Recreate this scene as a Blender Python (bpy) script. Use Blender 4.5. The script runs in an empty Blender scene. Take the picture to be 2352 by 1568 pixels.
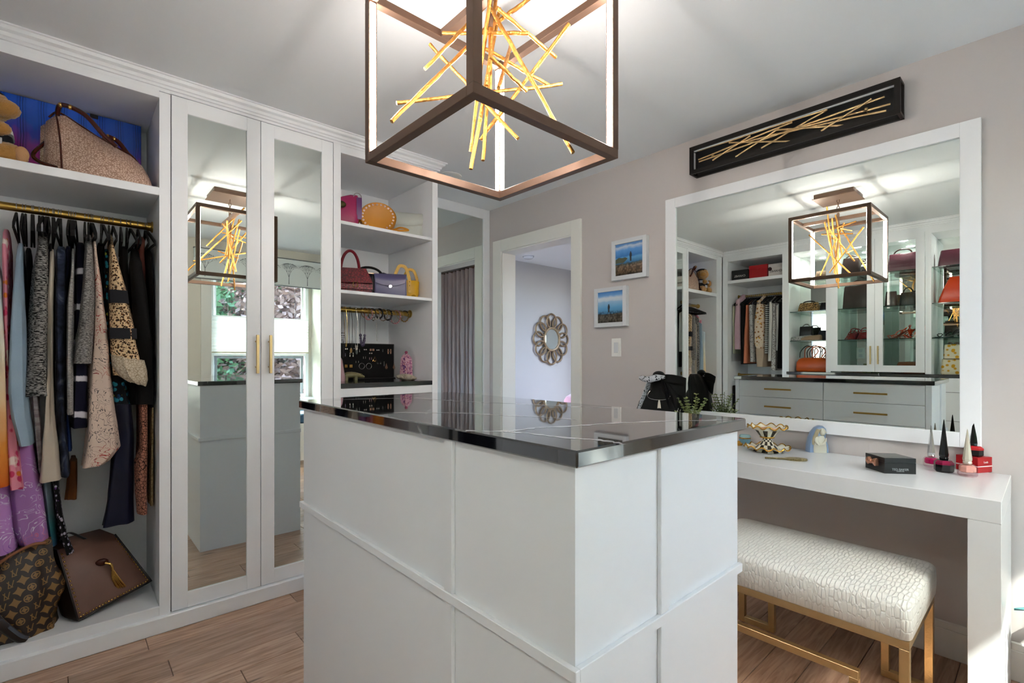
import bpy, bmesh, math, random
from mathutils import Vector, Matrix
random.seed(7)
SC = bpy.context.scene
COL = SC.collection

# ---------------------------------------------------------------- camera
F_PX, YAW, HORIZON, CAM_H = 1126.0, math.radians(47.86), 821.7, 1.22
cam_d = bpy.data.cameras.new('camera')
cam = bpy.data.objects.new('camera', cam_d)
COL.objects.link(cam)
cam.location = (0, 0, CAM_H)
cam.rotation_euler = (math.pi / 2, 0, YAW - math.pi / 2)
cam_d.sensor_width = 36.0
cam_d.lens = 36.0 * F_PX / 2352.0
cam_d.shift_y = (HORIZON - 784.0) / 2352.0
cam_d.clip_start = 0.02
SC.camera = cam

# ---------------------------------------------------------------- sky, sun, exposure
SUN_DIR = Vector((0.45, 1.0, -1.385)).normalized()
world = bpy.data.worlds.new('sky')
SC.world = world
world.use_nodes = True
_wn = world.node_tree.nodes
_wl = world.node_tree.links
_bg = _wn['Background']
_sky = _wn.new('ShaderNodeTexSky')
_sky.sky_type = 'NISHITA'
_sky.sun_disc = False
_sky.sun_elevation = math.asin(-SUN_DIR.z)
_sky.sun_rotation = math.atan2(-SUN_DIR.x, -SUN_DIR.y)
_sky.air_density = 1.0
_sky.dust_density = 2.5
_hsv = _wn.new('ShaderNodeHueSaturation')
_hsv.inputs['Saturation'].default_value = 1.0
_wl.new(_sky.outputs[0], _hsv.inputs['Color'])
_wl.new(_hsv.outputs[0], _bg.inputs[0])
_bg.inputs[1].default_value = 1.5
sun_d = bpy.data.lights.new('sun', 'SUN')
sun_d.energy = 7.0
sun_d.angle = math.radians(0.7)
sun_d.color = (1.0, 0.95, 0.88)
sun = bpy.data.objects.new('sun', sun_d)
COL.objects.link(sun)
sun.rotation_euler = SUN_DIR.to_track_quat('-Z', 'Y').to_euler()
sun.location = (-2, -6, 8)
def portal(loc, rot, sx, sy):
    d = bpy.data.lights.new('window_portal', 'AREA')
    d.shape = 'RECTANGLE'; d.size = sx; d.size_y = sy
    d.cycles.is_portal = True
    o = bpy.data.objects.new('window_portal', d); COL.objects.link(o)
    o.location = loc; o.rotation_euler = rot
portal((1.76, -1.19, 1.42), (math.radians(90), 0, 0), 1.10, 1.45)
portal((-0.01, -0.80, 1.50), (math.radians(90), 0, 0), 0.82, 1.4)  # sampling guide for the added fill window
portal((4.75, 1.05, 1.35), (math.radians(90), 0, math.radians(90)), 1.3, 1.7)
SC.view_settings.view_transform = 'Standard'
SC.view_settings.look = 'None'
SC.view_settings.gamma = 1.0
SC.view_settings.use_curve_mapping = False
SC.view_settings.exposure = 1.5
SC.cycles.max_bounces = 10
SC.cycles.diffuse_bounces = 7
SC.cycles.glossy_bounces = 6
SC.cycles.transmission_bounces = 8
SC.cycles.sample_clamp_indirect = 8.0
SC.cycles.caustics_refractive = False
SC.cycles.caustics_reflective = True
SC.cycles.blur_glossy = 1.0
SC.cycles.adaptive_threshold = 0.15
SC.cycles.adaptive_min_samples = 20
SC.cycles.use_denoising = True

# ---------------------------------------------------------------- helpers
CY, SY = math.cos(YAW), math.sin(YAW)
def at(u, v, x=None, y=None, z=None):
    """photo position (2352 x 1568) on a wall, front or table plane -> point of the room"""
    l = (u - 1176.0) / F_PX
    d = Vector((CY + SY * l, SY - CY * l, (HORIZON - v) / F_PX))
    if x is not None: t = x / d.x
    elif y is not None: t = y / d.y
    else: t = (z - CAM_H) / d.z
    return Vector((d.x * t, d.y * t, CAM_H + d.z * t))

def lin(c):
    c = c / 255.0
    return c / 12.92 if c <= 0.04045 else ((c + 0.055) / 1.055) ** 2.4
def rgb(h):
    if isinstance(h, (tuple, list)): return tuple(h)
    h = h.lstrip('#')
    return tuple(lin(int(h[i:i + 2], 16)) for i in (0, 2, 4))

MATS = {}
def mat(name, col, rough=0.5, metal=0.0, spec=0.5, bump=None, var=None, emit=0.0, trans=0.0, ior=1.45, coat=0.0, sheen=0.0, sub=0.0, alpha=1.0):
    """bump=(scale, strength, kind)  var=(scale, amount): gentle colour mottling"""
    if name in MATS: return MATS[name]
    m = bpy.data.materials.new(name); MATS[name] = m
    m.use_nodes = True
    nt = m.node_tree; b = nt.nodes['Principled BSDF']
    c = rgb(col)
    b.inputs['Base Color'].default_value = (*c, 1)
    b.inputs['Roughness'].default_value = rough
    b.inputs['Metallic'].default_value = metal
    b.inputs['Specular IOR Level'].default_value = spec
    b.inputs['IOR'].default_value = ior
    b.inputs['Transmission Weight'].default_value = trans
    b.inputs['Coat Weight'].default_value = coat
    b.inputs['Sheen Weight'].default_value = sheen
    b.inputs['Alpha'].default_value = alpha
    if emit:
        b.inputs['Emission Color'].default_value = (*c, 1)
        b.inputs['Emission Strength'].default_value = emit
    tc = None
    if bump or var:
        tc = nt.nodes.new('ShaderNodeTexCoord')
    if var:
        n = nt.nodes.new('ShaderNodeTexNoise'); n.inputs['Scale'].default_value = var[0]; n.inputs['Detail'].default_value = 4
        nt.links.new(tc.outputs['Object'], n.inputs['Vector'])
        r = nt.nodes.new('ShaderNodeMixRGB'); r.blend_type = 'MIX'
        k = var[1]
        r.inputs[1].default_value = (*[max(0, x * (1 - k)) for x in c], 1)
        r.inputs[2].default_value = (*[min(1, x * (1 + k)) for x in c], 1)
        nt.links.new(n.outputs[0], r.inputs[0]); nt.links.new(r.outputs[0], b.inputs['Base Color'])
    if bump:
        kind = bump[2] if len(bump) > 2 else 'noise'
        if kind == 'noise':
            n = nt.nodes.new('ShaderNodeTexNoise'); n.inputs['Scale'].default_value = bump[0]; n.inputs['Detail'].default_value = 5
        else:
            n = nt.nodes.new('ShaderNodeTexVoronoi'); n.inputs['Scale'].default_value = bump[0]
            if kind == 'cells': n.feature = 'DISTANCE_TO_EDGE'
        nt.links.new(tc.outputs['Object'], n.inputs['Vector'])
        bp = nt.nodes.new('ShaderNodeBump'); bp.inputs['Strength'].default_value = bump[1]; bp.inputs['Distance'].default_value = 0.004
        if kind == 'cells':
            mp = nt.nodes.new('ShaderNodeMath'); mp.operation = 'MINIMUM'; mp.inputs[1].default_value = 0.12
            nt.links.new(n.outputs[0], mp.inputs[0]); nt.links.new(mp.outputs[0], bp.inputs['Height'])
        else:
            nt.links.new(n.outputs[0], bp.inputs['Height'])
        nt.links.new(bp.outputs[0], b.inputs['Normal'])
    return m

def ramp(nt, stops, mode='LINEAR'):
    r = nt.nodes.new('ShaderNodeValToRGB'); r.color_ramp.interpolation = mode
    el = r.color_ramp.elements
    while len(el) < len(stops): el.new(0.5)
    for e, (p, c) in zip(el, stops):
        e.position = p; e.color = (*rgb(c), 1)
    return r

class MB:
    """collects shapes of ONE mesh"""
    def __init__(s): s.v = []; s.f = []
    def add(s, verts, faces):
        o = len(s.v); s.v += [tuple(p) for p in verts]; s.f += [tuple(i + o for i in f) for f in faces]; return s
    def box(s, x0, x1, y0, y1, z0, z1, b=0.0):
        x0, x1 = min(x0, x1), max(x0, x1); y0, y1 = min(y0, y1), max(y0, y1); z0, z1 = min(z0, z1), max(z0, z1)
        b = min(b, (x1 - x0) * .45, (y1 - y0) * .45, (z1 - z0) * .45)
        if b <= 0:
            return s.add([(x, y, z) for z in (z0, z1) for y in (y0, y1) for x in (x0, x1)],
                         [(0, 2, 3, 1), (4, 5, 7, 6), (0, 1, 5, 4), (2, 6, 7, 3), (0, 4, 6, 2), (1, 3, 7, 5)])
        V = []; idx = {}
        for sx in (0, 1):
            for sy in (0, 1):
                for sz in (0, 1):
                    X, Yy, Z = (x0, x1)[sx], (y0, y1)[sy], (z0, z1)[sz]
                    dx, dy, dz = (b, -b)[sx], (b, -b)[sy], (b, -b)[sz]
                    idx[sx, sy, sz] = len(V)
                    V += [(X, Yy + dy, Z + dz), (X + dx, Yy, Z + dz), (X + dx, Yy + dy, Z)]
        Fc = []
        g = lambda a, b_, c, k: idx[a, b_, c] + k
        for sx in (0, 1):
            q = [g(sx, 0, 0, 0), g(sx, 1, 0, 0), g(sx, 1, 1, 0), g(sx, 0, 1, 0)]; Fc.append(q if sx else q[::-1])
        for sy in (0, 1):
            q = [g(0, sy, 0, 1), g(1, sy, 0, 1), g(1, sy, 1, 1), g(0, sy, 1, 1)]; Fc.append(q[::-1] if sy else q)
        for sz in (0, 1):
            q = [g(0, 0, sz, 2), g(1, 0, sz, 2), g(1, 1, sz, 2), g(0, 1, sz, 2)]; Fc.append(q if sz else q[::-1])
        for a in (0, 1):
            for c in (0, 1):
                q = [g(a, c, 0, 0), g(a, c, 1, 0), g(a, c, 1, 1), g(a, c, 0, 1)]; Fc.append(q)      # z edges
                q = [g(a, 0, c, 0), g(a, 1, c, 0), g(a, 1, c, 2), g(a, 0, c, 2)]; Fc.append(q)      # y edges
                q = [g(0, a, c, 1), g(1, a, c, 1), g(1, a, c, 2), g(0, a, c, 2)]; Fc.append(q)      # x edges
        for k in idx.values(): Fc.append((k, k + 1, k + 2))
        return s.add(V, Fc)
    def rings(s, R, cap0=True, cap1=True, closed=True):
        """loft through rings of equal point count"""
        n = len(R[0]); V = [p for r in R for p in r]; Fc = []
        for i in range(len(R) - 1):
            for j in range(n if closed else n - 1):
                k = (j + 1) % n
                Fc.append((i * n + j, i * n + k, (i + 1) * n + k, (i + 1) * n + j))
        if cap0 and closed: Fc.append(tuple(range(n))[::-1])
        if cap1 and closed: Fc.append(tuple((len(R) - 1) * n + j for j in range(n)))
        return s.add(V, Fc)
    def tube(s, P, r, n=8, cap=True, loop=False):
        """r: number or list"""
        P = [Vector(p) for p in P]; m = len(P); R = []
        rr = r if isinstance(r, (list, tuple)) else [r] * m
        up = None
        for i in range(m):
            a = P[(i - 1) % m] if (loop or i > 0) else P[i]; c = P[(i + 1) % m] if (loop or i < m - 1) else P[i]
            t = (c - a)
            if t.length < 1e-9: t = Vector((0, 0, 1))
            t.normalize()
            if up is None:
                up = Vector((0, 0, 1)) if abs(t.z) < .9 else Vector((1, 0, 0))
            u = t.cross(up)
            if u.length < 1e-6: u = t.orthogonal()
            u.normalize(); w = u.cross(t).normalized(); up = w
            R.append([P[i] + (u * math.cos(2 * math.pi * k / n) + w * math.sin(2 * math.pi * k / n)) * rr[i] for k in range(n)])
        if loop:
            R.append(R[0]); return s.rings(R, False, False)
        return s.rings(R, cap, cap)
    def bar(s, a, b, w, h=None, up=(0, 0, 1)):
        """square bar from a to b"""
        a, b = Vector(a), Vector(b); h = h or w; t = (b - a).normalized(); up = Vector(up)
        if abs(t.dot(up)) > .98: up = Vector((1, 0, 0))
        u = t.cross(up).normalized() * w / 2; k = u.cross(t).normalized() * h / 2
        return s.rings([[p + u + k, p - u + k, p - u - k, p + u - k] for p in (a, b)])
    def lathe(s, prof, c=(0, 0, 0), n=20, cap0=True, cap1=True, ax='z'):
        R = []
        for r, z in prof:
            ring = []
            for k in range(n):
                a = 2 * math.pi * k / n; p = (r * math.cos(a), r * math.sin(a), z)
                if ax == 'y': p = (p[0], p[2], p[1])
                elif ax == 'x': p = (p[2], p[0], p[1])
                ring.append((p[0] + c[0], p[1] + c[1], p[2] + c[2]))
            R.append(ring)
        return s.rings(R, cap0, cap1)
    def sph(s, c, r, n=12, m=8, sc=(1, 1, 1)):
        R = [[(c[0] + r * sc[0] * math.sin(t) * math.cos(2 * math.pi * k / n), c[1] + r * sc[1] * math.sin(t) * math.sin(2 * math.pi * k / n), c[2] - r * sc[2] * math.cos(t)) for k in range(n)]
             for t in [math.pi * (i + .02) / (m + .04) for i in range(m + 1)]]
        return s.rings(R)
    def prism(s, poly, a, b, ax='y'):
        """polygon extruded from a to b along an axis; poly points in the other two axes"""
        def P(p, q):
            return {'y': (p[0], q, p[1]), 'x': (q, p[0], p[1]), 'z': (p[0], p[1], q)}[ax]
        return s.rings([[P(p, a) for p in poly], [P(p, b) for p in poly]])
    def build(s, name, m, parent=None, smooth=False, off=None, label=None):
        me = bpy.data.meshes.new(name)
        if off is not None: vs = [(p[0] - off[0], p[1] - off[1], p[2] - off[2]) for p in s.v]
        else: vs = s.v
        me.from_pydata(vs, [], s.f)
        bm = bmesh.new(); bm.from_mesh(me); bmesh.ops.recalc_face_normals(bm, faces=bm.faces); bm.to_mesh(me); bm.free()
        if smooth:
            me.polygons.foreach_set('use_smooth', [True] * len(me.polygons))
            try: me.set_sharp_from_angle(angle=math.radians(smooth if smooth is not True else 45))
            except Exception: pass
        mm = m if isinstance(m, bpy.types.Material) else MATS[m]
        me.materials.append(mm)
        o = bpy.data.objects.new(name, me); COL.objects.link(o)
        if parent is not None: o.parent = parent
        if label: o['label'] = label
        return o

def root(name, label, cat, loc=(0, 0, 0), rz=0.0, group=None, rot=None):
    o = bpy.data.objects.new(name, None); COL.objects.link(o)
    o.location = loc; o.rotation_euler = rot if rot else (0, 0, rz); o.empty_display_size = 0.05
    o['label'] = label; o['category'] = cat
    if group: o['group'] = group
    return o
def tag(o, label, cat, group=None):
    o['label'] = label; o['category'] = cat
    if group: o['group'] = group
    return o
def struct(o): o['kind'] = 'structure'; return o
def arc(c, r, a0, a1, n, ax='y', sx=1.0):
    """points of an arc in the plane normal to an axis"""
    out = []
    for i in range(n + 1):
        a = a0 + (a1 - a0) * i / n; p, q = r * sx * math.cos(a), r * math.sin(a)
        out.append({'y': (c[0] + p, c[1], c[2] + q), 'x': (c[0], c[1] + p, c[2] + q), 'z': (c[0] + p, c[1] + q, c[2])}[ax])
    return out
def rrect(w, d, r, n=3, cx=0, cy=0):
    """rounded rectangle outline, xy"""
    r = min(r, w / 2 * .99, d / 2 * .99); out = []
    for sx, sy, a0 in ((1, 1, 0), (-1, 1, 90), (-1, -1, 180), (1, -1, 270)):
        for k in range(n + 1):
            a = math.radians(a0 + 90 * k / n)
            out.append((cx + sx * (w / 2 - r) + r * math.cos(a), cy + sy * (d / 2 - r) + r * math.sin(a)))
    return out
def text_part_curve(txt, size, m, parent, loc, rot, name='lettering', thick=0.0004, sx=1.0):
    cu = bpy.data.curves.new(name, 'FONT'); cu.body = txt; cu.size = size; cu.extrude = thick
    cu.align_x = 'CENTER'; cu.align_y = 'CENTER'
    o = bpy.data.objects.new(name, cu); COL.objects.link(o)
    cu.materials.append(m if isinstance(m, bpy.types.Material) else MATS[m])
    o.parent = parent; o.location = loc; o.rotation_euler = rot; o.scale = (sx, 1, 1)
    return o

def text_part(txt, size, m, parent, loc, rot, name='lettering', thick=0.0004, sx=1.0):
    """lettering as a mesh"""
    c = text_part_curve(txt, size, m, parent, loc, rot, name, thick, sx)
    dg = bpy.context.evaluated_depsgraph_get(); dg.update()
    me = bpy.data.meshes.new_from_object(c.evaluated_get(dg))
    if not me.materials: me.materials.append(m if isinstance(m, bpy.types.Material) else MATS[m])
    bpy.data.objects.remove(c)
    o = bpy.data.objects.new(name, me); COL.objects.link(o)
    o.parent = parent; o.location = loc; o.rotation_euler = rot
    return o

# ---------------------------------------------------------------- materials of the room
mat('wall_paint', '#c0bab8', 0.75, bump=(180, 0.03))
mat('ceiling_paint', '#e2e5e8', 0.8)
mat('cabinet_white', '#e5e7ea', 0.38, bump=(60, 0.01))
mat('trim_white', '#e4e3df', 0.4)
mat('gloss_white', '#cfd2d5', 0.2)
mat('mirror', '#dfe6e1', 0.0, 1.0)
mat('gap_dark', '#3c3a39', 0.7)
mat('brass', '#c8ae7c', 0.3, 1.0)
mat('brass_dull', '#b4924c', 0.33, 1.0)
mat('gold_leaf', '#d6bb8a', 0.36, 1.0, bump=(70, 0.35), var=(14, .18))
mat('gold_twig_pale', '#e3c492', 0.36, 1.0, bump=(95, .8), var=(60, .3))
mat('gold_twig', '#c08c48', 0.42, 1.0, bump=(95, 1.0), var=(60, .4))
mat('bronze', '#6b5446', 0.42, 0.55)
mat('black_metal', '#16110e', 0.45, 0.4)
mat('chrome', '#d8d8d8', 0.12, 1.0)
mat('steel', '#b5b3b0', 0.3, 1.0)
mat('clear_glass', '#eef8f4', 0.0, 0.0, trans=1.0, ior=1.45)
mat('black_velvet', '#060606', 0.95, sheen=0.15)
mat('led_off', '#c9cdd0', 0.4)

def thin_glass(name, tint, refl=0.08):
    m = bpy.data.materials.new(name); MATS[name] = m; m.use_nodes = True
    nt = m.node_tree; nt.nodes.remove(nt.nodes['Principled BSDF'])
    o = nt.nodes['Material Output']
    t = nt.nodes.new('ShaderNodeBsdfTransparent'); t.inputs[0].default_value = (*rgb(tint), 1)
    g = nt.nodes.new('ShaderNodeBsdfGlossy'); g.inputs['Roughness'].default_value = 0.0
    fr = nt.nodes.new('ShaderNodeFresnel'); fr.inputs[0].default_value = 1.45
    mx = nt.nodes.new('ShaderNodeMixShader')
    ge = nt.nodes.new('ShaderNodeNewGeometry'); iv = nt.nodes.new('ShaderNodeMath'); iv.operation = 'SUBTRACT'; iv.inputs[0].default_value = 1.0; nt.links.new(ge.outputs['Backfacing'], iv.inputs[1])
    ml = nt.nodes.new('ShaderNodeMath'); ml.operation = 'MULTIPLY'; nt.links.new(fr.outputs[0], ml.inputs[0]); nt.links.new(iv.outputs[0], ml.inputs[1])
    nt.links.new(ml.outputs[0], mx.inputs[0]); nt.links.new(t.outputs[0], mx.inputs[1]); nt.links.new(g.outputs[0], mx.inputs[2])
    nt.links.new(mx.outputs[0], o.inputs[0])
thin_glass('pane_glass', '#f2f7f5')
thin_glass('shelf_glass', '#e8f4ef')
mat('glass_edge', '#1f3b34', 0.1, trans=0.2)

def floor_material():
    m = bpy.data.materials.new('floor_wood'); MATS['floor_wood'] = m; m.use_nodes = True
    nt = m.node_tree; b = nt.nodes['Principled BSDF']
    tc = nt.nodes.new('ShaderNodeTexCoord'); oi = nt.nodes.new('ShaderNodeObjectInfo')
    mp = nt.nodes.new('ShaderNodeMapping'); mp.inputs['Scale'].default_value = (2.2, 26, 26)
    off = nt.nodes.new('ShaderNodeVectorMath'); off.operation = 'ADD'
    sc = nt.nodes.new('ShaderNodeVectorMath'); sc.operation = 'SCALE'; sc.inputs[3].default_value = 40
    cmb = nt.nodes.new('ShaderNodeCombineXYZ')
    nt.links.new(oi.outputs['Random'], cmb.inputs[0]); nt.links.new(oi.outputs['Random'], cmb.inputs[1])
    nt.links.new(cmb.outputs[0], sc.inputs[0]); nt.links.new(tc.outputs['Object'], mp.inputs[0])
    nt.links.new(mp.outputs[0], off.inputs[0]); nt.links.new(sc.outputs[0], off.inputs[1])
    n = nt.nodes.new('ShaderNodeTexNoise'); n.inputs['Scale'].default_value = 2.2; n.inputs['Detail'].default_value = 7; n.inputs['Distortion'].default_value = 1.0
    nt.links.new(off.outputs[0], n.inputs['Vector'])
    r = ramp(nt, [(0.25, '#8a6b55'), (0.45, '#a9866e'), (0.6, '#bb9880'), (0.8, '#ceac94')])
    nt.links.new(n.outputs[0], r.inputs[0])
    hs = nt.nodes.new('ShaderNodeHueSaturation')
    mr = nt.nodes.new('ShaderNodeMapRange'); mr.inputs[3].default_value = 0.82; mr.inputs[4].default_value = 1.14
    nt.links.new(oi.outputs['Random'], mr.inputs[0]); nt.links.new(mr.outputs[0], hs.inputs['Value'])
    # knots
    kn = nt.nodes.new('ShaderNodeTexVoronoi'); kn.inputs['Scale'].default_value = 1.0
    mp2 = nt.nodes.new('ShaderNodeMapping'); mp2.inputs['Scale'].default_value = (1.7, 9, 9)
    off2 = nt.nodes.new('ShaderNodeVectorMath'); off2.operation = 'ADD'
    nt.links.new(tc.outputs['Object'], mp2.inputs[0]); nt.links.new(mp2.outputs[0], off2.inputs[0]); nt.links.new(sc.outputs[0], off2.inputs[1])
    nt.links.new(off2.outputs[0], kn.inputs['Vector'])
    kr = ramp(nt, [(0.0, '#000000'), (0.03, '#202020'), (0.09, '#ffffff')])
    nt.links.new(kn.outputs[0], kr.inputs[0])
    mx = nt.nodes.new('ShaderNodeMixRGB'); mx.blend_type = 'MULTIPLY'; mx.inputs[0].default_value = 0.7
    nt.links.new(r.outputs[0], mx.inputs[1]); nt.links.new(kr.outputs[0], mx.inputs[2])
    nt.links.new(mx.outputs[0], hs.inputs['Color']); nt.links.new(hs.outputs[0], b.inputs['Base Color'])
    b.inputs['Roughness'].default_value = 0.33
    bp = nt.nodes.new('ShaderNodeBump'); bp.inputs['Strength'].default_value = 0.12; bp.inputs['Distance'].default_value = 0.002
    nt.links.new(n.outputs[0], bp.inputs['Height']); nt.links.new(bp.outputs[0], b.inputs['Normal'])
floor_material()

def marble_material():
    m = bpy.data.materials.new('black_marble'); MATS['black_marble'] = m; m.use_nodes = True
    nt = m.node_tree; b = nt.nodes['Principled BSDF']
    tc = nt.nodes.new('ShaderNodeTexCoord')
    col = None
    prev = None
    def vein(rot, scale, phase, width, dist, amp):
        mp = nt.nodes.new('ShaderNodeMapping'); mp.inputs['Rotation'].default_value = (0, 0, rot); mp.inputs['Location'].default_value = (phase, 0, 0)
        nt.links.new(tc.outputs['Object'], mp.inputs[0])
        ns = nt.nodes.new('ShaderNodeTexNoise'); ns.inputs['Scale'].default_value = 7; ns.inputs['Detail'].default_value = 6
        nt.links.new(tc.outputs['Object'], ns.inputs['Vector'])
        sp = nt.nodes.new('ShaderNodeSeparateXYZ'); nt.links.new(mp.outputs[0], sp.inputs[0])
        a = nt.nodes.new('ShaderNodeMath'); a.operation = 'MULTIPLY_ADD'; a.inputs[1].default_value = dist
        nt.links.new(ns.outputs[0], a.inputs[0]); nt.links.new(sp.outputs[0], a.inputs[2])
        f = nt.nodes.new('ShaderNodeMath'); f.operation = 'PINGPONG'; f.inputs[1].default_value = scale
        nt.links.new(a.outputs[0], f.inputs[0])
        r = nt.nodes.new('ShaderNodeMapRange'); r.inputs[1].default_value = 0.0; r.inputs[2].default_value = width; r.inputs[3].default_value = amp; r.inputs[4].default_value = 0
        nt.links.new(f.outputs[0], r.inputs[0])
        n2 = nt.nodes.new('ShaderNodeTexNoise'); n2.inputs['Scale'].default_value = 9; n2.inputs['Detail'].default_value = 2
        nt.links.new(mp.outputs[0], n2.inputs['Vector'])
        r2 = nt.nodes.new('ShaderNodeMapRange'); r2.inputs[1].default_value = 0.38; r2.inputs[2].default_value = 0.55
        nt.links.new(n2.outputs[0], r2.inputs[0])
        q = nt.nodes.new('ShaderNodeMath'); q.operation = 'MULTIPLY'; nt.links.new(r.outputs[0], q.inputs[0]); nt.links.new(r2.outputs[0], q.inputs[1])
        return q.outputs[0]
    v = [vein(math.radians(38), 0.46, 0.10, 0.0045, 0.10, 0.95), vein(math.radians(12), 0.60, 0.33, 0.0035, 0.12, 0.8), vein(math.radians(62), 0.8, 0.5, 0.003, 0.14, 0.7)]
    s = v[0]
    for k in v[1:]:
        a = nt.nodes.new('ShaderNodeMath'); a.operation = 'MAXIMUM'; nt.links.new(s, a.inputs[0]); nt.links.new(k, a.inputs[1]); s = a.outputs[0]
    mx = nt.nodes.new('ShaderNodeMixRGB'); mx.inputs[1].default_value = (*rgb('#0a0a0b'), 1); mx.inputs[2].default_value = (*rgb('#d9d9dc'), 1)
    nt.links.new(s, mx.inputs[0]); nt.links.new(mx.outputs[0], b.inputs['Base Color'])
    b.inputs['Roughness'].default_value = 0.05; b.inputs['Specular IOR Level'].default_value = 0.8
    b.inputs['IOR'].default_value = 1.6; b.inputs['Coat Weight'].default_value = 1.0; b.inputs['Coat IOR'].default_value = 1.5; b.inputs['Coat Roughness'].default_value = 0.02
marble_material()

# ---------------------------------------------------------------- room shell
XR, YL, YB, XB, YW, C = 2.665, 2.67, 3.28, -0.5, -0.65, 2.475
def sbox(name, m, boxes, parent=None, b=0.0):
    mb = MB()
    for q in boxes: mb.box(*q, b=b)
    o = mb.build(name, m, parent)
    if parent is None: struct(o)
    return o
floor = sbox('floor', mat('subfloor', '#2a211b', 0.8), [(-1.25, 5.9, -1.3, 4.8, -0.12, -0.016)])
# planks run along the wardrobe wall, 134 mm wide
PW = 0.1345
plank_mesh = {}
def plank(x0, x1, y0):
    L = round((x1 - x0) * 20) / 20.0
    key = L
    if key not in plank_mesh:
        o = MB().box(0, L - 0.002, 0, PW - 0.002, -0.016, 0.0, b=0.0014).build('plank', 'floor_wood', floor)
        plank_mesh[key] = o.data; o.location = (x0, y0, 0)
    else:
        o = bpy.data.objects.new('plank', plank_mesh[key]); COL.objects.link(o); o.parent = floor; o.location = (x0, y0, 0)
k0 = -14
for i in range(k0, 16):
    y0 = 2.0 + (i - 10) * PW
    x = -0.55 - (i * 37 % 10) * 0.05
    while x < 2.66:
        L = random.choice([0.6, 0.75, 0.9, 1.05, 1.2])
        x1 = x + L
        if x1 > 2.4: x1 = x + round((2.70 - x) * 20) / 20.0
        if y0 < 2.68 and y0 > -1.32: plank(x, x1, y0)
        x = x1
sbox('floor_hall', mat('hall_floor', '#6d5646', 0.35, var=(6, 0.2)), [(2.70, 5.7, -0.6, 4.65, -0.015, 0.001)])
ceiling = sbox('ceiling', 'ceiling_paint', [(-1.2, 2.79, -1.25, 3.4, C, C + 0.12)])
sbox('ceiling_hall', mat('hall_ceiling', '#e2e2e0', 0.8), [(2.79, 5.8, -0.75, 4.8, C, C + 0.12)])
DY0, DY1, DZ = 2.306, 3.058, 2.093            # doorway
sbox('wall_right', 'wall_paint', [(XR, XR + 0.125, YW - 0.6, DY0, 0, C), (XR, XR + 0.125, DY1, 3.4, 0, C), (XR, XR + 0.125, DY0, DY1, DZ, C)])
sbox('wall_left', 'wall_paint', [(-1.2, XR, YB, 3.4, 0, C)])
sbox('wall_back', 'wall_paint', [(-1.2, -1.1, -0.65, 3.4, 0, C)])
BX0, BX1, BY = 1.125, 2.35, -1.15              # window bay
WX0, WX1, WZ0, WZ1 = 1.20, 2.31, 0.715, 2.20
VX0, VX1, VZ0, VZ1 = -0.42, 0.40, 0.80, 2.20  # opening of the added fill window
sbox('wall_front', mat('window_wall_paint', '#dcd8cc', 0.7), [(-1.2, VX0, YW - 0.14, YW, 0, C), (VX1, BX0, YW - 0.14, YW, 0, C), (VX0, VX1, YW - 0.14, YW, 0, VZ0), (VX0, VX1, YW - 0.14, YW, VZ1, C), (BX0 - 0.06, BX0, BY - 0.05, YW - 0.14, 0, C), (BX1, XR, YW - 0.55, YW, 0, C), (BX0, BX1, YW - 0.55, YW, 2.33, C),
     (BX0, WX0, BY - 0.05, BY, 0, 2.33), (WX1, BX1, BY - 0.05, BY, 0, 2.33), (WX0, WX1, BY - 0.05, BY, 0, WZ0), (WX0, WX1, BY - 0.05, BY, WZ1, 2.33)])
# adjoining room seen through the doorway
sbox('wall_hall', mat('hall_wall_paint', '#a9a5a2', 0.75), [(2.79, 5.8, 4.65, 4.8, 0, C), (2.79, 2.95, -0.75, -0.6, 0, C), (3.85, 5.8, -0.75, -0.6, 0, C), (2.95, 3.85, -0.75, -0.6, 0, 0.7), (2.95, 3.85, -0.75, -0.6, 2.0, C)])  # opening in the front wall added to light the curtain
sbox('wall_hall_fill_openings', 'hall_wall_paint', [(4.0, 4.1, -0.6, 0.5, 0, C), (4.0, 4.1, 0.5, 2.2, 0, 0.9), (4.0, 4.1, 0.5, 2.2, 2.1, C), (4.0, 4.1, 2.2, 2.4, 0, C),
     (4.1, 5.7, 2.3, 2.4, 0, C), (5.7, 5.8, 2.3, 2.42, 0, C), (5.7, 5.8, 2.42, 3.75, 0, 0.3), (5.7, 5.8, 2.42, 3.75, 2.42, C), (5.7, 5.8, 3.75, 4.8, 0, C)])  # unseen openings added to bring daylight into the adjoining room
# baseboards with a small ogee cap
def baseboard(name, pts, m='trim_white'):
    mb = MB()
    for (x0, x1, y0, y1, n) in pts:
        mb.box(x0, x1, y0, y1, 0, 0.115, b=0.002)
        dx, dy = n
        mb.box(x0 + (0.005 if dx < 0 else 0), x1 - (0.005 if dx > 0 else 0), y0 + (0.005 if dy < 0 else 0), y1 - (0.005 if dy > 0 else 0), 0.112, 0.145, b=0.004)
    return struct(mb.build(name, m))
baseboard('baseboard_right', [(XR - 0.016, XR, YW, 2.21, (-1, 0))])
baseboard('baseboard_front', [(-0.5, BX0, YW, YW + 0.016, (0, 1)), (BX1, XR, YW, YW + 0.016, (0, 1)), (BX0, BX1, YW, YW + 0.012, (0, 1))])
baseboard('baseboard_hall', [(2.79, 5.7, 4.634, 4.65, (0, -1))])
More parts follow.
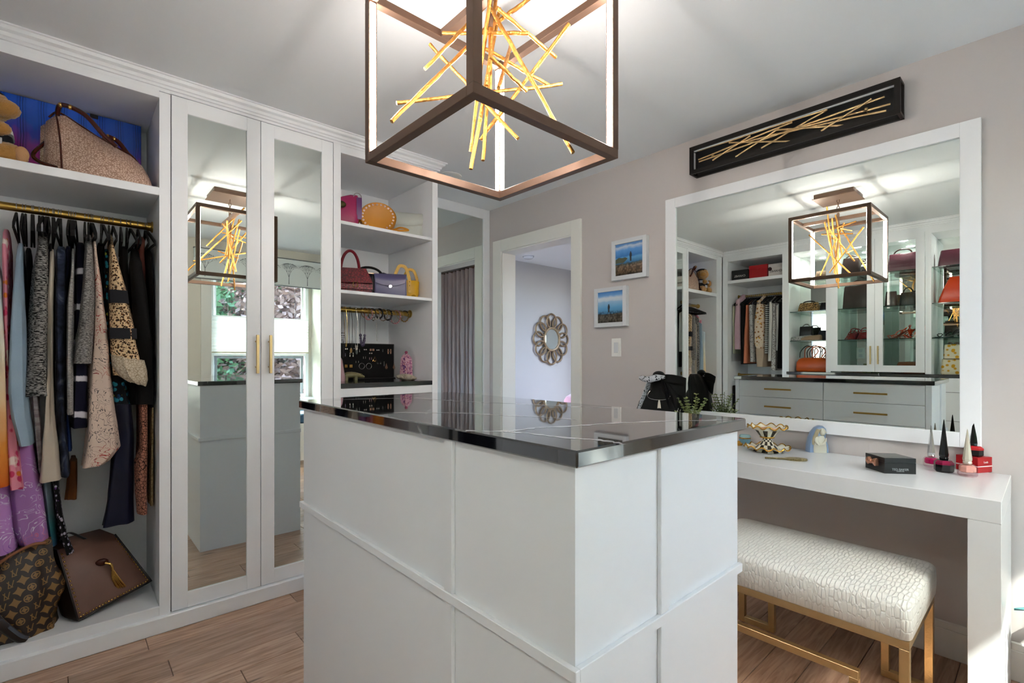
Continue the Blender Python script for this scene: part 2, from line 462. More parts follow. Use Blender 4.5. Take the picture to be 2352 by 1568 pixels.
# door casing and jamb
t = MB()
t.box(XR - 0.019, XR, 2.214, DY0 - 0.004, 0, 2.194, b=0.002).box(XR - 0.019, XR, DY1 + 0.004, 3.166, 0, 2.194, b=0.002).box(XR - 0.0188, XR, DY0 - 0.004, DY1 + 0.004, DZ + 0.004, 2.194, b=0.002)
struct(t.build('trim_1', mat('casing_paint', '#e2e2dc', 0.4)))
t = MB()
t.box(XR - 0.006, XR + 0.135, DY0 - 0.012, DY0 + 0.006, 0, DZ - 0.006).box(XR - 0.006, XR + 0.135, DY1 - 0.006, DY1 + 0.012, 0, DZ - 0.006).box(XR - 0.006, XR + 0.135, DY0 - 0.012, DY1 + 0.012, DZ - 0.006, DZ + 0.012)
struct(t.build('trim_2', 'trim_white'))
# crown moulding over the wardrobe wall and the display wall
prof = [(0, 0), (0.010, 0), (0.012, 0.010), (0.018, 0.013), (0.021, 0.026), (0.034, 0.033), (0.038, 0.045), (0.046, 0.0465), (0.046, 0.052), (0, 0.052)]
zc = C - 0.052
R = []
for x, y, sx, sy in ((1.768, 2.80, 1, 0), (1.768, YL, 1, -1), (XB, YL, 1, -1), (XB, -0.4, 1, 0)):
    R.append([(x + p[0] * sx, y + p[0] * sy, zc + p[1]) for p in prof])
struct(MB().rings(R).build('trim_3', 'cabinet_white'))
struct(MB().box(XB + 0.005, 1.772, YL - 0.022, YL + 0.02, 0, 0.072, b=0.004).build('baseboard_left', 'cabinet_white'))
struct(MB().box(XB - 0.02, XB + 0.02, -0.42, YL - 0.022, 0, 0.072, b=0.004).build('baseboard_back', 'cabinet_white'))

# ---------------------------------------------------------------- window bay
win = bpy.data.objects.new('window_1', None); COL.objects.link(win); struct(win); win.location = (1.755, -1.15, 0.715)
wl = win.location.copy()
mat('window_vinyl', '#eef1f2', 0.35); mat('screen_grey', '#9aa2a6', 0.5)
def wb(name, m, *boxes, b=0.003):
    mb = MB()
    for q in boxes: mb.box(*q, b=b)
    return mb.build(name, m, win, off=wl)
fy0, fy1 = -1.195, -1.125
wb('window_frame', 'window_vinyl', (WX0, WX0 + 0.04, fy0, fy1, WZ0, WZ1), (WX1 - 0.04, WX1, fy0, fy1, WZ0, WZ1), (WX0 + .04, WX1 - .04, fy0, fy1, WZ1 - 0.03, WZ1), (WX0 + .04, WX1 - .04, fy0, fy1, WZ0, WZ0 + 0.04), (WX0 + .04, WX1 - .04, fy0, fy1, 1.245, 1.275))
s = wb('lower_sash', 'screen_grey', (1.25, 1.28, -1.18, -1.155, 0.76, 1.24), (2.22, 2.25, -1.18, -1.155, 0.76, 1.24), (1.28, 2.22, -1.18, -1.155, 1.215, 1.24), (1.28, 2.22, -1.18, -1.155, 0.76, 0.785))
wb('pane', 'pane_glass', (1.28, 2.22, -1.170, -1.168, 0.785, 1.215), b=0)
wb('upper_sash', 'window_vinyl', (1.25, 1.27, -1.18, -1.155, 1.28, 2.165), (2.23, 2.26, -1.18, -1.155, 1.28, 2.165), (1.742, 1.760, -1.18, -1.16, 1.28, 2.165))
wb('pane', 'pane_glass', (1.27, 2.23, -1.170, -1.168, 1.28, 2.165), b=0)
wb('window_sill', 'window_vinyl', (BX0, BX1, -1.15, -1.06, 0.685, 0.715))
wb('latch', 'steel', (2.235, 2.245, -1.124, -1.116, 0.82, 0.90))
# unseen window added beside the bay to brighten the dark side
w2 = bpy.data.objects.new('window_fill', None); COL.objects.link(w2); struct(w2); w2.location = (-0.01, YW - 0.1, VZ0)
def w2b(name, m, *boxes, b=0.003):
    mb = MB()
    for q in boxes: mb.box(*q, b=b)
    return mb.build(name, m, w2, off=w2.location)
ya, yb2 = YW - 0.13, YW - 0.07
w2b('window_frame', 'window_vinyl', (VX0, VX0 + .035, ya, yb2, VZ0, VZ1), (VX1 - .035, VX1, ya, yb2, VZ0, VZ1), (VX0 + .035, VX1 - .035, ya, yb2, VZ1 - .035, VZ1), (VX0 + .035, VX1 - .035, ya, yb2, VZ0, VZ0 + .035), (-.025, .005, ya, yb2, VZ0 + .035, VZ1 - .035))
w2b('pane', 'pane_glass', (VX0 + .035, -.025, YW - .102, YW - .1, VZ0 + .035, VZ1 - .035), b=0)
w2b('pane', 'pane_glass', (.005, VX1 - .035, YW - .102, YW - .1, VZ0 + .035, VZ1 - .035), b=0)
w2b('window_sill', 'window_vinyl', (VX0 - .03, VX1 + .03, YW - .07, YW + .03, VZ0 - .025, VZ0 + .002))
struct(MB().box(VX0 - .07, VX0, YW, YW + .016, VZ0 - .025, VZ1 + .07, b=.002).box(VX1, VX1 + .07, YW, YW + .016, VZ0 - .025, VZ1 + .07, b=.002).box(VX0, VX1, YW, YW + .016, VZ1, VZ1 + .07, b=.002).build('trim_5', 'casing_paint'))  # casing of the added fill window
# side casing at the front of the bay
struct(MB().box(1.03, BX0, YW, YW + 0.016, 0.15, 2.40, b=0.002).box(BX1, 2.445, YW, YW + 0.016, 0.15, 2.40, b=0.002).build('trim_4', 'casing_paint'))
# top-down cellular blind
mblind = bpy.data.materials.new('blind_fabric'); MATS['blind_fabric'] = mblind; mblind.use_nodes = True
_nt = mblind.node_tree; _b = _nt.nodes['Principled BSDF']; _b.inputs['Base Color'].default_value = (.88, .88, .86, 1); _b.inputs['Roughness'].default_value = .9
_tr = _nt.nodes.new('ShaderNodeBsdfTranslucent'); _tr.inputs[0].default_value = (.9, .9, .87, 1); _mx = _nt.nodes.new('ShaderNodeMixShader'); _mx.inputs[0].default_value = .5
_nt.links.new(_b.outputs[0], _mx.inputs[1]); _nt.links.new(_tr.outputs[0], _mx.inputs[2]); _nt.links.new(_mx.outputs[0], _nt.nodes['Material Output'].inputs[0])
bl = root('window_blind', 'white cellular blind drawn over the middle of the window, seen in the wardrobe mirrors', 'blind', (1.755, -1.09, 1.28))
R = []
nz = 22
zz = [1.29 + (1.70 - 1.29) * i / nz for i in range(nz + 1)]
for i, z in enumerate(zz):
    d = 0.010 if i % 2 else 0.002
    R.append([(1.215, -1.10 + d, z), (2.295, -1.10 + d, z), (2.295, -1.112 - d, z), (1.215, -1.112 - d, z)])
MB().rings(R).build('fabric', 'blind_fabric', bl, off=bl.location)
MB().box(1.213, 2.297, -1.118, -1.09, 1.276, 1.293, b=0.003).build('bottom_rail', mat('blind_rail', '#c9c2a8', 0.5), bl, off=bl.location)
MB().box(1.213, 2.297, -1.118, -1.09, 1.698, 1.712, b=0.003).build('top_rail', 'window_vinyl', bl, off=bl.location)
for x in (1.38, 2.13):
    MB().tube([(x, -1.104, 1.705), (x, -1.104, 2.17)], 0.0012, 5).build('cord', 'window_vinyl', bl, off=bl.location)
sh2 = root('fill_window_blind', 'white translucent roller blind over an added, unseen light-giving window behind the camera', 'blind', (-0.01, YW - .04, VZ0))  # added with the fill window to spread its light softly
MB().box(VX0 + .006, VX1 - .006, YW - .042, YW - .040, VZ0 + .02, VZ1 - .05).build('fabric', 'blind_fabric', sh2, off=sh2.location)
MB().tube([(VX0 + .004, YW - .045, VZ1 - .03), (VX1 - .004, YW - .045, VZ1 - .03)], .022, 12).build('roller', 'window_vinyl', sh2, smooth=True, off=sh2.location)
MB().box(VX0 + .006, VX1 - .006, YW - .048, YW - .034, VZ0 + .008, VZ0 + .022, b=.002).build('bottom_bar', 'window_vinyl', sh2, off=sh2.location)
# roller-shade style valance with printed trees
def tree_print():
    m = mat('valance_cloth', '#e2e8e6', 0.85)
mat('valance_ink', '#74797c', 0.85); tree_print()
va = root('window_valance', 'pale valance printed with grey trees, seen in the wardrobe mirrors', 'valance', (1.69, -0.61, 2.05))
MB().box(0.965, 2.44, -0.640, -0.605, 2.055, 2.365, b=0.004).build('cloth', 'valance_cloth', va, off=va.location)
MB().box(0.96, 2.445, -0.642, -0.602, 2.365, 2.373).box(0.96, 2.445, -0.642, -0.602, 2.05, 2.056).build('edging', mat('valance_edge', '#6b7073', 0.7), va, off=va.location)
def printed_tree(cx, cz, h):
    mb = MB(); y = -0.6040
    def br(x, z, a, L, w, d):
        x1, z1 = x + L * math.sin(a), z + L * math.cos(a)
        nx, nz_ = math.cos(a) * w, -math.sin(a) * w
        mb.add([(x - nx, y, z - nz_), (x + nx, y, z + nz_), (x1 + nx * .6, y, z1 + nz_ * .6), (x1 - nx * .6, y, z1 - nz_ * .6)], [(0, 1, 2, 3)])
        if d == 0:
            for k in range(3):
                b_ = a + random.uniform(-1, 1); lx, lz = x1 + 0.007 * math.sin(b_), z1 + .007 * math.cos(b_)
                mb.add([(x1, y, z1), (lx + .002, y, lz), (x1 + .012 * math.sin(b_), y, z1 + .012 * math.cos(b_)), (lx - .002, y, lz + .002)], [(0, 1, 2, 3)])
            return
        for q in (-1, 0, 1) if d > 1 else (-1, 1):
            br(x1, z1, a * .9 + q * random.uniform(.25, .5), L * .72, w * .6, d - 1)
    br(cx, cz, 0, h * .24, .0045, 4)
    o = mb.build('printed_tree', 'valance_ink', va, off=va.location)
random.seed(3)
for i in range(7):
    printed_tree(1.06 + i * 0.21, 2.075, 0.34)
random.seed(11)
# window seat
seat = root('bay_bench', 'white built-in window seat with a blue cushion, seen in the wardrobe mirrors', 'window seat', (1.74, -0.9, 0))
MB().box(BX0, BX1, -1.15, YW + 0.002, 0, 0.44, b=0.003).build('bench_box', 'trim_white', seat, off=seat.location)
cu = MB().box(BX0 + .01, BX1 - .01, -1.14, YW + 0.012, 0.44, 0.548, b=0.02).build('cushion', mat('denim_blue', '#41637f', 0.85, bump=(300, .2)), seat, smooth=True, off=seat.location)
MB().box(BX0 + .015, BX1 - .015, -1.12, YW - 0.01, 0.540, 0.553, b=0.006).build('cushion_top', mat('pale_blue', '#a9c2dd', 0.85), seat, off=seat.location)

# ---------------------------------------------------------------- wardrobe wall
def P(mb, name, m, r, smooth=False):
    top = r
    while top.parent is not None: top = top.parent
    return mb.build(name, m, r, smooth=smooth, off=top.location)
W = 'cabinet_white'
# open hanging wardrobe
ow = root('open_wardrobe', 'white open wardrobe with a brass rail of clothes and a handbag shelf above', 'wardrobe', (-0.03, 2.95, 0))
P(MB().box(0.30, 0.341, YL, 3.27, 0.07, 2.405), 'side_panel', W, ow)
P(MB().box(-0.40, -0.36, YL, 3.27, 0.07, 2.405), 'side_panel', W, ow)
P(MB().box(-0.499, -0.40, YL - 0.0002, YL + 0.03, 0.07, 2.42), 'filler_strip', W, ow)
P(MB().box(-0.36, 0.30, 3.15, 3.17, 0.115, 2.378), 'back_panel', W, ow)
P(MB().box(-0.36, 0.30, YL, 3.25, 1.943, 1.979, b=0.002), 'shelf', W, ow)
P(MB().box(-0.36, 0.30, YL + 0.001, 3.25, 0.07, 0.115, b=0.002), 'bottom_panel', W, ow)
P(MB().box(-0.36, 0.30, YL + 0.0008, 3.25, 2.378, 2.41, b=0.001), 'top_panel', W, ow)
P(MB().box(-0.499, 0.341, YL + 0.0004, YL + 0.03, 2.409, C), 'header_panel', W, ow)
rod = P(MB().tube([(-0.355, 2.90, 1.846), (0.296, 2.90, 1.846)], 0.0165, 20), 'hanging_rail', 'brass_dull', ow, smooth=True)
for x, s in ((0.2995, -1), (-0.3595, 1)):
    P(MB().lathe([(0.026, 0), (0.026, 0.005 * s), (0.021, 0.008 * s), (0.020, 0.022 * s)], (x, 2.90, 1.846), 20, ax='x'), 'flange', 'brass_dull', rod, smooth=True)
# mirrored double-door wardrobe
mw = root('mirrored_wardrobe', 'tall white wardrobe with two mirrored doors and slim brass pulls', 'wardrobe', (0.714, 2.95, 0))
P(MB().box(0.342, 0.352, YL + 0.022, 3.27, 0.072, 2.41).box(1.076, 1.0855, YL + 0.022, 3.27, 0.072, 2.41).box(0.352, 1.076, 3.25, 3.27, 0.072, 2.41).box(0.352, 1.076, YL + 0.022, 3.25, 0.072, 0.082).box(0.352, 1.076, YL + 0.022, 3.25, 2.40, 2.41), 'body', 'gap_dark', mw)
P(MB().box(0.3415, 1.086, YL + 0.0006, YL + 0.03, 2.4105, C), 'header_panel', W, mw)
for x0, x1, hx in ((0.3448, 0.7150, 0.694), (0.7178, 1.0832, 0.754)):
    z0, z1 = 0.075, 2.407; fs = 0.062
    d = MB().box(x0, x0 + fs, YL, YL + 0.021, z0, z1, b=0.0012).box(x1 - fs, x1, YL, YL + 0.021, z0, z1, b=0.0012).box(x0 + fs, x1 - fs, YL, YL + 0.021, z1 - 0.066, z1).box(x0 + fs, x1 - fs, YL, YL + 0.021, z0, z0 + 0.068)
    d = P(d, 'door', W, mw)
    P(MB().box(x0 + fs - .004, x1 - fs + .004, YL + 0.009, YL + 0.014, z0 + .06, z1 - .06), 'mirror_pane', 'mirror', d)
    P(MB().box(hx - 0.0065, hx + 0.0065, YL - 0.036, YL - 0.024, 1.143, 1.334, b=0.0015), 'handle', 'brass', d)
    for z in (1.175, 1.302):
        P(MB().tube([(hx, YL - 0.026, z), (hx, YL, z)], 0.0048, 10), 'handle_post', 'brass', d, smooth=True)
# shelf niche with counter
sn = root('shelf_niche_cabinet', 'white shelf niche for handbags and jewellery with a dark stone counter', 'cabinet', (1.43, 2.95, 0))
P(MB().box(1.0865, 1.1275, YL, 3.27, 0.07, 2.409), 'side_panel', W, sn)
P(MB().box(1.7285, 1.768, YL - .0005, 3.27, 0.07, 2.409), 'side_panel', W, sn)
P(MB().box(1.1275, 1.7285, 3.252, 3.27, 0.07, 2.37), 'back_panel', W, sn)
P(MB().box(1.0865, 1.768, YL + 0.0006, YL + 0.03, 2.4095, C), 'header_panel', W, sn)
P(MB().box(1.1275, 1.7285, YL + 0.0008, 3.252, 2.366, 2.409, b=0.001), 'top_panel', W, sn)
for z in (1.989, 1.602):
    P(MB().box(1.1278, 1.7282, YL + 0.002, 3.252, z - 0.0185, z, b=0.0015), 'shelf', W, sn)
P(MB().box(1.1277, 1.7283, YL - 0.002, 3.25, 1.048, 1.076, b=0.002), 'countertop', mat('dark_quartz', '#2c2e31', 0.1, spec=0.7), sn)
P(MB().box(1.1277, 1.7283, YL + 0.003, YL + 0.03, 1.000, 1.048), 'rail', W, sn)
for i, (za, zb) in enumerate(((0.80, 0.996), (0.60, 0.797), (0.34, 0.597), (0.08, 0.337))):
    d = P(MB().box(1.1295, 1.7265, YL + 0.001, YL + 0.022, za, zb, b=0.001), 'drawer', W, sn)
    P(MB().box(1.33, 1.53, YL - 0.03, YL - 0.02, (za + zb) / 2 - .006, (za + zb) / 2 + .006, b=.0015).box(1.36, 1.368, YL - .022, YL + .002, (za + zb) / 2 - .004, (za + zb) / 2 + .004).box(1.492, 1.50, YL - .022, YL + .002, (za + zb) / 2 - .004, (za + zb) / 2 + .004), 'handle', 'brass', d)
jr = P(MB().tube([(1.129, 2.945, 1.519), (1.724, 2.945, 1.519)], 0.0155, 20), 'jewellery_rail', 'brass_dull', sn, smooth=True)
P(MB().lathe([(0.026, 0), (0.026, -0.006), (0.019, -0.009), (0.019, -0.024)], (1.728, 2.945, 1.519), 20, ax='x'), 'flange', 'brass_dull', jr, smooth=True)
# full-length mirrored door in the recess beside the doorway
md = root('mirrored_closet_door', 'tall white framed mirror door in the recess beside the doorway', 'mirror door', (2.22, 3.24, 0))
fr = P(MB().box(1.78, 1.85, 3.228, 3.25, 0.01, C - 0.002, b=.001).box(2.60, XR - 0.001, 3.228, 3.25, 0.01, C - 0.002, b=.001).box(1.85, 2.60, 3.228, 3.25, 2.395, C - 0.002).box(1.85, 2.60, 3.228, 3.25, 0.01, 0.12), 'frame', W, md)
P(MB().box(1.846, 2.604, 3.238, 3.243, 0.116, 2.399), 'mirror_pane', 'mirror', md)

# ---------------------------------------------------------------- island
isl = root('closet_island', 'white panelled island with black marble top standing in the middle of the floor', 'island', (0.917, 1.14, 0))
IX0, IX1, IY0, IY1, IZ = 0.612, 1.222, 0.523, 1.765, 1.044
P(MB().box(IX0, IX1 - 0.02, IY0, IY1, 0.0, IZ), 'body', W, isl)
P(MB().box(0.598, 1.235, 0.507, 1.775, IZ, 1.072, b=0.003), 'countertop', 'black_marble', isl)
bt = 0.009
cv = lambda x, y: (680 + x / 2.2615, 880 + y / 2.2615)
random.seed(21)
mat('vein_white', '#c9c9cc', .06, spec=.8, coat=.5)
for pts, wd in (([(200, 86), (420, 79), (640, 76), (740, 85), (890, 95), (1130, 105), (1430, 120), (1640, 126)], .018), ([(500, 153), (660, 152), (830, 153), (1000, 162), (1150, 169), (1330, 178), (1460, 190)], .015), ([(880, 246), (1010, 249), (1130, 246), (1240, 231), (1440, 222), (1600, 209), (1800, 200), (2000, 194), (2280, 190), (2325, 188)], .014), ([(1080, 251), (1200, 258), (1290, 270), (1440, 285), (1560, 292), (1640, 302), (1702, 317)], .013), ([(345, 150), (352, 158)], .002)):
    w3 = [at(*cv(*q), z=1.0723) for q in pts]
    fine = []
    for a, b in zip(w3, w3[1:]):
        for k in range(5): fine.append(a.lerp(b, k / 5) + Vector((random.uniform(-1, 1), random.uniform(-1, 1), 0)) * .0018)
    fine.append(w3[-1])
    mbv = MB(); L_, R_ = [], []
    for i, q in enumerate(fine):
        d_ = (fine[min(i + 1, len(fine) - 1)] - fine[max(i - 1, 0)]).normalized(); n_ = Vector((-d_.y, d_.x, 0)) * wd * .5 * random.choice([.3, .6, 1.0, 1.3])
        L_.append(q + n_); R_.append(q - n_)
    nn = len(fine); mbv.add(L_ + R_, [(i, i + 1, nn + i + 1, nn + i) for i in range(nn - 1)])
    P(mbv, 'marble_vein', 'vein_white', isl)
for a, b in ((0.0, 0.6965), (0.7175, IZ)):
    P(MB().box(IX0 - bt, IX0, 0.857, 0.886, a, b, b=.0012), 'batten', W, isl)
    P(MB().box(0.858, 0.886, IY0 - bt, IY0, a, b, b=.0012), 'batten', W, isl)
    P(MB().box(0.905, 0.93, IY1, IY1 + bt, a, b, b=.0012), 'batten', W, isl)
P(MB().box(IX0 - bt - .002, IX0, IY0 - bt - .002, IY1 + bt + .002, 0.6965, 0.7175, b=.0012), 'rail', W, isl)
P(MB().box(IX0, IX1 + .004, IY0 - bt - .002, IY0, 0.6965, 0.7175, b=.0012), 'rail', W, isl)
P(MB().box(IX0, IX1 + .004, IY1, IY1 + bt + .002, 0.6965, 0.7175, b=.0012), 'rail', W, isl)
rows = ((0.912, 1.041), (0.770, 0.909), (0.53, 0.767), (0.29, 0.527), (0.05, 0.287))
for y0, y1 in ((0.555, 1.130), (1.133, 1.735)):
    for za, zb in rows:
        d = P(MB().box(IX1 - 0.021, IX1 - 0.001, y0, y1, za, zb, b=.0012), 'drawer', W, isl)
        zc_ = (za + zb) / 2; yc = (y0 + y1) / 2
        P(MB().box(IX1 + 0.022, IX1 + 0.031, yc - .096, yc + .096, zc_ - .006, zc_ + .006, b=.0015), 'handle', 'brass_dull', d)
        for q in (-.062, .062): P(MB().tube([(IX1 - .002, yc + q, zc_), (IX1 + .024, yc + q, zc_)], .0045, 8), 'handle_post', 'brass_dull', d, smooth=True)
P(MB().box(IX1 - 0.021, IX1, IY0, 0.553, 0, IZ), 'stile', W, isl); P(MB().box(IX1 - 0.021, IX1, 1.737, IY1, 0, IZ), 'stile', W, isl)

# ---------------------------------------------------------------- display wall behind the camera, seen in the big mirror
def yb(y): return y
dc = root('corner_hanging_closet', 'white corner closet with two brass clothes rails, seen in the big mirror', 'closet', (-0.8, 2.3, 0))
P(MB().box(-1.09, XB, 2.60, 2.66, 0.07, 2.40), 'side_panel', W, dc)
P(MB().box(-1.09, XB, 1.955, 2.00, 0.07, 2.40), 'side_panel', W, dc)
P(MB().box(-1.09, -1.07, 2.00, 2.60, 0.07, 2.36), 'back_panel', W, dc)
P(MB().box(-1.07, XB - .001, 2.00, 2.60, 2.10, 2.135, b=.001), 'shelf', W, dc)
P(MB().box(-1.07, XB - .001, 2.00, 2.60, 0.07, 0.11, b=.001), 'bottom_panel', W, dc)
P(MB().box(-1.07, XB - .001, 2.00, 2.60, 2.36, 2.40), 'top_panel', W, dc)
P(MB().box(XB - .03, XB - .0004, 1.955, 2.66, 2.40, C), 'header_panel', W, dc)
for z in (1.966, 1.013):
    rr = P(MB().tube([(-0.80, 2.004, z), (-0.80, 2.596, z)], 0.015, 16), 'hanging_rail', 'brass_dull', dc, smooth=True)
    for y, s in ((2.0, 1), (2.60, -1)):
        P(MB().lathe([(0.025, 0), (0.025, 0.005 * s), (0.019, 0.008 * s), (0.019, 0.02 * s)], (-0.80, y, z), 16, ax='y'), 'flange', 'brass_dull', rr, smooth=True)
XD = -0.86
def display(name, label, y0, y1, doors):
    r = root(name, label, 'display cabinet', ((XB + XD) / 2, (y0 + y1) / 2, 0))
    P(MB().box(XD, XB, y0 - .0215, y0, 1.072, 2.40), 'side_panel', W, r); P(MB().box(XD, XB, y1, y1 + .0215, 1.072, 2.40), 'side_panel', W, r)
    P(MB().box(XD - .02, XD, y0, y1, 1.072, 2.37), 'mirror_back', 'mirror', r)
    P(MB().box(XD, XB, y0, y1, 2.355, 2.40), 'top_panel', W, r)
    P(MB().box(XB - .03, XB - .0004, y0 - .0215, y1 + .0215, 2.40, C), 'header_panel', W, r)
    for z in (2.05, 1.72, 1.405):
        P(MB().box(XD, XB - .03, y0 + .001, y1 - .001, z - .008, z), 'glass_shelf', 'shelf_glass', r)
        P(MB().box(XB - .0305, XB - .029, y0 + .001, y1 - .001, z - .008, z), 'shelf_edge', 'glass_edge', r)
    n = 2 if doors else 1
    for k in range(n):
        yc = y0 + (y1 - y0) * (k + .5) / n
        dl = P(MB().lathe([(0.034, 0), (0.034, -0.004)], ((XB + XD) / 2, yc, 2.355), 10, cap0=False), 'downlight', mat('downlight_glow', '#fffaf4', 0.5, emit=80.0), r)
    P(MB().box(XD, XB - .025, y0 - .02, y1 + .02, 0.07, 1.046), 'base_body', 'gap_dark', r)
    rows = ((0.915, 1.040), (0.66, 0.911), (0.37, 0.656), (0.08, 0.366))
    cols = ((y0 - .02, (y0 + y1) / 2 - .0015), ((y0 + y1) / 2 + .0015, y1 + .02)) if doors else ((y0 - .02, y1 + .02),)
    for ya, yb_ in cols:
        for za, zb in rows:
            d = P(MB().box(XB - .022, XB - .001, ya + .001, yb_ - .001, za, zb, b=.001), 'drawer', W, r)
            yc = (ya + yb_) / 2; zc_ = zb - .055
            P(MB().box(XB + .02, XB + .03, yc - .09, yc + .09, zc_ - .006, zc_ + .006).box(XB - .002, XB + .022, yc - .06, yc - .052, zc_ - .004, zc_ + .004).box(XB - .002, XB + .022, yc + .052, yc + .06, zc_ - .004, zc_ + .004), 'handle', 'brass', d)
    if doors:
        ym = (y0 + y1) / 2
        for a, b, hy in ((y0 + .002, ym - .0012, ym - .03), (ym + .0012, y1 - .002, ym + .03)):
            d = P(MB().box(XB - .001, XB + .019, a, a + .062, 1.085, 2.375).box(XB - .001, XB + .019, b - .062, b, 1.085, 2.375).box(XB - .001, XB + .019, a + .062, b - .062, 2.318, 2.375).box(XB - .001, XB + .019, a + .062, b - .062, 1.085, 1.148), 'door', W, r)
            P(MB().box(XB + .007, XB + .010, a + .06, b - .06, 1.145, 2.32), 'pane', 'pane_glass', d)
            P(MB().box(XB + .040, XB + .050, hy - .006, hy + .006, 1.16, 1.335).box(XB + .018, XB + .042, hy - .004, hy + .004, 1.19, 1.198).box(XB + .018, XB + .042, hy - .004, hy + .004, 1.297, 1.305), 'handle', 'brass', d)
    return r
display('glass_shelf_niche', 'open niche of glass shelves next to the corner closet, seen in the big mirror', 1.5815, 1.9335, False)
display('glass_door_cabinet', 'white display cabinet with two glass doors, seen in the big mirror', 0.790, 1.5385, True)
display('glass_shelf_niche', 'open niche of glass shelves at the mirror frame edge, seen in the big mirror', 0.10, 0.7465, False)
bc = tag(MB().box(XD, XB + .012, 0.06, 1.9545, 1.0465, 1.0715, b=.002).build('display_countertop', 'black_marble'), 'long black stone counter under the glass display cabinets, seen in the big mirror', 'countertop')
sbox('wall_corner', 'wall_paint', [(-1.1, XB, -0.65, 0.05, 0, C)])

# ---------------------------------------------------------------- mirror wall
bm_ = root('wall_mirror', 'large white framed mirror hung above the vanity', 'mirror', (2.655, 0.873, 1.51))
MY0, MY1, MZ0, MZ1 = 0.190, 1.557, 0.862, 2.161
P(MB().box(2.643, XR, MY0, 0.253, MZ0, MZ1, b=.0015).box(2.643, XR, 1.493, MY1, MZ0, MZ1, b=.0015).box(2.6432, XR, .253, 1.493, 2.103, MZ1, b=.0012).box(2.6432, XR, .253, 1.493, MZ0, 0.921, b=.0012), 'frame', W, bm_)
P(MB().box(2.655, 2.66, .250, 1.496, .918, 2.106), 'mirror_pane', 'mirror', bm_)
# vanity
va_ = root('vanity_table', 'white slab-sided vanity table against the wall under the big mirror', 'vanity', (2.4, 0.88, 0))
G = 'gloss_white'
P(MB().box(2.137, 2.6485, 0.108, 1.66, 0.705, 0.776, b=.0015), 'tabletop', G, va_)
P(MB().box(2.1375, 2.6485, 0.1085, 0.186, 0.0, 0.7045, b=.0012), 'leg', G, va_)
P(MB().box(2.1375, 2.6485, 1.582, 1.6595, 0.0, 0.7045, b=.0012), 'leg', G, va_)
# bench with greek-key frames
be = root('vanity_bench', 'long gold-framed bench with a white crocodile-embossed cushion, before the vanity', 'bench', (2.11, 0.64, 0))
mb = MB(); 
def crocmat():
    m = bpy.data.materials.new('white_croc'); MATS['white_croc'] = m; m.use_nodes = True
    nt = m.node_tree; b = nt.nodes['Principled BSDF']; b.inputs['Base Color'].default_value = (*rgb('#e3e3de'), 1); b.inputs['Roughness'].default_value = .38
    tc = nt.nodes.new('ShaderNodeTexCoord'); mp = nt.nodes.new('ShaderNodeMapping'); mp.inputs['Scale'].default_value = (26, 80, 30)
    nt.links.new(tc.outputs['Object'], mp.inputs[0])
    v = nt.nodes.new('ShaderNodeTexVoronoi'); v.feature = 'DISTANCE_TO_EDGE'; v.inputs['Scale'].default_value = 1.0; v.inputs['Randomness'].default_value = .55
    nt.links.new(mp.outputs[0], v.inputs['Vector'])
    mn = nt.nodes.new('ShaderNodeMath'); mn.operation = 'MINIMUM'; mn.inputs[1].default_value = .14; nt.links.new(v.outputs[0], mn.inputs[0])
    bp = nt.nodes.new('ShaderNodeBump'); bp.inputs['Strength'].default_value = .9; bp.inputs['Distance'].default_value = .014
    nt.links.new(mn.outputs[0], bp.inputs['Height']); nt.links.new(bp.outputs[0], b.inputs['Normal'])
crocmat()
R = []
y0, y1, x0, x1, zb, zt = 0.286, 0.992, 1.872, 2.352, 0.362, 0.476
for z, ins, r in ((zb, .006, .02), (zb + .006, .001, .022), (zb + .05, -.002, .026), (zt - .018, -.001, .028), (zt - .006, .006, .03), (zt - .001, .018, .03), (zt + .004, .06, .04), (zt + .006, .14, .05)):
    R.append([(p[0], p[1], z) for p in rrect(x1 - x0 - 2 * ins, y1 - y0 - 2 * ins, r, 5, (x0 + x1) / 2, (y0 + y1) / 2)])
P(MB().rings(R), 'cushion', 'white_croc', be, smooth=60)
bw = 0.026
for xa in (1.880, 2.316):
    xb_ = xa + bw
    rail = P(MB().box(xa, xb_, 0.292, 0.986, 0.334, 0.362, b=.0015), 'top_rail', 'gold_leaf', be)
    for ya, s in ((0.292, 1), (0.986, -1)):
        P(MB().box(xa, xb_, ya, ya + s * bw, 0, 0.334, b=.0015), 'leg', 'gold_leaf', be)
        P(MB().box(xa, xb_, ya + s * bw, ya + s * .155, 0, bw, b=.0015), 'foot_rail', 'gold_leaf', be)
        P(MB().box(xa, xb_, ya + s * .129, ya + s * .155, bw, 0.186, b=.0015), 'inner_post', 'gold_leaf', be)
    P(MB().box(xa, xb_, 0.292 + .129, 0.986 - .129, 0.186, 0.186 + bw, b=.0015), 'inner_rail', 'gold_leaf', be)
for y in (0.292, 0.960):
    P(MB().box(1.906, 2.316, y, y + bw, 0.335, 0.361), 'cross_rail', 'gold_leaf', be)

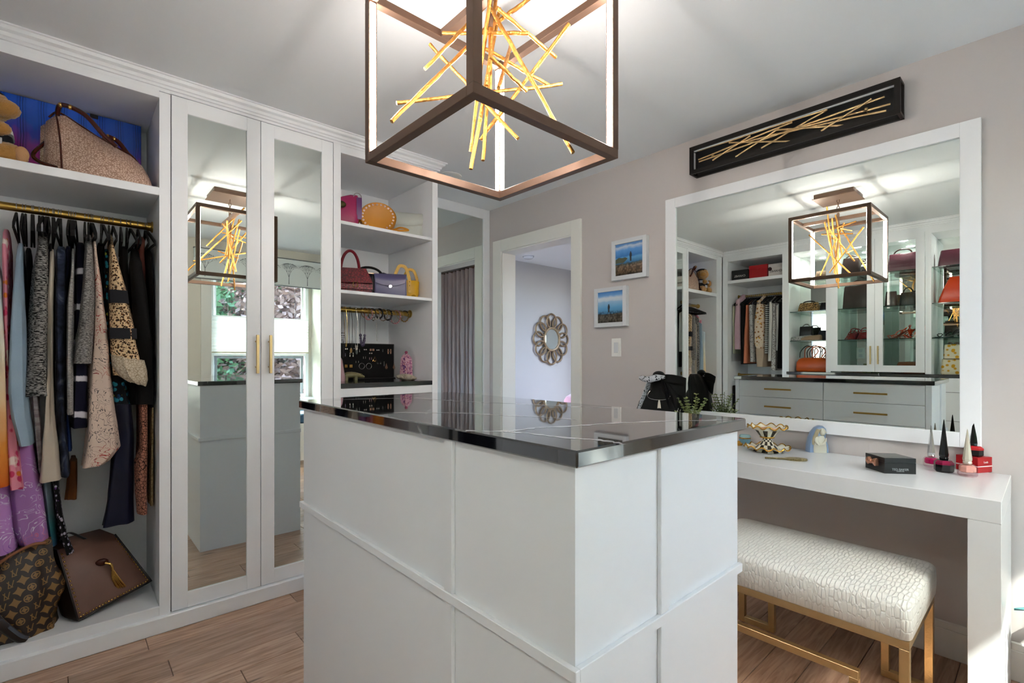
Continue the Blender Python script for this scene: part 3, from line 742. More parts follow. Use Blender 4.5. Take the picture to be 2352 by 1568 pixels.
# sconce above the mirror
sc = root('wall_sconce', 'long black box sconce with gold twigs on the wall above the mirror', 'wall light', (2.62, 0.9, 2.32))
SX0, SX1, SYa, SYb, SZ0, SZ1 = 2.579, XR, 0.4305, 1.3697, 2.245, 2.396
bb = 0.021
f = MB()
f.box(SX0, SX0 + .012, SYa, SYb, SZ1 - bb, SZ1).box(SX0, SX0 + .012, SYa, SYb, SZ0, SZ0 + bb).box(SX0, SX0 + .012, SYa, SYa + bb, SZ0 + bb, SZ1 - bb).box(SX0, SX0 + .012, SYb - bb, SYb, SZ0 + bb, SZ1 - bb)
for y in (SYa, SYb - .012):
    f.box(SX0 + .012, SX1, y, y + .012, SZ0, SZ0 + .012).box(SX0 + .012, SX1, y, y + .012, SZ1 - .012, SZ1)
    f.box(SX1 - .014, SX1, y, y + .012, SZ0 + .012, SZ1 - .012)
f.box(SX1 - .014, SX1, SYa, SYb, SZ0, SZ0 + .014)
P(f, 'frame', 'black_metal', sc)
P(MB().box(SX1 - .012, SX1 - .001, SYa + .012, SYb - .012, SZ0 + .014, SZ1 - .001), 'back_plate', mat('black_plate', '#050505', .35), sc)
P(MB().box(SX0 + .012, SX0 + .022, SYa + bb, SYb - bb, SZ1 - bb - .005, SZ1 - bb + .001), 'led_strip', 'led_off', sc)
P(MB().box(SX0 + .012, SX0 + .020, SYb - bb - .001, SYb - bb + .004, SZ0 + .03, SZ1 - .035), 'led_strip', 'led_off', sc)
def twig(mb, a, b, r, n=7, seg=9, wob=.18):
    a, b = Vector(a), Vector(b); pts = []; rr = []
    for i in range(seg + 1):
        t = i / seg; pts.append(a.lerp(b, t) + Vector([random.uniform(-1, 1) * r * wob for _ in range(3)])); rr.append(r * random.uniform(.86, 1.12))
    return mb.tube(pts, rr, n)
c3 = lambda x, y: (1560 + x / 4.356, 160 + y / 4.356)
for (a, b, dx) in (((190, 812), (1480, 395), .0), ((500, 730), (1105, 715), .006), ((193, 900), (1130, 525), .004), ((197, 922), (2055, 272), .010), ((335, 905), (712, 660), .002), ((562, 872), (1000, 585), .008),
                   ((820, 785), (1480, 400), .012), ((960, 605), (1640, 555), .004), ((600, 740), (2115, 342), .014), ((1000, 640), (2070, 408), .007), ((1420, 612), (1925, 290), .0)):
    x = SX0 + .022 + dx
    P(twig(MB(), at(*c3(*a), x=x), at(*c3(*b), x=x), .0042), 'twig', 'gold_twig_pale', sc, smooth=True)
for (a) in ((1870, 395), (335, 858)):
    p = at(*c3(*a), x=SX0 + .03)
    P(MB().tube([p, (SX1 - .01, p.y, p.z)], .005, 10).sph(p, .008, 10, 6), 'stem', 'brass', sc, smooth=True)

# framed photographs
def photo(kind):
    m = bpy.data.materials.new('photo_' + kind); MATS['photo_' + kind] = m; m.use_nodes = True
    nt = m.node_tree; b = nt.nodes['Principled BSDF']; b.inputs['Roughness'].default_value = .25
    tc = nt.nodes.new('ShaderNodeTexCoord'); sp = nt.nodes.new('ShaderNodeSeparateXYZ'); nt.links.new(tc.outputs['Generated'], sp.inputs[0])
    ns = nt.nodes.new('ShaderNodeTexNoise'); ns.inputs['Scale'].default_value = 5; ns.inputs['Detail'].default_value = 6
    nt.links.new(tc.outputs['Generated'], ns.inputs['Vector'])
    wob = nt.nodes.new('ShaderNodeMath'); wob.operation = 'MULTIPLY_ADD'; wob.inputs[1].default_value = .12 if kind == 'shore' else .07; nt.links.new(ns.outputs[0], wob.inputs[0]); nt.links.new(sp.outputs[2], wob.inputs[2])
    if kind == 'shore': st = [(0, '#20211a'), (.09, '#3a352b'), (.2, '#7c6650'), (.36, '#94806b'), (.43, '#4a5a5a'), (.46, '#3c6f9c'), (.60, '#5d9ccb'), (.66, '#3a74b4'), (.85, '#5f97d2'), (.95, '#bac8d6'), (1, '#5a86bd')]
    else: st = [(0, '#15150f'), (.06, '#4d483f'), (.2, '#6f685c'), (.32, '#57544c'), (.345, '#4a82ad'), (.52, '#5e9dca'), (.70, '#8fb6d6'), (.74, '#b8cbd8'), (.82, '#c9d3da'), (.9, '#6fa0d4'), (1, '#4c83c4')]
    r = ramp(nt, st); nt.links.new(wob.outputs[0], r.inputs[0])
    n2 = nt.nodes.new('ShaderNodeTexVoronoi'); n2.inputs['Scale'].default_value = 14; nt.links.new(tc.outputs['Generated'], n2.inputs['Vector'])
    lo = nt.nodes.new('ShaderNodeMapRange'); lo.inputs[1].default_value = .33; lo.inputs[2].default_value = .4; lo.inputs[3].default_value = .75; lo.inputs[4].default_value = 0; nt.links.new(sp.outputs[2], lo.inputs[0])
    mx = nt.nodes.new('ShaderNodeMixRGB'); mx.blend_type = 'MULTIPLY'; nt.links.new(lo.outputs[0], mx.inputs[0]); nt.links.new(r.outputs[0], mx.inputs[1])
    r2 = ramp(nt, [(0, '#ffffff'), (.45, '#c0b8b0'), (.7, '#3a3630')]); nt.links.new(n2.outputs[0], r2.inputs[0]); nt.links.new(r2.outputs[0], mx.inputs[2])
    nt.links.new(mx.outputs[0], b.inputs['Base Color'])
photo('shore'); photo('lake')
mat('photo_ink', '#23262b', .4); mat('photo_tan', '#7f7a6c', .4)
def frame(name, label, y0, y1, z0, z1, m, px, pz, ph):
    r = root(name, label, 'picture', (2.65, (y0 + y1) / 2, (z0 + z1) / 2))
    w = .027; xf = 2.630
    P(MB().box(xf, XR, y0, y0 + w, z0, z1, b=.001).box(xf, XR, y1 - w, y1, z0, z1, b=.001).box(xf, XR, y0 + w, y1 - w, z1 - w, z1).box(xf, XR, y0 + w, y1 - w, z0, z0 + w), 'frame', 'gloss_white', r)
    ph_ = P(MB().box(xf + .010, xf + .014, y0 + w - .003, y1 - w + .003, z0 + w - .003, z1 - w + .003), 'photograph', m, r)
    # small standing figure in the photograph, flat print
    def Q(a, b): return (xf + .0096, y1 - w - a * (y1 - y0 - 2 * w), z0 + w + b * (z1 - z0 - 2 * w))
    h = ph
    P(MB().add([Q(px - .03, pz), Q(px - .035, pz + h * .45), Q(px - .045, pz + h * .5), Q(px - .035, pz + h * .82), Q(px - .02, pz + h * .86), Q(px - .022, pz + h * .97), Q(px, pz + h), Q(px + .022, pz + h * .97), Q(px + .02, pz + h * .86), Q(px + .038, pz + h * .8), Q(px + .045, pz + h * .5), Q(px + .03, pz + h * .45), Q(px + .03, pz)], [tuple(range(13))]), 'printed_figure', 'photo_ink', ph_)
    return Q, ph_, r
Q, ph_, r = frame('framed_photograph', 'upper white framed photo of a rocky shore and a standing figure', 1.680, 1.9396, 1.722, 1.979, 'photo_shore', .56, .42, .30)
P(MB().add([Q(0, .52), Q(.12, .58), Q(.25, .55), Q(.36, .56), Q(.45, .52), Q(.4, .47), Q(.3, .40), Q(0, .40)], [tuple(range(8))]), 'printed_trees', mat('photo_green', '#4d5340', .4), ph_)
Q, ph_, r = frame('framed_photograph', 'lower white framed photo of a figure before a blue lake', 1.827, 2.083, 1.425, 1.683, 'photo_lake', .44, .33, .27)
# light switch
sw = root('light_switch', 'white rocker light switch on the wall below the framed photos', 'light switch', (XR, 1.922, 1.288))
P(MB().box(XR - .006, XR, 1.885, 1.960, 1.228, 1.348, b=.0025), 'plate', 'trim_white', sw)
P(MB().box(XR - .009, XR - .006, 1.906, 1.939, 1.254, 1.321, b=.001), 'rocker', 'gloss_white', sw)
for z in (1.238, 1.338): P(MB().lathe([(.003, 0), (.003, -.001)], (XR - .006, 1.9225, z), 10, ax='x'), 'screw', 'trim_white', sw)
# ceiling fittings
rl = root('recessed_ceiling_light', 'round white recessed ceiling light before the mirrored closet door', 'ceiling light', (1.95, 2.80, C))
P(MB().lathe([(.085, 0), (.085, -.004), (.066, -.008), (.066, -.001)], rl.location, 28), 'trim_ring', 'trim_white', rl, smooth=True)
P(MB().lathe([(.064, -.002), (.03, -.004), (.001, -.0045)], rl.location, 24), 'lens', mat('lens_white', '#e8e8e6', .5), rl, smooth=True)

# chandelier
ch = root('cube_chandelier', 'bronze cube chandelier with light tubes and gold twigs over the island', 'chandelier', (0.92, 1.1125, 2.05))
X0, X1, Y0, Y1, Z0, Z1 = 0.655, 1.186, 0.85, 1.376, 1.80, 2.30
w = 0.025
for x in (X0, X1 - w):
    for y in (Y0, Y1 - w):
        P(MB().box(x, x + w, y, y + w, Z0 + w, Z1 - w), 'post', 'bronze', ch)
        ix = x + w if x == X0 else x; iy = y + w if y == Y0 else y
        sx = 1 if x == X0 else -1; sy = 1 if y == Y0 else -1
        P(MB().box(ix, ix + sx * .0012, y + .004, y + w - .004, Z0 + w + .006, Z1 - w - .006), 'light_strip', mat('strip_glow', '#fff6ee', .5, emit=58.0), ch)
        P(MB().box(x + .004, x + w - .004, iy, iy + sy * .0012, Z0 + w + .006, Z1 - w - .006), 'light_strip', 'strip_glow', ch)
for z in (Z0, Z1 - w):
    for y in (Y0, Y1 - w): P(MB().box(X0, X1, y, y + w, z, z + w, b=.001), 'rail', 'bronze', ch)
    for x in (X0, X1 - w): P(MB().box(x, x + w, Y0 + w, Y1 - w, z, z + w, b=.001), 'rail', 'bronze', ch)
P(MB().box(.92 - .0125, .92 + .0125, Y0 + w, Y1 - w, Z1 - w, Z1), 'cross_bar', 'bronze', ch)
P(MB().tube([(.92, 1.1125, 2.19), (.92, 1.1125, 2.33)], .009, 12), 'stem', 'bronze', ch, smooth=True)
P(MB().box(.92 - .13, .92 + .13, 1.1125 - .13, 1.1125 + .13, 2.440, C - .001, b=.002).box(.92 - .14, .92 + .14, 1.1125 - .14, 1.1125 + .14, 2.436, 2.440), 'canopy', 'bronze', ch)
for k, z in enumerate((2.345, 2.372, 2.399, 2.426)):
    P(MB().tube(arc((.92, 1.1125, z), .014, 0, 2 * math.pi * 15 / 16, 15, 'x' if k % 2 else 'y', .6), .0026, 6, loop=True), 'chain_link', 'bronze', ch, smooth=True)
cc = lambda x, y: (820 + x / 3.266, y / 3.266)
CF = 1.44
def atd(uv, d):
    l = (uv[0] - 1176) / F_PX; k = CF + d
    return Vector(((CY + SY * l) * k, (SY - CY * l) * k, CAM_H + (HORIZON - uv[1]) / F_PX * k))
for (a, da, b, db) in (((260, 910), -.14, (1000, 180), .10), ((300, 775), -.10, (1535, 632), .12), ((510, 515), -.05, (1080, -80), .10), ((550, 335), .12, (1205, 1040), -.06), ((645, 248), .05, (1290, 248), -.04), ((1592, 183), -.05, (925, 1050), .05),
                       ((1050, 60), -.08, (1490, 428), .10), ((1000, 60), .0, (1622, 1148), -.12), ((960, 365), .02, (1440, 640), .14), ((1000, 420), -.10, (1272, 682), .0), ((1045, -60), .03, (975, 640), -.03), ((1000, -40), -.04, (850, 1140), .10),
                       ((1070, 60), .06, (855, 1270), -.03), ((1010, 300), .08, (948, 1205), .0), ((1310, -20), -.06, (950, 240), .05), ((1150, 350), .1, (1060, 665), -.1)):
    p, q = atd(cc(*a), da), atd(cc(*b), db)
    P(twig(MB(), p, q, .0056, 8, 12), 'twig', 'gold_twig', ch, smooth=True)
P(MB().tube([(.92, 1.1125, 1.98), (.92, 1.1125, 2.19)], .0055, 8), 'twig', 'gold_twig', ch, smooth=True)

# ---------------------------------------------------------------- fabrics
def fabric(name, style, cols, scale=30.0, rough=0.85, bump=0.25):
    if name in MATS: return MATS[name]
    m = bpy.data.materials.new(name); MATS[name] = m; m.use_nodes = True
    nt = m.node_tree; b = nt.nodes['Principled BSDF']; b.inputs['Roughness'].default_value = rough
    b.inputs['Specular IOR Level'].default_value = 0.25
    tc = nt.nodes.new('ShaderNodeTexCoord'); L = nt.links
    def noise(sc, det=4, vec=None, dist=0):
        n = nt.nodes.new('ShaderNodeTexNoise'); n.inputs['Scale'].default_value = sc; n.inputs['Detail'].default_value = det; n.inputs['Distortion'].default_value = dist
        L.new(vec if vec else tc.outputs['Object'], n.inputs['Vector']); return n.outputs[0]
    def mapping(sx, sy, sz):
        q = nt.nodes.new('ShaderNodeMapping'); q.inputs['Scale'].default_value = (sx, sy, sz); L.new(tc.outputs['Object'], q.inputs[0]); return q.outputs[0]
    def voro(sc, feat='F1', vec=None):
        n = nt.nodes.new('ShaderNodeTexVoronoi'); n.feature = feat; n.inputs['Scale'].default_value = sc
        L.new(vec if vec else tc.outputs['Object'], n.inputs['Vector']); return n
    def mixc(f, a, c):
        q = nt.nodes.new('ShaderNodeMixRGB'); L.new(f, q.inputs[0])
        for i, k in ((1, a), (2, c)):
            if isinstance(k, str): q.inputs[i].default_value = (*rgb(k), 1)
            else: L.new(k, q.inputs[i])
        return q.outputs[0]
    def step(v, a, c, inv=False):
        q = nt.nodes.new('ShaderNodeMapRange'); q.inputs[1].default_value = a; q.inputs[2].default_value = c
        if inv: q.inputs[3].default_value = 1; q.inputs[4].default_value = 0
        L.new(v, q.inputs[0]); return q.outputs[0]
    if style == 'solid':
        out = mixc(noise(6), cols[0], cols[-1])
    elif style == 'marl':
        n = noise(1.0, 3, mapping(scale, scale, scale * 4)); out = mixc(step(n, .42, .58), cols[0], cols[1])
    elif style == 'tiedye':
        n = noise(scale, 3, None, 1.2); r = ramp(nt, [((i + .5) / len(cols) * .7 + .15, c) for i, c in enumerate(cols)]); L.new(n, r.inputs[0]); out = r.outputs[0]
    elif style == 'vertical':      # colours change from hem to collar
        sp = nt.nodes.new('ShaderNodeSeparateXYZ'); L.new(tc.outputs['Generated'], sp.inputs[0])
        a = nt.nodes.new('ShaderNodeMath'); a.operation = 'MULTIPLY_ADD'; a.inputs[1].default_value = .22; L.new(noise(9), a.inputs[0]); L.new(sp.outputs[2], a.inputs[2])
        r = ramp(nt, [(i / max(1, len(cols) - 1) * .85 + .1, c) for i, c in enumerate(cols)]); L.new(a.outputs[0], r.inputs[0]); out = r.outputs[0]
    elif style == 'floral':
        v = voro(scale); out = mixc(step(v.outputs[0], .30, .40), cols[1], cols[0])
        if len(cols) > 2: out = mixc(step(voro(scale * .6, 'F1', mapping(1.3, 1.3, 1.3)).outputs[0], .18, .24, False), cols[2], out)
        if len(cols) > 3: out = mixc(step(noise(scale * .5), .60, .64), out, cols[3])
    elif style == 'lines':
        n = noise(scale * .35, 2, None, 1.6)
        p = nt.nodes.new('ShaderNodeMath'); p.operation = 'PINGPONG'; p.inputs[1].default_value = .07; L.new(n, p.inputs[0])
        line = step(p.outputs[0], .006, .014, True)
        gate = step(noise(7), .40, .46)
        g = nt.nodes.new('ShaderNodeMath'); g.operation = 'MULTIPLY'; L.new(line, g.inputs[0]); L.new(gate, g.inputs[1])
        out = mixc(g.outputs[0], cols[0], cols[1])
        if len(cols) > 2:
            g2 = nt.nodes.new('ShaderNodeMath'); g2.operation = 'MULTIPLY'; L.new(g.outputs[0], g2.inputs[0]); L.new(step(noise(5, 2, mapping(1, 1, 1.7)), .5, .56), g2.inputs[1])
            out = mixc(g2.outputs[0], out, cols[2])
    elif style == 'leopard':
        v = voro(scale); a = step(v.outputs[0], .16, .2, True); ring = step(v.outputs[0], .36, .42, True)
        out = mixc(ring, cols[0], cols[1]); out = mixc(a, out, cols[2])
        n = noise(scale * 1.6, 3); out = mixc(step(n, .56, .6), out, cols[1])
    elif style == 'lace':
        v = voro(scale, 'DISTANCE_TO_EDGE'); out = mixc(step(v.outputs[0], .03, .09), cols[1], cols[0])
    elif style == 'stripes':
        w = nt.nodes.new('ShaderNodeTexWave'); w.bands_direction = 'Z'; w.inputs['Scale'].default_value = scale; w.inputs['Distortion'].default_value = .4; L.new(tc.outputs['Object'], w.inputs['Vector'])
        out = mixc(step(w.outputs[0], .45, .55), cols[0], cols[1])
    elif style == 'blocks':
        sp = nt.nodes.new('ShaderNodeSeparateXYZ'); L.new(mapping(1, 1, scale), sp.inputs[0])
        n = noise(14); a = nt.nodes.new('ShaderNodeMath'); a.operation = 'MULTIPLY_ADD'; a.inputs[1].default_value = .5; L.new(n, a.inputs[0]); L.new(sp.outputs[2], a.inputs[2])
        f = nt.nodes.new('ShaderNodeMath'); f.operation = 'PINGPONG'; f.inputs[1].default_value = 1; L.new(a.outputs[0], f.inputs[0])
        out = mixc(step(f.outputs[0], .80, .86), cols[0], cols[1])
    L.new(out, b.inputs['Base Color'])
    n = noise(420, 2); bp = nt.nodes.new('ShaderNodeBump'); bp.inputs['Strength'].default_value = bump; bp.inputs['Distance'].default_value = .002
    L.new(n, bp.inputs['Height']); L.new(bp.outputs[0], b.inputs['Normal'])
    return m

def garment(name, label, prof, fab, front, back, rail, mp, fold=1.0, seed=0, group=None, cat='clothing', neck=True, extra=None):
    """prof: (height, left, right) down the front edge; front/back: depth range; mp maps (along rail, depth, height)"""
    rnd = random.Random(seed)
    n = 36; R = []
    ph = [rnd.uniform(0, 6.28) for _ in range(6)]
    # resample the profile
    lev = []
    for (z0, a0, b0), (z1, a1, b1) in zip(prof, prof[1:]):
        k = max(2, int(abs(z0 - z1) / .035))
        for i in range(k):
            t = i / k; t2 = t * t * (3 - 2 * t) * .5 + t * .5
            lev.append((z0 + (z1 - z0) * t, a0 + (a1 - a0) * t2, b0 + (b1 - b0) * t2))
    lev.append(prof[-1])
    ztop = prof[0][0]; zlo = prof[-1][0]; ctop = (prof[0][1] + prof[0][2]) / 2
    def ring(z, a, b, f, bk, amp):
        c, hw = (a + b) / 2, (b - a) / 2; cd, hd = (f + bk) / 2, (bk - f) / 2
        out = []
        for k in range(n):
            t = 2 * math.pi * k / n; cs, sn = math.cos(t), math.sin(t)
            s = c + hw * math.copysign(abs(cs) ** .38, cs); d = cd - hd * math.copysign(abs(sn) ** .55, sn)
            q = (d - f) / max(.05, (bk - f))
            g_ = min(1, max(0, (q - .22) / .42)); g_ = g_ * g_ * (3 - 2 * g_)
            s = c + (s - c) * (1 - g_ * (1 - min(1, .0085 / max(hw, .004))))
            s += (ctop - c) * g_ * .8
            s += amp * min(hw, .03) * .22 * (1 - .6 * g_) * math.sin(q * 17 + ph[0] + 2.2 * z) * abs(cs)
            s += amp * min(hw, .03) * .12 * (1 - .6 * g_) * math.sin(q * 31 + ph[1] - 3 * z) * abs(cs)
            d += amp * .012 * math.sin(3.0 * (s - c) / max(hw, .01) + ph[2] + 4 * z) * (1 if sn > 0 else .5)
            out.append(mp(s, d, z))
        return out
    if neck:
        a, b = lev[0][1], lev[0][2]; c = (a + b) / 2; hw = min((b - a) / 2, .016)
        R.append(ring(ztop + .075, c - hw * .7, c + hw * .7, rail - .05, rail + .05, 0))
        R.append(ring(ztop + .055, c - hw, c + hw, rail - .085, rail + .085, 0))
        R.append(ring(ztop + .02, (a + c - hw) / 2, (b + c + hw) / 2, (front + rail) / 2 - .04, (back + rail) / 2 + .04, .3))
    for z, a, b in lev:
        g = (ztop - z) / max(.01, ztop - zlo)
        R.append(ring(z, a, b, front, back, fold * min(1, .25 + g * 1.6)))
    r = root(name, label, cat, mp((prof[0][1] + prof[0][2]) / 2, rail, zlo), group=group)
    body = P(MB().rings(R), 'cloth', fab, r, smooth=80)
    return r, body

# ---------------------------------------------------------------- clothes on the wardrobe rail
WM = lambda s, d, z: (s, d, z)
def wprof(yf, rows):
    out = []
    for v, a, b in rows:
        p, q = at(a, v, y=yf), at(b, v, y=yf); out.append((p.z, min(max(p.x, -.345), .285), min(q.x, .296)))
    return out
RAIL = 2.90
f_ = fabric
f_('black_cloth', 'solid', ['#050505', '#0c0a0a']); f_('navy_satin', 'solid', ['#04050e', '#0d1030'], rough=.45)
CL = [
 ('summer_dress', 'cream to orange ombre dress at the cut-off end of the wardrobe rail', [(640, -40, 4), (800, -40, 14), (1000, -40, 18), (1126, -40, 20)], f_('ombre_cream', 'vertical', ['#c85e1e', '#d88a3a', '#e0c49a', '#d9d2bd', '#b9c6cc'], 9), 2.74),
 ('floral_dress', 'pink and orange flower-print dress near the cut-off end of the wardrobe rail', [(560, 2, 17), (700, 4, 20), (850, 10, 22), (930, 12, 32), (1010, 16, 42), (1080, 20, 50), (1127, 22, 57)], f_('floral_pink', 'floral', ['#d98a9c', '#c23b62', '#d7792f', '#e7d6cf'], 26), 2.77),
 ('long_dress', 'long lilac and pink dress with white line drawings, hanging to the handbags', [(1000, 40, 70), (1060, 32, 82), (1150, 22, 100), (1220, 30, 108), (1262, 48, 113)], f_('lilac_lines', 'lines', ['#a878b4', '#d9cfe0', '#c86e9a'], 30), 2.80),
 ('long_skirt', 'lilac patterned skirt at the cut-off end, above the monogram bag', [(1120, -40, 22), (1200, -40, 36), (1290, -40, 46)], f_('lilac_lines2', 'lines', ['#b684c4', '#e0d8e8', '#8f55b0'], 36), 2.82),
 ('denim_shirt', 'pale blue denim shirt with rolled sleeve on the wardrobe rail', [(590, 34, 50), (680, 26, 54), (760, 22, 58), (900, 18, 62), (960, 24, 66), (1010, 38, 74), (1026, 42, 76)], f_('pale_denim', 'solid', ['#7d93a6', '#9db2c2'], bump=.5), 2.74),
 ('marl_cardigan', 'black and white marl cardigan next to the pale denim shirt', [(562, 84, 110), (620, 72, 113), (700, 66, 112), (800, 56, 108), (880, 50, 108), (912, 48, 112)], f_('marl_black', 'marl', ['#0b0b0c', '#8f8d8a'], 80), 2.75),
 ('striped_scarf', 'pale pink striped blouse hanging below the marl cardigan', [(900, 72, 86), (980, 78, 93), (1086, 88, 99)], f_('pink_grey_stripe', 'marl', ['#b7a5ab', '#d7d0d0'], 14), 2.83),
 ('long_vest', 'long cream vest with grey inner side, middle of the wardrobe rail', [(605, 112, 124), (700, 106, 121), (850, 108, 120), (950, 102, 124), (1050, 94, 136), (1110, 89, 142)], f_('cream_cloth', 'solid', ['#a79b8c', '#c4b9a9']), 2.76),
 ('dark_dress', 'dark navy watercolour dress between the cream vest and the grey knit', [(600, 128, 152), (720, 126, 152), (850, 128, 150), (980, 130, 152), (1060, 136, 158), (1098, 140, 160)], f_('navy_wash', 'tiedye', ['#050507', '#0d1220', '#2a3348', '#6d737e'], 11), 2.79),
 ('ribbed_knit', 'narrow light grey ribbed knit hanging beside the grey marl jacket', [(603, 164, 171), (700, 154, 170), (850, 152, 168), (953, 153, 169)], f_('rib_grey', 'marl', ['#8b8a88', '#b0aeab'], 60), 2.76),
 ('tie_dye_dress', 'dark navy dress with white tie-dye bands behind the grey marl jacket', [(590, 174, 196), (720, 172, 198), (850, 170, 200), (985, 164, 200)], f_('navy_white_blocks', 'blocks', ['#0a0b22', '#c9c6cf'], 13), 2.79),
 ('marl_jacket', 'grey marl jacket with a wide straight sleeve on the wardrobe rail', [(565, 196, 214), (640, 190, 218), (720, 182, 217), (800, 170, 213), (835, 164, 211)], f_('marl_grey', 'marl', ['#4d4b49', '#908d8a'], 90), 2.72),
 ('floral_blouse', 'long cream blouse with grey and red flower line drawing', [(560, 214, 222), (680, 216, 238), (760, 212, 248), (850, 206, 254), (930, 202, 262), (1000, 200, 272), (1035, 195, 277), (1066, 190, 252), (1076, 188, 236)], f_('cream_flower_lines', 'lines', ['#cdb7a8', '#4a4648', '#a32f2c'], 46), 2.745),
 ('teal_print_top', 'teal and yellow print top showing behind the cream blouse', [(606, 240, 252), (720, 238, 250), (800, 238, 252), (880, 258, 290), (930, 264, 300)], f_('teal_print', 'floral', ['#0c0f14', '#2b8298', '#a8b04a', '#15406a'], 40), 2.80),
 ('tiered_blouse', 'tan flower-print blouse with dark navy lace bands and a ruffled cuff', [(565, 254, 264), (620, 252, 282), (664, 251, 294), (694, 252, 298), (752, 254, 315), (776, 255, 316), (830, 258, 330), (862, 262, 336)], f_('tan_leopard', 'leopard', ['#d2b48c', '#2a1a10', '#8a4f1c'], 92), 2.715),
 ('black_jacket', 'black velvet jacket at the mirror-door end of the wardrobe rail', [(598, 300, 330), (700, 306, 346), (800, 316, 356), (930, 318, 362)], f_('black_cloth', 'solid', ['#050505', '#0c0a0a']), 2.74),
 ('dark_brown_coat', 'very dark brown coat, last on the wardrobe rail beside the side panel', [(606, 338, 352), (700, 344, 362), (850, 350, 366), (936, 346, 366)], f_('dark_brown_cloth', 'solid', ['#120d0a', '#1d1511']), 2.79),
 ('satin_trousers', 'dark navy satin trousers flaring at the hem over the leather tote', [(930, 262, 304), (1000, 268, 308), (1080, 256, 306), (1160, 246, 306), (1214, 233, 309)], f_('navy_satin', 'solid', ['#04050e', '#0d1030'], rough=.45), 2.78),
 ('pink_lace_dress', 'black dress with pink lace front near the right end of the rail', [(930, 322, 342), (1030, 324, 343), (1060, 312, 343), (1130, 313, 342), (1184, 318, 342)], f_('pink_lace', 'lace', ['#a9705c', '#1a0f0d'], 70), 2.77),
 ('cream_lace_skirt', 'cream lace skirt hanging against the right side panel', [(934, 352, 364), (1050, 347, 364), (1162, 345, 364)], f_('cream_lace', 'lace', ['#b09a74', '#7c6846'], 60), 2.80),
 ('flower_trousers', 'narrow black trousers with white and purple flowers above the bags', [(1100, 121, 133), (1180, 128, 143), (1236, 138, 154), (1275, 150, 170)], f_('black_flower', 'floral', ['#08080a', '#a8a4b4', '#54306b'], 60), 2.81),
 ('teal_knit', 'grey and teal knit hanging below the long cream vest', [(1100, 96, 118), (1170, 104, 126), (1256, 114, 133)], f_('teal_knit_cloth', 'vertical', ['#3a5a80', '#2f6f72', '#5e7078', '#6e7c86'], 20), 2.84),
 ('rust_suede_skirt', 'rust brown suede corner hanging behind the grey hem', [(1060, 160, 178), (1120, 154, 177), (1150, 150, 176)], f_('rust_suede', 'solid', ['#5a3214', '#6f4019']), 2.90),
 ('blue_skirt', 'bright blue hem hanging beneath the ribbed knit', [(940, 140, 160), (1000, 138, 163), (1038, 138, 166)], f_('blue_cloth', 'solid', ['#12264f', '#1d3a72']), 2.86),
 ('jeans', 'folded blue jeans hem hanging beside the monogram bag', [(1240, 26, 62), (1300, 20, 60), (1330, 16, 50)], f_('jeans_blue', 'solid', ['#27374f', '#3d5270'], bump=.6), 2.86),
 ('black_camisole', 'black camisole between the pale denim shirt and the marl cardigan', [(610, 58, 72), (750, 56, 74), (905, 60, 76)], 'black_cloth', 2.85),
 ('black_tunic', 'black tunic between the marl cardigan and the cream vest', [(600, 112, 120), (760, 112, 124), (930, 112, 126)], 'black_cloth', 2.86),
 ('navy_blouse', 'dark navy blouse just left of the ribbed knit', [(604, 150, 164), (800, 148, 160), (940, 146, 160)], 'navy_satin', 2.85),
 ('black_dress', 'black dress behind the cream flower blouse', [(596, 222, 240), (760, 224, 244), (900, 246, 268)], 'black_cloth', 2.86),
 ('dark_blouse', 'dark blouse behind the tiered tan blouse', [(600, 276, 296), (760, 290, 312), (930, 296, 322)], 'black_cloth', 2.82),
 ('maroon_top', 'dusky pink topped black dress near the right end of the rail', [(578, 318, 334), (640, 316, 338), (800, 322, 344)], f_('dusky_black', 'vertical', ['#080606', '#0a0707', '#1a0f0d', '#7a4a40'], 9), 2.83),
]
random.seed(5)
for i, (nm, lb, rows, fab, yf) in enumerate(CL):
    if isinstance(fab, str): fab = MATS[fab]
    r, body = garment(nm, lb, wprof(yf, rows), fab, yf, 3.07 + (i % 3) * .015, RAIL, WM, fold=.9, seed=i, neck=rows[0][0] < 650)
    if nm == 'tiered_blouse':
        mat('navy_band', '#070812', .8)
        for va_, vb_ in ((664, 694), (752, 777)):
            rws = [(va_, 250, 295 if va_ < 700 else 316.5), (vb_, 251, 299.5 if va_ < 700 else 317.5)]
            R = []
            for v, a, b in rws:
                p, q = at(a, v, y=2.708), at(b, v, y=2.708)
                R.append([(p.x, 2.76, p.z), (p.x + .004, 2.709, p.z), ((p.x + q.x) / 2, 2.705, p.z), (q.x - .004, 2.709, p.z), (q.x + .002, 2.80, p.z), ((p.x + q.x) / 2, 2.80, p.z)])
            P(MB().rings(R), 'lace_band', 'navy_band', r, smooth=60)
        R = []
        for v, a, b, d in ((822, 256, 334, 0), (845, 258, 340, .012), (868, 272, 342, .016), (882, 296, 338, .008)):
            p, q = at(a, v, y=2.70), at(b, v, y=2.70); ring_ = []
            for k in range(20):
                t = 2 * math.pi * k / 20
                ring_.append(((p.x + q.x) / 2 + (q.x - p.x) / 2 * math.cos(t), 2.735 - (.032 + d) * math.sin(t) + .005 * math.sin(9 * t), p.z + .012 * math.cos(t) * -1 + .004 * math.sin(7 * t)))
            R.append(ring_)
        P(MB().rings(R), 'ruffle', f_('ruffle_cloth', 'lace', ['#b9ac98', '#8a7a62'], 90), r, smooth=70)

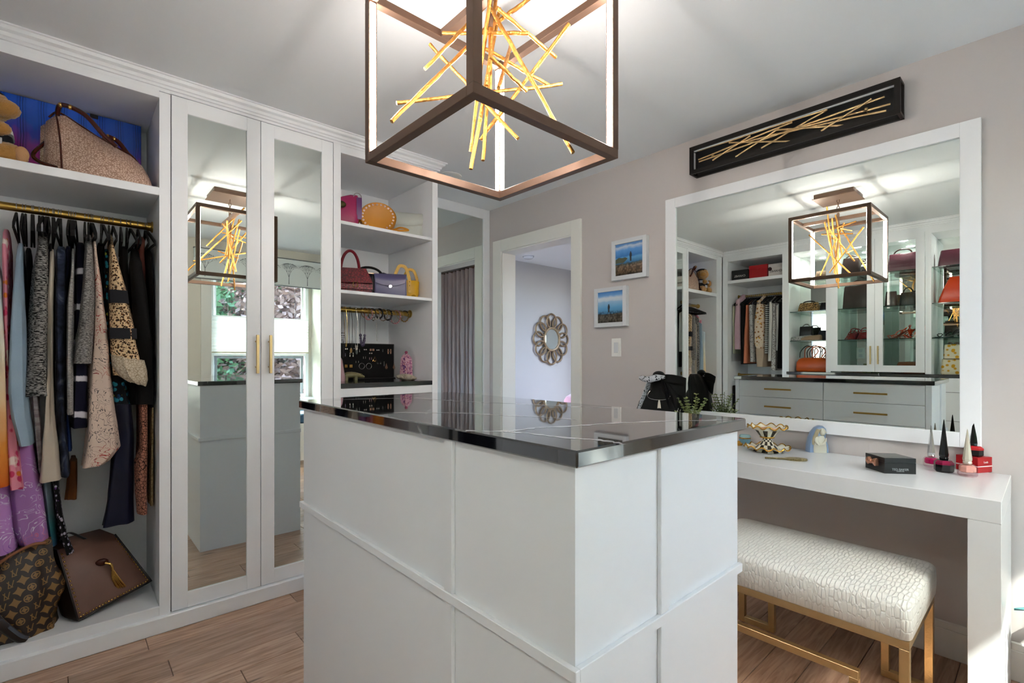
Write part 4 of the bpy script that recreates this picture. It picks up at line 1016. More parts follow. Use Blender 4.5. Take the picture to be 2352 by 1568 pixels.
# hangers
mat('hanger_velvet', '#050505', .9)
def make_hanger(name, label, loc, rz, group):
    r = root(name, label, 'hanger', loc, rz, group)
    o = []
    for s in (-1, 1):
        pass
    outl = [(-.205, -.118), (-.20, -.106), (-.10, -.062), (-.02, -.030), (0, -.026), (.02, -.030), (.10, -.062), (.20, -.106), (.205, -.118)]
    mb = MB()
    for s0, s1 in zip(outl, outl[1:]):
        mb.rings([[(-.0035, s[0], s[1] - .007), (.0035, s[0], s[1] - .007), (.0035, s[0], s[1] + .007), (-.0035, s[0], s[1] + .007)] for s in (s0, s1)])
    body = MB().rings([[(-.0035, s[0], s[1] - .008), (.0035, s[0], s[1] - .008), (.0035, s[0], s[1] + .006), (-.0035, s[0], s[1] + .006)] for s in outl]).build('shoulder_bar', 'hanger_velvet', r)
    MB().bar((0, -.19, -.118), (0, .19, -.118), .007, .008).build('trouser_bar', 'hanger_velvet', r)
    hk = [(0, .0185 * math.cos(a), .0185 * math.sin(a)) for a in [math.radians(q) for q in range(200, -71, -27)]]
    hk += [(0, .002, -.022), (0, 0, -.032)]
    MB().tube(hk, .0018, 6).build('hook', 'steel', r, smooth=True)
    return r
def copy_thing(r, loc, rz, label=None, rot=None):
    c = r.copy(); COL.objects.link(c); c.location = loc; c.rotation_euler = rot or (0, 0, rz)
    if label: c['label'] = label
    for ch_ in r.children:
        k = ch_.copy(); COL.objects.link(k); k.parent = c
        for g in ch_.children:
            q = g.copy(); COL.objects.link(q); q.parent = k
    return c
h0 = None
for u in (38, 52, 59, 73, 77, 90, 99, 106, 111, 121, 124, 135, 140, 158, 163, 168, 174, 195, 203, 209, 213, 232, 237, 250, 259, 277, 291, 299, 316, 333, 337):
    v = 472 + u * .17
    x = at(u, v, y=RAIL).x; rz = random.uniform(-.05, .05)
    if h0 is None: h0 = make_hanger('clothes_hanger', 'slim black velvet hanger with a steel hook on the wardrobe rail', (x, RAIL, 1.846), rz, 'velvet hangers on the wardrobe rail')
    else: copy_thing(h0, (x, RAIL, 1.846), rz)

# ---------------------------------------------------------------- clothes in the corner closet (seen in the big mirror)
def atm(u, v, xw): 
    p = at(u, v, x=2 * 2.655 - xw); return Vector((xw, p.y, p.z))
CM = lambda s, d, z: (-d, s, z)
XF = -0.60
def mprof(rows, xf=XF):
    out = []
    for v, a, b in rows:
        p, q = atm(a, v, xf), atm(b, v, xf); 
        k = lambda y: min(2.594, max(2.006, 2.006 + (y - 1.99) * .845))
        out.append((p.z, min(k(p.y), k(q.y)), max(k(p.y), k(q.y))))
    return out
CL2 = [
 ('pale_grey_coat', 'pale grey coat at the corner end of the closet rail in the big mirror', [(702, 1654, 1664), (760, 1650, 1664), (829, 1651, 1664)], f_('pale_grey_cloth', 'solid', ['#9ea0a2', '#b4b4b4'])),
 ('pale_green_shirt', 'pale green shirt beside the pink blouse in the big mirror', [(704, 1664, 1670), (780, 1662, 1669), (812, 1662, 1669)], f_('pale_green_cloth', 'solid', ['#a9ad94', '#bcbda6'])),
 ('pale_pink_blouse', 'pale pink long-sleeved blouse in the big mirror', [(690, 1672, 1686), (750, 1669, 1685), (802, 1668, 1686)], f_('pale_pink_cloth', 'solid', ['#b493a0', '#caaab4'])),
 ('black_dress', 'plain black dress beside the coral jacket in the big mirror', [(700, 1684, 1698), (780, 1683, 1696), (836, 1684, 1697)], 'black_cloth'),
 ('coral_jacket', 'coral pink jacket sleeve in the big mirror', [(702, 1699, 1706), (780, 1693, 1704), (834, 1692, 1704)], f_('coral_cloth', 'solid', ['#b0664a', '#c47a5c'])),
 ('print_shirt', 'grey and white print shirt in the big mirror', [(702, 1707, 1718), (780, 1706, 1721), (831, 1708, 1723)], f_('grey_print', 'floral', ['#a3a19f', '#54555a'], 60)),
 ('flower_blouse', 'cream blouse with yellow and brown flowers in the big mirror', [(692, 1726, 1744), (740, 1718, 1750), (790, 1719, 1750), (800, 1726, 1746)], f_('cream_yellow_flower', 'floral', ['#cbb8a4', '#8a5a2c', '#c9962c'], 34)),
 ('beige_skirt', 'beige skirt below the flower blouse in the big mirror', [(800, 1722, 1752), (842, 1726, 1748)], f_('beige_cloth', 'solid', ['#a48f7c', '#b9a48e'])),
 ('striped_sweater', 'black and white striped sweater in the big mirror', [(702, 1751, 1759), (780, 1750, 1759), (812, 1751, 1758)], f_('bw_stripe', 'stripes', ['#0a0a0a', '#c9c7c3'], 14)),
 ('white_blouse', 'white blouse with loose sleeve in the big mirror', [(694, 1762, 1772), (780, 1757, 1771), (829, 1756, 1771)], f_('white_cloth', 'solid', ['#b9b6b0', '#cfccc6'])),
 ('dotted_dress', 'black dress with white dots in the big mirror', [(698, 1773, 1779), (790, 1771, 1780), (850, 1766, 1781)], f_('black_dots', 'floral', ['#b9b6b2', '#070708'], 90)),
 ('pale_shirt', 'pale grey shirt near the closet post in the big mirror', [(702, 1781, 1789), (770, 1779, 1790), (805, 1778, 1789)], f_('pale_shirt_cloth', 'solid', ['#a8a6a4', '#c0bdb9'])),
 ('black_blouse', 'black blouse beside the closet post in the big mirror', [(694, 1788, 1794), (790, 1785, 1794), (846, 1784, 1794)], 'black_cloth'),
]
for i, (nm, lb, rows, fab) in enumerate(CL2):
    fb = MATS[fab] if isinstance(fab, str) else fab
    garment(nm, lb, mprof(rows), fb, -XF, 1.03, .80, CM, fold=.8, seed=40 + i, neck=rows[0][0] < 710)
for i, (nm, lb, rows, fab) in enumerate((
  ('black_trousers', 'black trousers on the low rail in the big mirror', [(884, 1654, 1672), (960, 1654, 1672), (1040, 1654, 1672)], 'black_cloth'),
  ('white_trousers', 'white trousers on the low rail in the big mirror', [(886, 1673, 1683), (950, 1671, 1684), (1040, 1671, 1684)], 'white_cloth'),
  ('navy_trousers', 'navy trousers on the low rail beside the island in the big mirror', [(886, 1685, 1700), (960, 1685, 1702), (1040, 1685, 1702)], 'navy_satin'))):
    garment(nm, lb, mprof(rows), MATS[fab], -XF, 1.0, .80, CM, fold=.8, seed=60 + i, neck=False)
for k in range(24):
    copy_thing(h0, (-0.80, 2.03 + k * .0235, 1.966), math.pi / 2 + random.uniform(-.08, .08), 'slim black velvet hanger in the corner closet of the big mirror')
for o in list(COL.objects):
    if o.type == 'EMPTY' and o.get('label', '').endswith('corner closet of the big mirror'): o['group'] = 'velvet hangers in the corner closet'

# ---------------------------------------------------------------- handbags and things in the wardrobe
def loft(name, m, r, secs, smooth=70): return MB().rings(secs).build(name, m, r, smooth=smooth)
def bagbody(r, name, m, levels, n=4, smooth=60):
    """levels: (z, width, depth, radius, dx, dy)"""
    R = []
    for L in levels:
        z, w, d, rad = L[:4]; dx = L[4] if len(L) > 4 else 0; dy = L[5] if len(L) > 5 else 0
        R.append([(p[0], p[1], z) for p in rrect(w, d, rad, n, dx, dy)])
    return MB().rings(R).build(name, m, r, smooth=smooth)
def strap(r, name, m, pts, rad, n=8): return MB().tube(pts, rad, n).build(name, m, r, smooth=True)
def bez(pts, n=14):
    """smooth curve through points"""
    P_ = [Vector(p) for p in pts]; out = []
    Q_ = [P_[0] * 2 - P_[1]] + P_ + [P_[-1] * 2 - P_[-2]]
    for i in range(1, len(Q_) - 2):
        a, b, c, d = Q_[i - 1:i + 3]
        for k in range(n):
            t = k / n
            out.append(.5 * ((2 * b) + (c - a) * t + (2 * a - 5 * b + 4 * c - d) * t * t + (3 * b - a - 3 * c + d) * t ** 3))
    out.append(P_[-1]); return out
def face(p, rz=None):
    """rotation so that local -y looks to the camera"""
    return math.atan2(p[0], p[1]) * -1 if rz is None else rz

# abstract picture at the back of the top shelf
def aurora():
    m = bpy.data.materials.new('aurora_print'); MATS['aurora_print'] = m; m.use_nodes = True
    nt = m.node_tree; b = nt.nodes['Principled BSDF']; b.inputs['Roughness'].default_value = .12; L = nt.links
    tc = nt.nodes.new('ShaderNodeTexCoord'); sp = nt.nodes.new('ShaderNodeSeparateXYZ'); L.new(tc.outputs['Generated'], sp.inputs[0])
    n = nt.nodes.new('ShaderNodeTexNoise'); n.inputs['Scale'].default_value = 3; n.inputs['Detail'].default_value = 3
    mp = nt.nodes.new('ShaderNodeMapping'); mp.inputs['Scale'].default_value = (3, 1, .6); L.new(tc.outputs['Generated'], mp.inputs[0]); L.new(mp.outputs[0], n.inputs['Vector'])
    a = nt.nodes.new('ShaderNodeMath'); a.operation = 'MULTIPLY_ADD'; a.inputs[1].default_value = .5; L.new(n.outputs[0], a.inputs[0]); L.new(sp.outputs[2], a.inputs[2])
    r = ramp(nt, [(.30, '#3a4fa8'), (.42, '#5a3aa8'), (.56, '#c03490'), (.70, '#a8309c'), (.84, '#4a48c4'), (1, '#2456c0')]); L.new(a.outputs[0], r.inputs[0])
    w = nt.nodes.new('ShaderNodeTexWave'); w.bands_direction = 'X'; w.inputs['Scale'].default_value = 2.9; w.inputs['Distortion'].default_value = .5; L.new(tc.outputs['Generated'], w.inputs['Vector'])
    st = ramp(nt, [(.0, '#ffffff'), (.04, '#202838'), (.1, '#ffffff'), (.3, '#b8c4d8'), (.55, '#ffffff')]); L.new(w.outputs[0], st.inputs[0])
    mx = nt.nodes.new('ShaderNodeMixRGB'); mx.blend_type = 'MULTIPLY'; mx.inputs[0].default_value = .8; L.new(r.outputs[0], mx.inputs[1]); L.new(st.outputs[0], mx.inputs[2])
    L.new(mx.outputs[0], b.inputs['Base Color'])
aurora()
pic = root('abstract_picture', 'glossy blue and magenta abstract picture at the back of the handbag shelf', 'picture', (-0.03, 3.06, 1.979))
P(MB().box(-0.355, 0.268, 3.05, 3.058, 1.985, 2.372), 'print', 'aurora_print', pic)
P(MB().box(-0.358, 0.27, 3.058, 3.07, 1.979, 2.375), 'backing', mat('black_board', '#08080a', .4), pic)
P(MB().box(0.075, 0.105, 3.044, 3.05, 2.352, 2.372, b=.003), 'hook', 'black_board', pic)

# crocodile handbag
def crocleather(name, col, col2, sc):
    m = bpy.data.materials.new(name); MATS[name] = m; m.use_nodes = True
    nt = m.node_tree; b = nt.nodes['Principled BSDF']; b.inputs['Roughness'].default_value = .35; L = nt.links
    tc = nt.nodes.new('ShaderNodeTexCoord'); mp = nt.nodes.new('ShaderNodeMapping'); mp.inputs['Scale'].default_value = (1, 1, 1.6); L.new(tc.outputs['Object'], mp.inputs[0])
    v = nt.nodes.new('ShaderNodeTexVoronoi'); v.feature = 'DISTANCE_TO_EDGE'; v.inputs['Scale'].default_value = sc; v.inputs['Randomness'].default_value = .8; L.new(mp.outputs[0], v.inputs['Vector'])
    r = ramp(nt, [(0, col2), (.06, col2), (.2, col)]); L.new(v.outputs[0], r.inputs[0])
    n = nt.nodes.new('ShaderNodeTexNoise'); n.inputs['Scale'].default_value = 7; L.new(tc.outputs['Object'], n.inputs['Vector'])
    mx = nt.nodes.new('ShaderNodeMixRGB'); mx.blend_type = 'MULTIPLY'; mx.inputs[0].default_value = .5; L.new(r.outputs[0], mx.inputs[1]); L.new(n.outputs[0], mx.inputs[2]); L.new(mx.outputs[0], b.inputs['Base Color'])
    mn = nt.nodes.new('ShaderNodeMath'); mn.operation = 'MINIMUM'; mn.inputs[1].default_value = .15; L.new(v.outputs[0], mn.inputs[0])
    bp = nt.nodes.new('ShaderNodeBump'); bp.inputs['Strength'].default_value = .8; bp.inputs['Distance'].default_value = .006; L.new(mn.outputs[0], bp.inputs['Height']); L.new(bp.outputs[0], b.inputs['Normal'])
crocleather('tan_croc', '#e6c6b2', '#a8826c', 105); mat('brown_patent', '#3a140b', .22, bump=(60, .3, 'cells')); mat('gold_hw', '#c9a05a', .2, 1.0)
cb = root('crocodile_handbag', 'slouching tan crocodile handbag with dark brown handles on the top shelf', 'handbag', (0.08, 2.80, 1.98))
secs = []
for x, h, d, yy in ((-.155, .19, .10, .02), (-.150, .225, .14, .02), (-.12, .262, .17, .018), (-.09, .268, .18, .015), (-.04, .235, .19, .01), (.02, .20, .20, 0), (.08, .172, .20, 0), (.13, .15, .19, 0), (.17, .115, .17, 0), (.195, .07, .14, 0), (.205, .03, .10, 0)):
    ring_ = []
    for q, zf in ((-.5, .0), (-.54, .12), (-.5, .3), (-.40, .55), (-.24, .8), (-.09, .97), (.0, 1.0), (.09, .97), (.24, .8), (.40, .55), (.5, .3), (.54, .12), (.5, .0), (0, -.005)):
        sag = -.012 * math.exp(-((zf - .5) / .25) ** 2) * math.sin(x * 40)
        ring_.append((x, yy + d * q + sag, max(0, h * zf)))
    secs.append(ring_)
loft('body', 'tan_croc', cb, secs, 60)
secs = [[(x, p[1] * s + .02, p[2] * s) for p in secs[1]] for x, s in ((-.154, .98), (-.166, .92), (-.162, .7))]
loft('gusset', 'tan_croc', cb, secs, 60)
strap(cb, 'handle', 'brown_patent', bez([(-.115, -.02, .25), (-.10, -.05, .285), (-.03, -.06, .265), (.03, -.07, .195), (.075, -.075, .155)]), .0095)
strap(cb, 'handle', 'brown_patent', bez([(.035, .03, .19), (.045, .03, .225), (.085, .03, .215), (.12, .02, .165)]), .0095)
strap(cb, 'side_strap', 'brown_patent', bez([(-.150, -.01, .13), (-.185, -.045, .06), (-.165, -.075, .025), (-.115, -.10, .008)]), .007)
strap(cb, 'piping', 'brown_patent', bez([(-.118, -.036, .245), (-.112, -.062, .20), (-.104, -.088, .11), (-.10, -.098, .01)]), .0035)
strap(cb, 'piping', 'brown_patent', bez([(-.14, .0, .24), (-.11, .01, .272), (-.04, .01, .238), (.02, .005, .203), (.09, .0, .172), (.14, 0, .147), (.2, 0, .05)]), .004)
for p in ((-.105, -.05, .283), (-.075, -.058, .281), (.05, .03, .226), (.072, .03, .222)):
    MB().sph(p, .0105, 10, 6, (.8, 1, 1)).build('ring', 'gold_hw', cb, smooth=True)

# plush bear
def fuzzy(c, r, sc, seed, amp=.06, n=28, m=18):
    rnd = random.Random(seed); mb = MB(); R = []
    for i in range(m + 1):
        t = math.pi * (i + .03) / (m + .06)
        R.append([(c[0] + r * sc[0] * (1 + rnd.uniform(-amp, amp)) * math.sin(t) * math.cos(2 * math.pi * k / n), c[1] + r * sc[1] * (1 + rnd.uniform(-amp, amp)) * math.sin(t) * math.sin(2 * math.pi * k / n), c[2] - r * sc[2] * (1 + rnd.uniform(-amp, amp)) * math.cos(t)) for k in range(n)])
    return mb.rings(R)
mat('plush_gold', '#a8793a', .95, bump=(160, 1.0), var=(30, .35), sheen=.4); mat('plush_cream', '#b78a62', .9, bump=(200, .5)); mat('jersey_navy', '#0d0f16', .8); mat('jersey_white', '#b9b9bd', .85)
pb = root('plush_bear', 'golden plush bear in a dark jersey and cap on the handbag shelf', 'plush toy', (-0.245, 2.79, 1.979))
fuzzy((0, .01, .095), .075, (1.1, .9, 1.15), 1, .02).build('torso', 'jersey_navy', pb, smooth=80)
MB().rings([[(p[0], p[1] + .01, z) for p in rrect(w_, d_, .03, 4)] for z, w_, d_ in ((.118, .168, .140), (.135, .164, .136), (.15, .14, .118))]).build('jersey_stripe', 'jersey_white', pb, smooth=60)
MB().rings([[(p[0] + .03, p[1] - .065, z) for p in rrect(.05, .008, .003, 2)] for z in (.06, .075, .09)]).build('jersey_badge', 'jersey_white', pb)
fuzzy((.01, -.01, .225), .068, (1.05, 1, .92), 2).build('head', 'plush_gold', pb, smooth=80)
fuzzy((.06, -.04, .215), .042, (1.1, .95, .85), 3).build('muzzle', 'plush_gold', pb, smooth=80)
fuzzy((.005, .0, .262), .058, (1.05, 1.05, .55), 4, .015).build('cap', 'jersey_navy', pb, smooth=80)
fuzzy((-.06, .01, .27), .024, (1, .6, 1), 5).build('ear', 'plush_gold', pb, smooth=80)
fuzzy((.065, -.035, .042), .042, (1.5, 1.0, 1.0), 6).build('leg', 'plush_gold', pb, smooth=80)
fuzzy((-.07, -.035, .042), .042, (1.5, 1.0, 1.0), 7).build('leg', 'plush_gold', pb, smooth=80)
MB().sph((.108, -.062, .042), .03, 16, 10, (.75, .55, 1.05)).build('foot_pad', 'plush_cream', pb, smooth=True)
fuzzy((.045, -.055, .13), .03, (1.2, .9, .9), 8).build('arm', 'plush_gold', pb, smooth=80)
fuzzy((-.08, -.045, .12), .03, (.9, .9, 1.3), 9).build('arm', 'plush_gold', pb, smooth=80)

# monogram hobo bag on the wardrobe floor
def monogram():
    m = bpy.data.materials.new('monogram_canvas'); MATS['monogram_canvas'] = m; m.use_nodes = True
    nt = m.node_tree; b = nt.nodes['Principled BSDF']; b.inputs['Roughness'].default_value = .4; L = nt.links
    tc = nt.nodes.new('ShaderNodeTexCoord'); sp = nt.nodes.new('ShaderNodeSeparateXYZ'); mp = nt.nodes.new('ShaderNodeMapping'); mp.inputs['Scale'].default_value = (27, 27, 27); mp.inputs['Rotation'].default_value = (0, math.radians(12), 0)
    L.new(tc.outputs['Object'], mp.inputs[0]); L.new(mp.outputs[0], sp.inputs[0])
    def M(op, a, c=None, k=None):
        q = nt.nodes.new('ShaderNodeMath'); q.operation = op
        for i, z in ((0, a), (1, c), (2, k)):
            if z is None: continue
            if isinstance(z, (int, float)): q.inputs[i].default_value = z
            else: L.new(z, q.inputs[i])
        return q.outputs[0]
    zi = M('FLOOR', sp.outputs[2]); xs = M('ADD', sp.outputs[0], M('MULTIPLY', zi, .5)); xi = M('FLOOR', xs)
    fx = M('SUBTRACT', M('FRACT', xs), .5); fz = M('SUBTRACT', M('FRACT', sp.outputs[2]), .5)
    ax, az = M('ABSOLUTE', fx), M('ABSOLUTE', fz)
    star = M('LESS_THAN', M('ADD', M('POWER', ax, .6), M('POWER', az, .6)), .78)
    rr = M('SQRT', M('ADD', M('MULTIPLY', fx, fx), M('MULTIPLY', fz, fz)))
    ringm = M('LESS_THAN', M('ABSOLUTE', M('SUBTRACT', rr, .32)), .05)
    inner = M('LESS_THAN', M('ADD', M('POWER', ax, .6), M('POWER', az, .6)), .56)
    quat = M('MAXIMUM', ringm, inner)
    par = M('MODULO', M('ABSOLUTE', M('ADD', xi, M('MULTIPLY', zi, 2))), 3)
    a1 = M('MULTIPLY', star, M('LESS_THAN', par, .5)); a2 = M('MULTIPLY', quat, M('MULTIPLY', M('GREATER_THAN', par, .5), M('LESS_THAN', par, 1.5)))
    # letters: an L crossing a V
    vv = M('LESS_THAN', M('ABSOLUTE', M('SUBTRACT', M('ABSOLUTE', M('SUBTRACT', fx, .08)), M('MULTIPLY', M('ADD', fz, .3), .42))), .045)
    lv = M('MULTIPLY', M('LESS_THAN', M('ABSOLUTE', M('ADD', fx, M('ADD', .12, M('MULTIPLY', fz, -.25)))), .04), M('LESS_THAN', az, .36))
    lh = M('MULTIPLY', M('LESS_THAN', M('ABSOLUTE', M('ADD', fz, .32)), .04), M('LESS_THAN', M('ABSOLUTE', M('ADD', fx, .02)), .2))
    let = M('MULTIPLY', M('MAXIMUM', M('MULTIPLY', vv, M('LESS_THAN', az, .32)), M('MAXIMUM', lv, lh)), M('GREATER_THAN', par, 1.5))
    s = M('MAXIMUM', M('MAXIMUM', a1, a2), let)
    mx = nt.nodes.new('ShaderNodeMixRGB'); mx.inputs[1].default_value = (*rgb('#21140d'), 1); mx.inputs[2].default_value = (*rgb('#7d5c31'), 1); L.new(s, mx.inputs[0]); L.new(mx.outputs[0], b.inputs['Base Color'])
monogram(); mat('tan_leather', '#8a5a3c', .5); mat('dark_handle', '#241c19', .35)
mg = root('monogram_bag', 'brown monogram shoulder bag slumped at the cut-off edge of the wardrobe floor', 'handbag', (-0.20, 2.81, 0.1155))
secs = []
for t in range(11):
    z = .335 * t / 10; w_ = .33 - .02 * math.sin(t) - .20 * max(0, (t - 4) / 6) ** 1.4; d_ = .20 - .14 * (t / 10) ** 1.3; cx = .0 + .075 * (t / 10) ** 1.5
    ring_ = []
    for k in range(36):
        a = 2 * math.pi * k / 36; cs, sn = math.cos(a), math.sin(a)
        fold = .010 * math.sin(5 * a + t * .5) * (t / 10) + .006 * math.sin(9 * a)
        ring_.append((cx + (w_ / 2 + fold) * math.copysign(abs(cs) ** .7, cs), (d_ / 2 + fold) * math.copysign(abs(sn) ** .7, sn), z + (.02 * cs if t > 7 else 0)))
    secs.append(ring_)
loft('body', 'monogram_canvas', mg, secs, 80)
strap(mg, 'trim', 'tan_leather', bez([(-.03, -.045, .28), (.03, -.05, .325), (.09, -.045, .350), (.13, -.03, .345)]), .006)
strap(mg, 'shoulder_strap', 'dark_handle', bez([(-.12, -.085, .26), (-.05, -.115, .20), (.0, -.125, .11), (.05, -.12, .03), (.075, -.11, .005)]), [.016] * 57)
MB().tube(arc((-.03, -.085, .27), .022, 0, 2 * math.pi * 15 / 16, 15, 'y'), .0035, 8, loop=True).build('ring', 'gold_hw', mg, smooth=True)

# studded leather tote lying on the wardrobe floor
mat('bronze_leather', '#6a4f45', .26, .0, var=(4, .5)); mat('taupe_leather', '#6f5a52', .3, .2, var=(5, .2)); mat('dark_leather', '#140d0a', .35)
tp = at(240, 1400, z=.1155)
tt = root('studded_tote', 'brown leather tote with gold studs and a gold tassel on the wardrobe floor', 'handbag', (0.10, 2.80, .1155))
O_ = Vector(tt.location)
A_ = at(180, 1424, y=2.735); B_ = at(347, 1334, y=2.84); Cc = at(263, 1227, y=2.95); D_ = at(133, 1262, y=2.83)
A_.z = max(A_.z, .122)
bk = Vector((-.055, .115, .012))
def bil(u, v, off=0.0):
    p = A_.lerp(B_, u).lerp(D_.lerp(Cc, u), v); nrm = (B_ - A_).cross(D_ - A_).normalized()
    if nrm.y > 0: nrm = -nrm
    bul = math.sin(math.pi * u) * math.sin(math.pi * v)
    return p + nrm * (.016 * bul + off) - O_
def sheet(f, n, m):
    V = [f(i / n, j / m) for j in range(m + 1) for i in range(n + 1)]
    return V, [(j * (n + 1) + i, j * (n + 1) + i + 1, (j + 1) * (n + 1) + i + 1, (j + 1) * (n + 1) + i) for j in range(m) for i in range(n)]
def slab(f, thick, n=10, m=8):
    mb = MB(); V1, F1 = sheet(f, n, m); t_ = Vector(thick); k = len(V1)
    edge = [i for i in range(n + 1)] + [(j + 1) * (n + 1) + n for j in range(m)] + [m * (n + 1) + n - 1 - i for i in range(n)] + [(m - 1 - j) * (n + 1) for j in range(m - 1)]
    F2 = [tuple(q + k for q in f_[::-1]) for f_ in F1]; F3 = [(edge[i], edge[(i + 1) % len(edge)], edge[(i + 1) % len(edge)] + k, edge[i] + k) for i in range(len(edge))]
    return mb.add(V1 + [v + t_ for v in V1], F1 + F2 + F3)
slab(lambda u, v: bil(u, v), bk * .9).build('body', 'bronze_leather', tt, smooth=50)
slab(lambda u, v: A_.lerp(D_, v) - O_ + bk * u + Vector((-.012 * math.sin(math.pi * u) * (1 - .5 * v) - .003, -.004, 0)), Vector((.006, .003, 0)), 6, 8).build('gusset', 'dark_leather', tt, smooth=60)
strap(tt, 'piping', 'dark_leather', [bil(i / 12, 0.0, .002) for i in range(13)] + [bil(1, i / 8, .002) for i in range(1, 9)], .0045)
st = MB()
for i in range(17): st.sph(bil(.035, .03 + i * .056, .003), .0042, 7, 4)
for i in range(22): st.sph(bil(.07 + i * .041, .035, .003), .0042, 7, 4)
for i in range(17): st.sph(bil(.965, .05 + i * .054, .003), .0042, 7, 4)
s_ = st.build('studs', 'gold_hw', tt, smooth=True); s_['kind'] = 'stuff'
lk = bil(.52, .62, .006)
MB().sph(lk, .02, 12, 8, (1.2, .5, .8)).build('clasp', 'brown_patent', tt, smooth=True)
MB().tube(bez([lk + Vector((.01, -.015, .0)), lk + Vector((.03, -.02, -.012)), lk + Vector((.036, -.02, -.04))], 6), .006, 8).build('tassel_cap', 'gold_hw', tt, smooth=True)
ts = MB()
for k in range(14):
    q = (k - 6.5) / 6.5
    ts.tube(bez([lk + Vector((.036 + q * .004, -.022, -.038)), lk + Vector((.046 + q * .012, -.026 - .004 * (k % 2), -.075)), lk + Vector((.066 + q * .016, -.03, -.125 + .004 * (k % 3)))], 4), .0016, 5)
o = ts.build('tassel', 'gold_hw', tt, smooth=True); o['kind'] = 'stuff'
hs = bil(.0, .68) + Vector((-.045, -.01, .0))
MB().rings([[h + Vector((x, 0, 0)) + Vector((0, y, 0)) for x, y in ((-w_, -.004), (w_, -.004), (w_, .004), (-w_, .004))] for h, w_ in ((hs + Vector((0, 0, .05)), .004), (hs + Vector((0, -.006, .03)), .014), (hs + Vector((-.012, -.012, -.03)), .016), (hs + Vector((-.008, -.012, -.09)), .014), (hs + Vector((.012, -.01, -.13)), .012))]).build('strap', 'bronze_leather', tt, smooth=60)
MB().tube(arc(hs + Vector((0, -.004, .066)), .013, 0, 2 * math.pi * 11 / 12, 11, 'y'), .0026, 6, loop=True).build('snap_hook', 'chrome', tt, smooth=True)
o = MB().rings([[(p.x + a, p.y + b, p.z + c) for a, b, c in ((-.006, -.005, 0), (.006, -.005, 0), (.006, .005, 0), (-.006, .005, 0))] for p in bez([bil(.55, 1.0) + bk * .3, bil(.42, 1.0) + bk * .4 + Vector((-.02, .03, .03)), bil(.25, 1.0) + bk * .5 + Vector((0, .03, .02)), bil(.2, .96) + bk * .5], 8)]).build('handle', 'dark_leather', tt, smooth=60)

# ---------------------------------------------------------------- handbags in the niche
S1, S2, CT = 1.989, 1.602, 1.076
def ext(u0, u1, v0, v1, y):
    """left x, right x, top z, bottom z on a front plane"""
    a, b = at(u0, (v0 + v1) / 2, y=y), at(u1, (v0 + v1) / 2, y=y)
    return max(a.x, 1.140), b.x, at((u0 + u1) / 2, v0, y=y).z, at((u0 + u1) / 2, v1, y=y).z
mat('pink_leather', '#9c2558', .4, bump=(40, .3)); mat('purple_leather', '#5b2f63', .4); mat('mustard_leather', '#b8780d', .45, bump=(200, .1)); mat('grey_leather', '#b2b5ae', .45, bump=(60, .3))
crocleather('red_croc', '#8c1626', '#4f0a14', 60); mat('navy_leather', '#0c1424', .35, bump=(120, .2)); mat('black_leather', '#0a0a0b', .35); mat('lavender_leather', '#5d5a78', .32); mat('yellow_leather', '#c29410', .4)
# pink bag
x0, x1, zt, _ = ext(768, 827, 445, 505, 2.82)
r = root('pink_handbag', 'pink leather bag with a silver ring and purple strap on the top niche shelf', 'handbag', ((x0 + x1) / 2, 2.83, S1), -.35)
w, h = x1 - x0, zt - S1
bagbody(r, 'body', 'pink_leather', [(0, w * .72, .09, .02), (.01, w * .78, .10, .03), (h * .35, w * .9, .11, .03), (h * .6, w * .95, .09, .03), (h * .78, w * .9, .07, .02, .0), (h * .9, w * .62, .05, .02, w * .12), (h * .98, w * .3, .03, .01, w * .24)])
MB().sph((-w * .22, -.055, h * .62), .026, 12, 8, (1.1, .5, .8)).build('flower_clasp', mat('olive_metal', '#4d4a2c', .35, .8), r, smooth=True)
MB().tube(arc((w * .38, -.02, h * .93), .022, 0, 2 * math.pi * 15 / 16, 15, 'y'), .003, 8, loop=True).build('ring', 'steel', r, smooth=True)
slab(lambda u, v: Vector((w * .33 + u * .03, -.045 - .01 * math.sin(v * 3), h * .88 - v * h * .62)), (0, .005, 0), 2, 8).build('strap', 'purple_leather', r, smooth=60)
# round mustard bag
x0, x1, zt, zb = ext(829, 905, 468, 524, 2.80)
w = x1 - x0; rad = w / 2
r = root('round_crossbody_bag', 'round mustard yellow bag edged with silver eyelets on the top niche shelf', 'handbag', ((x0 + x1) / 2, 2.80, S1), -.42)
hh = min(rad, (zt - S1) / 2)
def disc(y, s): return [(rad * s * math.cos(2 * math.pi * k / 40) * 1.0, y, hh + hh * s * math.sin(2 * math.pi * k / 40)) for k in range(40)]
MB().rings([disc(-.034, .90), disc(-.038, .97), disc(-.030, 1.0), disc(.030, 1.0), disc(.038, .97), disc(.034, .90)]).build('body', 'mustard_leather', r, smooth=50)
MB().rings([disc(-.036, .965), disc(-.040, .95), disc(-.038, .93)], False, False).build('piping', 'mustard_leather', r, smooth=60)
for k in range(24):
    a = 2 * math.pi * (k + .3) / 24
    e = MB().tube([(rad * .83 * math.cos(a) + .0042 * math.cos(q), -.0375, hh + hh * .83 * math.sin(a) + .0042 * math.sin(q)) for q in [2 * math.pi * j / 10 for j in range(10)]], .0016, 5, loop=True).build('eyelet', 'chrome', r, smooth=True)
strap(r, 'strap', 'mustard_leather', bez([(-rad * .95, -.01, .07), (-rad * 1.15, -.04, .03), (-rad * 1.25, -.06, .006), (-rad * .7, -.08, .005)]), .006)
strap(r, 'strap', 'mustard_leather', bez([(rad * .8, -.03, .02), (rad * 1.2, -.06, .03), (rad * 1.6, -.075, .015), (rad * 1.2, -.09, .005), (rad * .7, -.08, .005)]), .006)
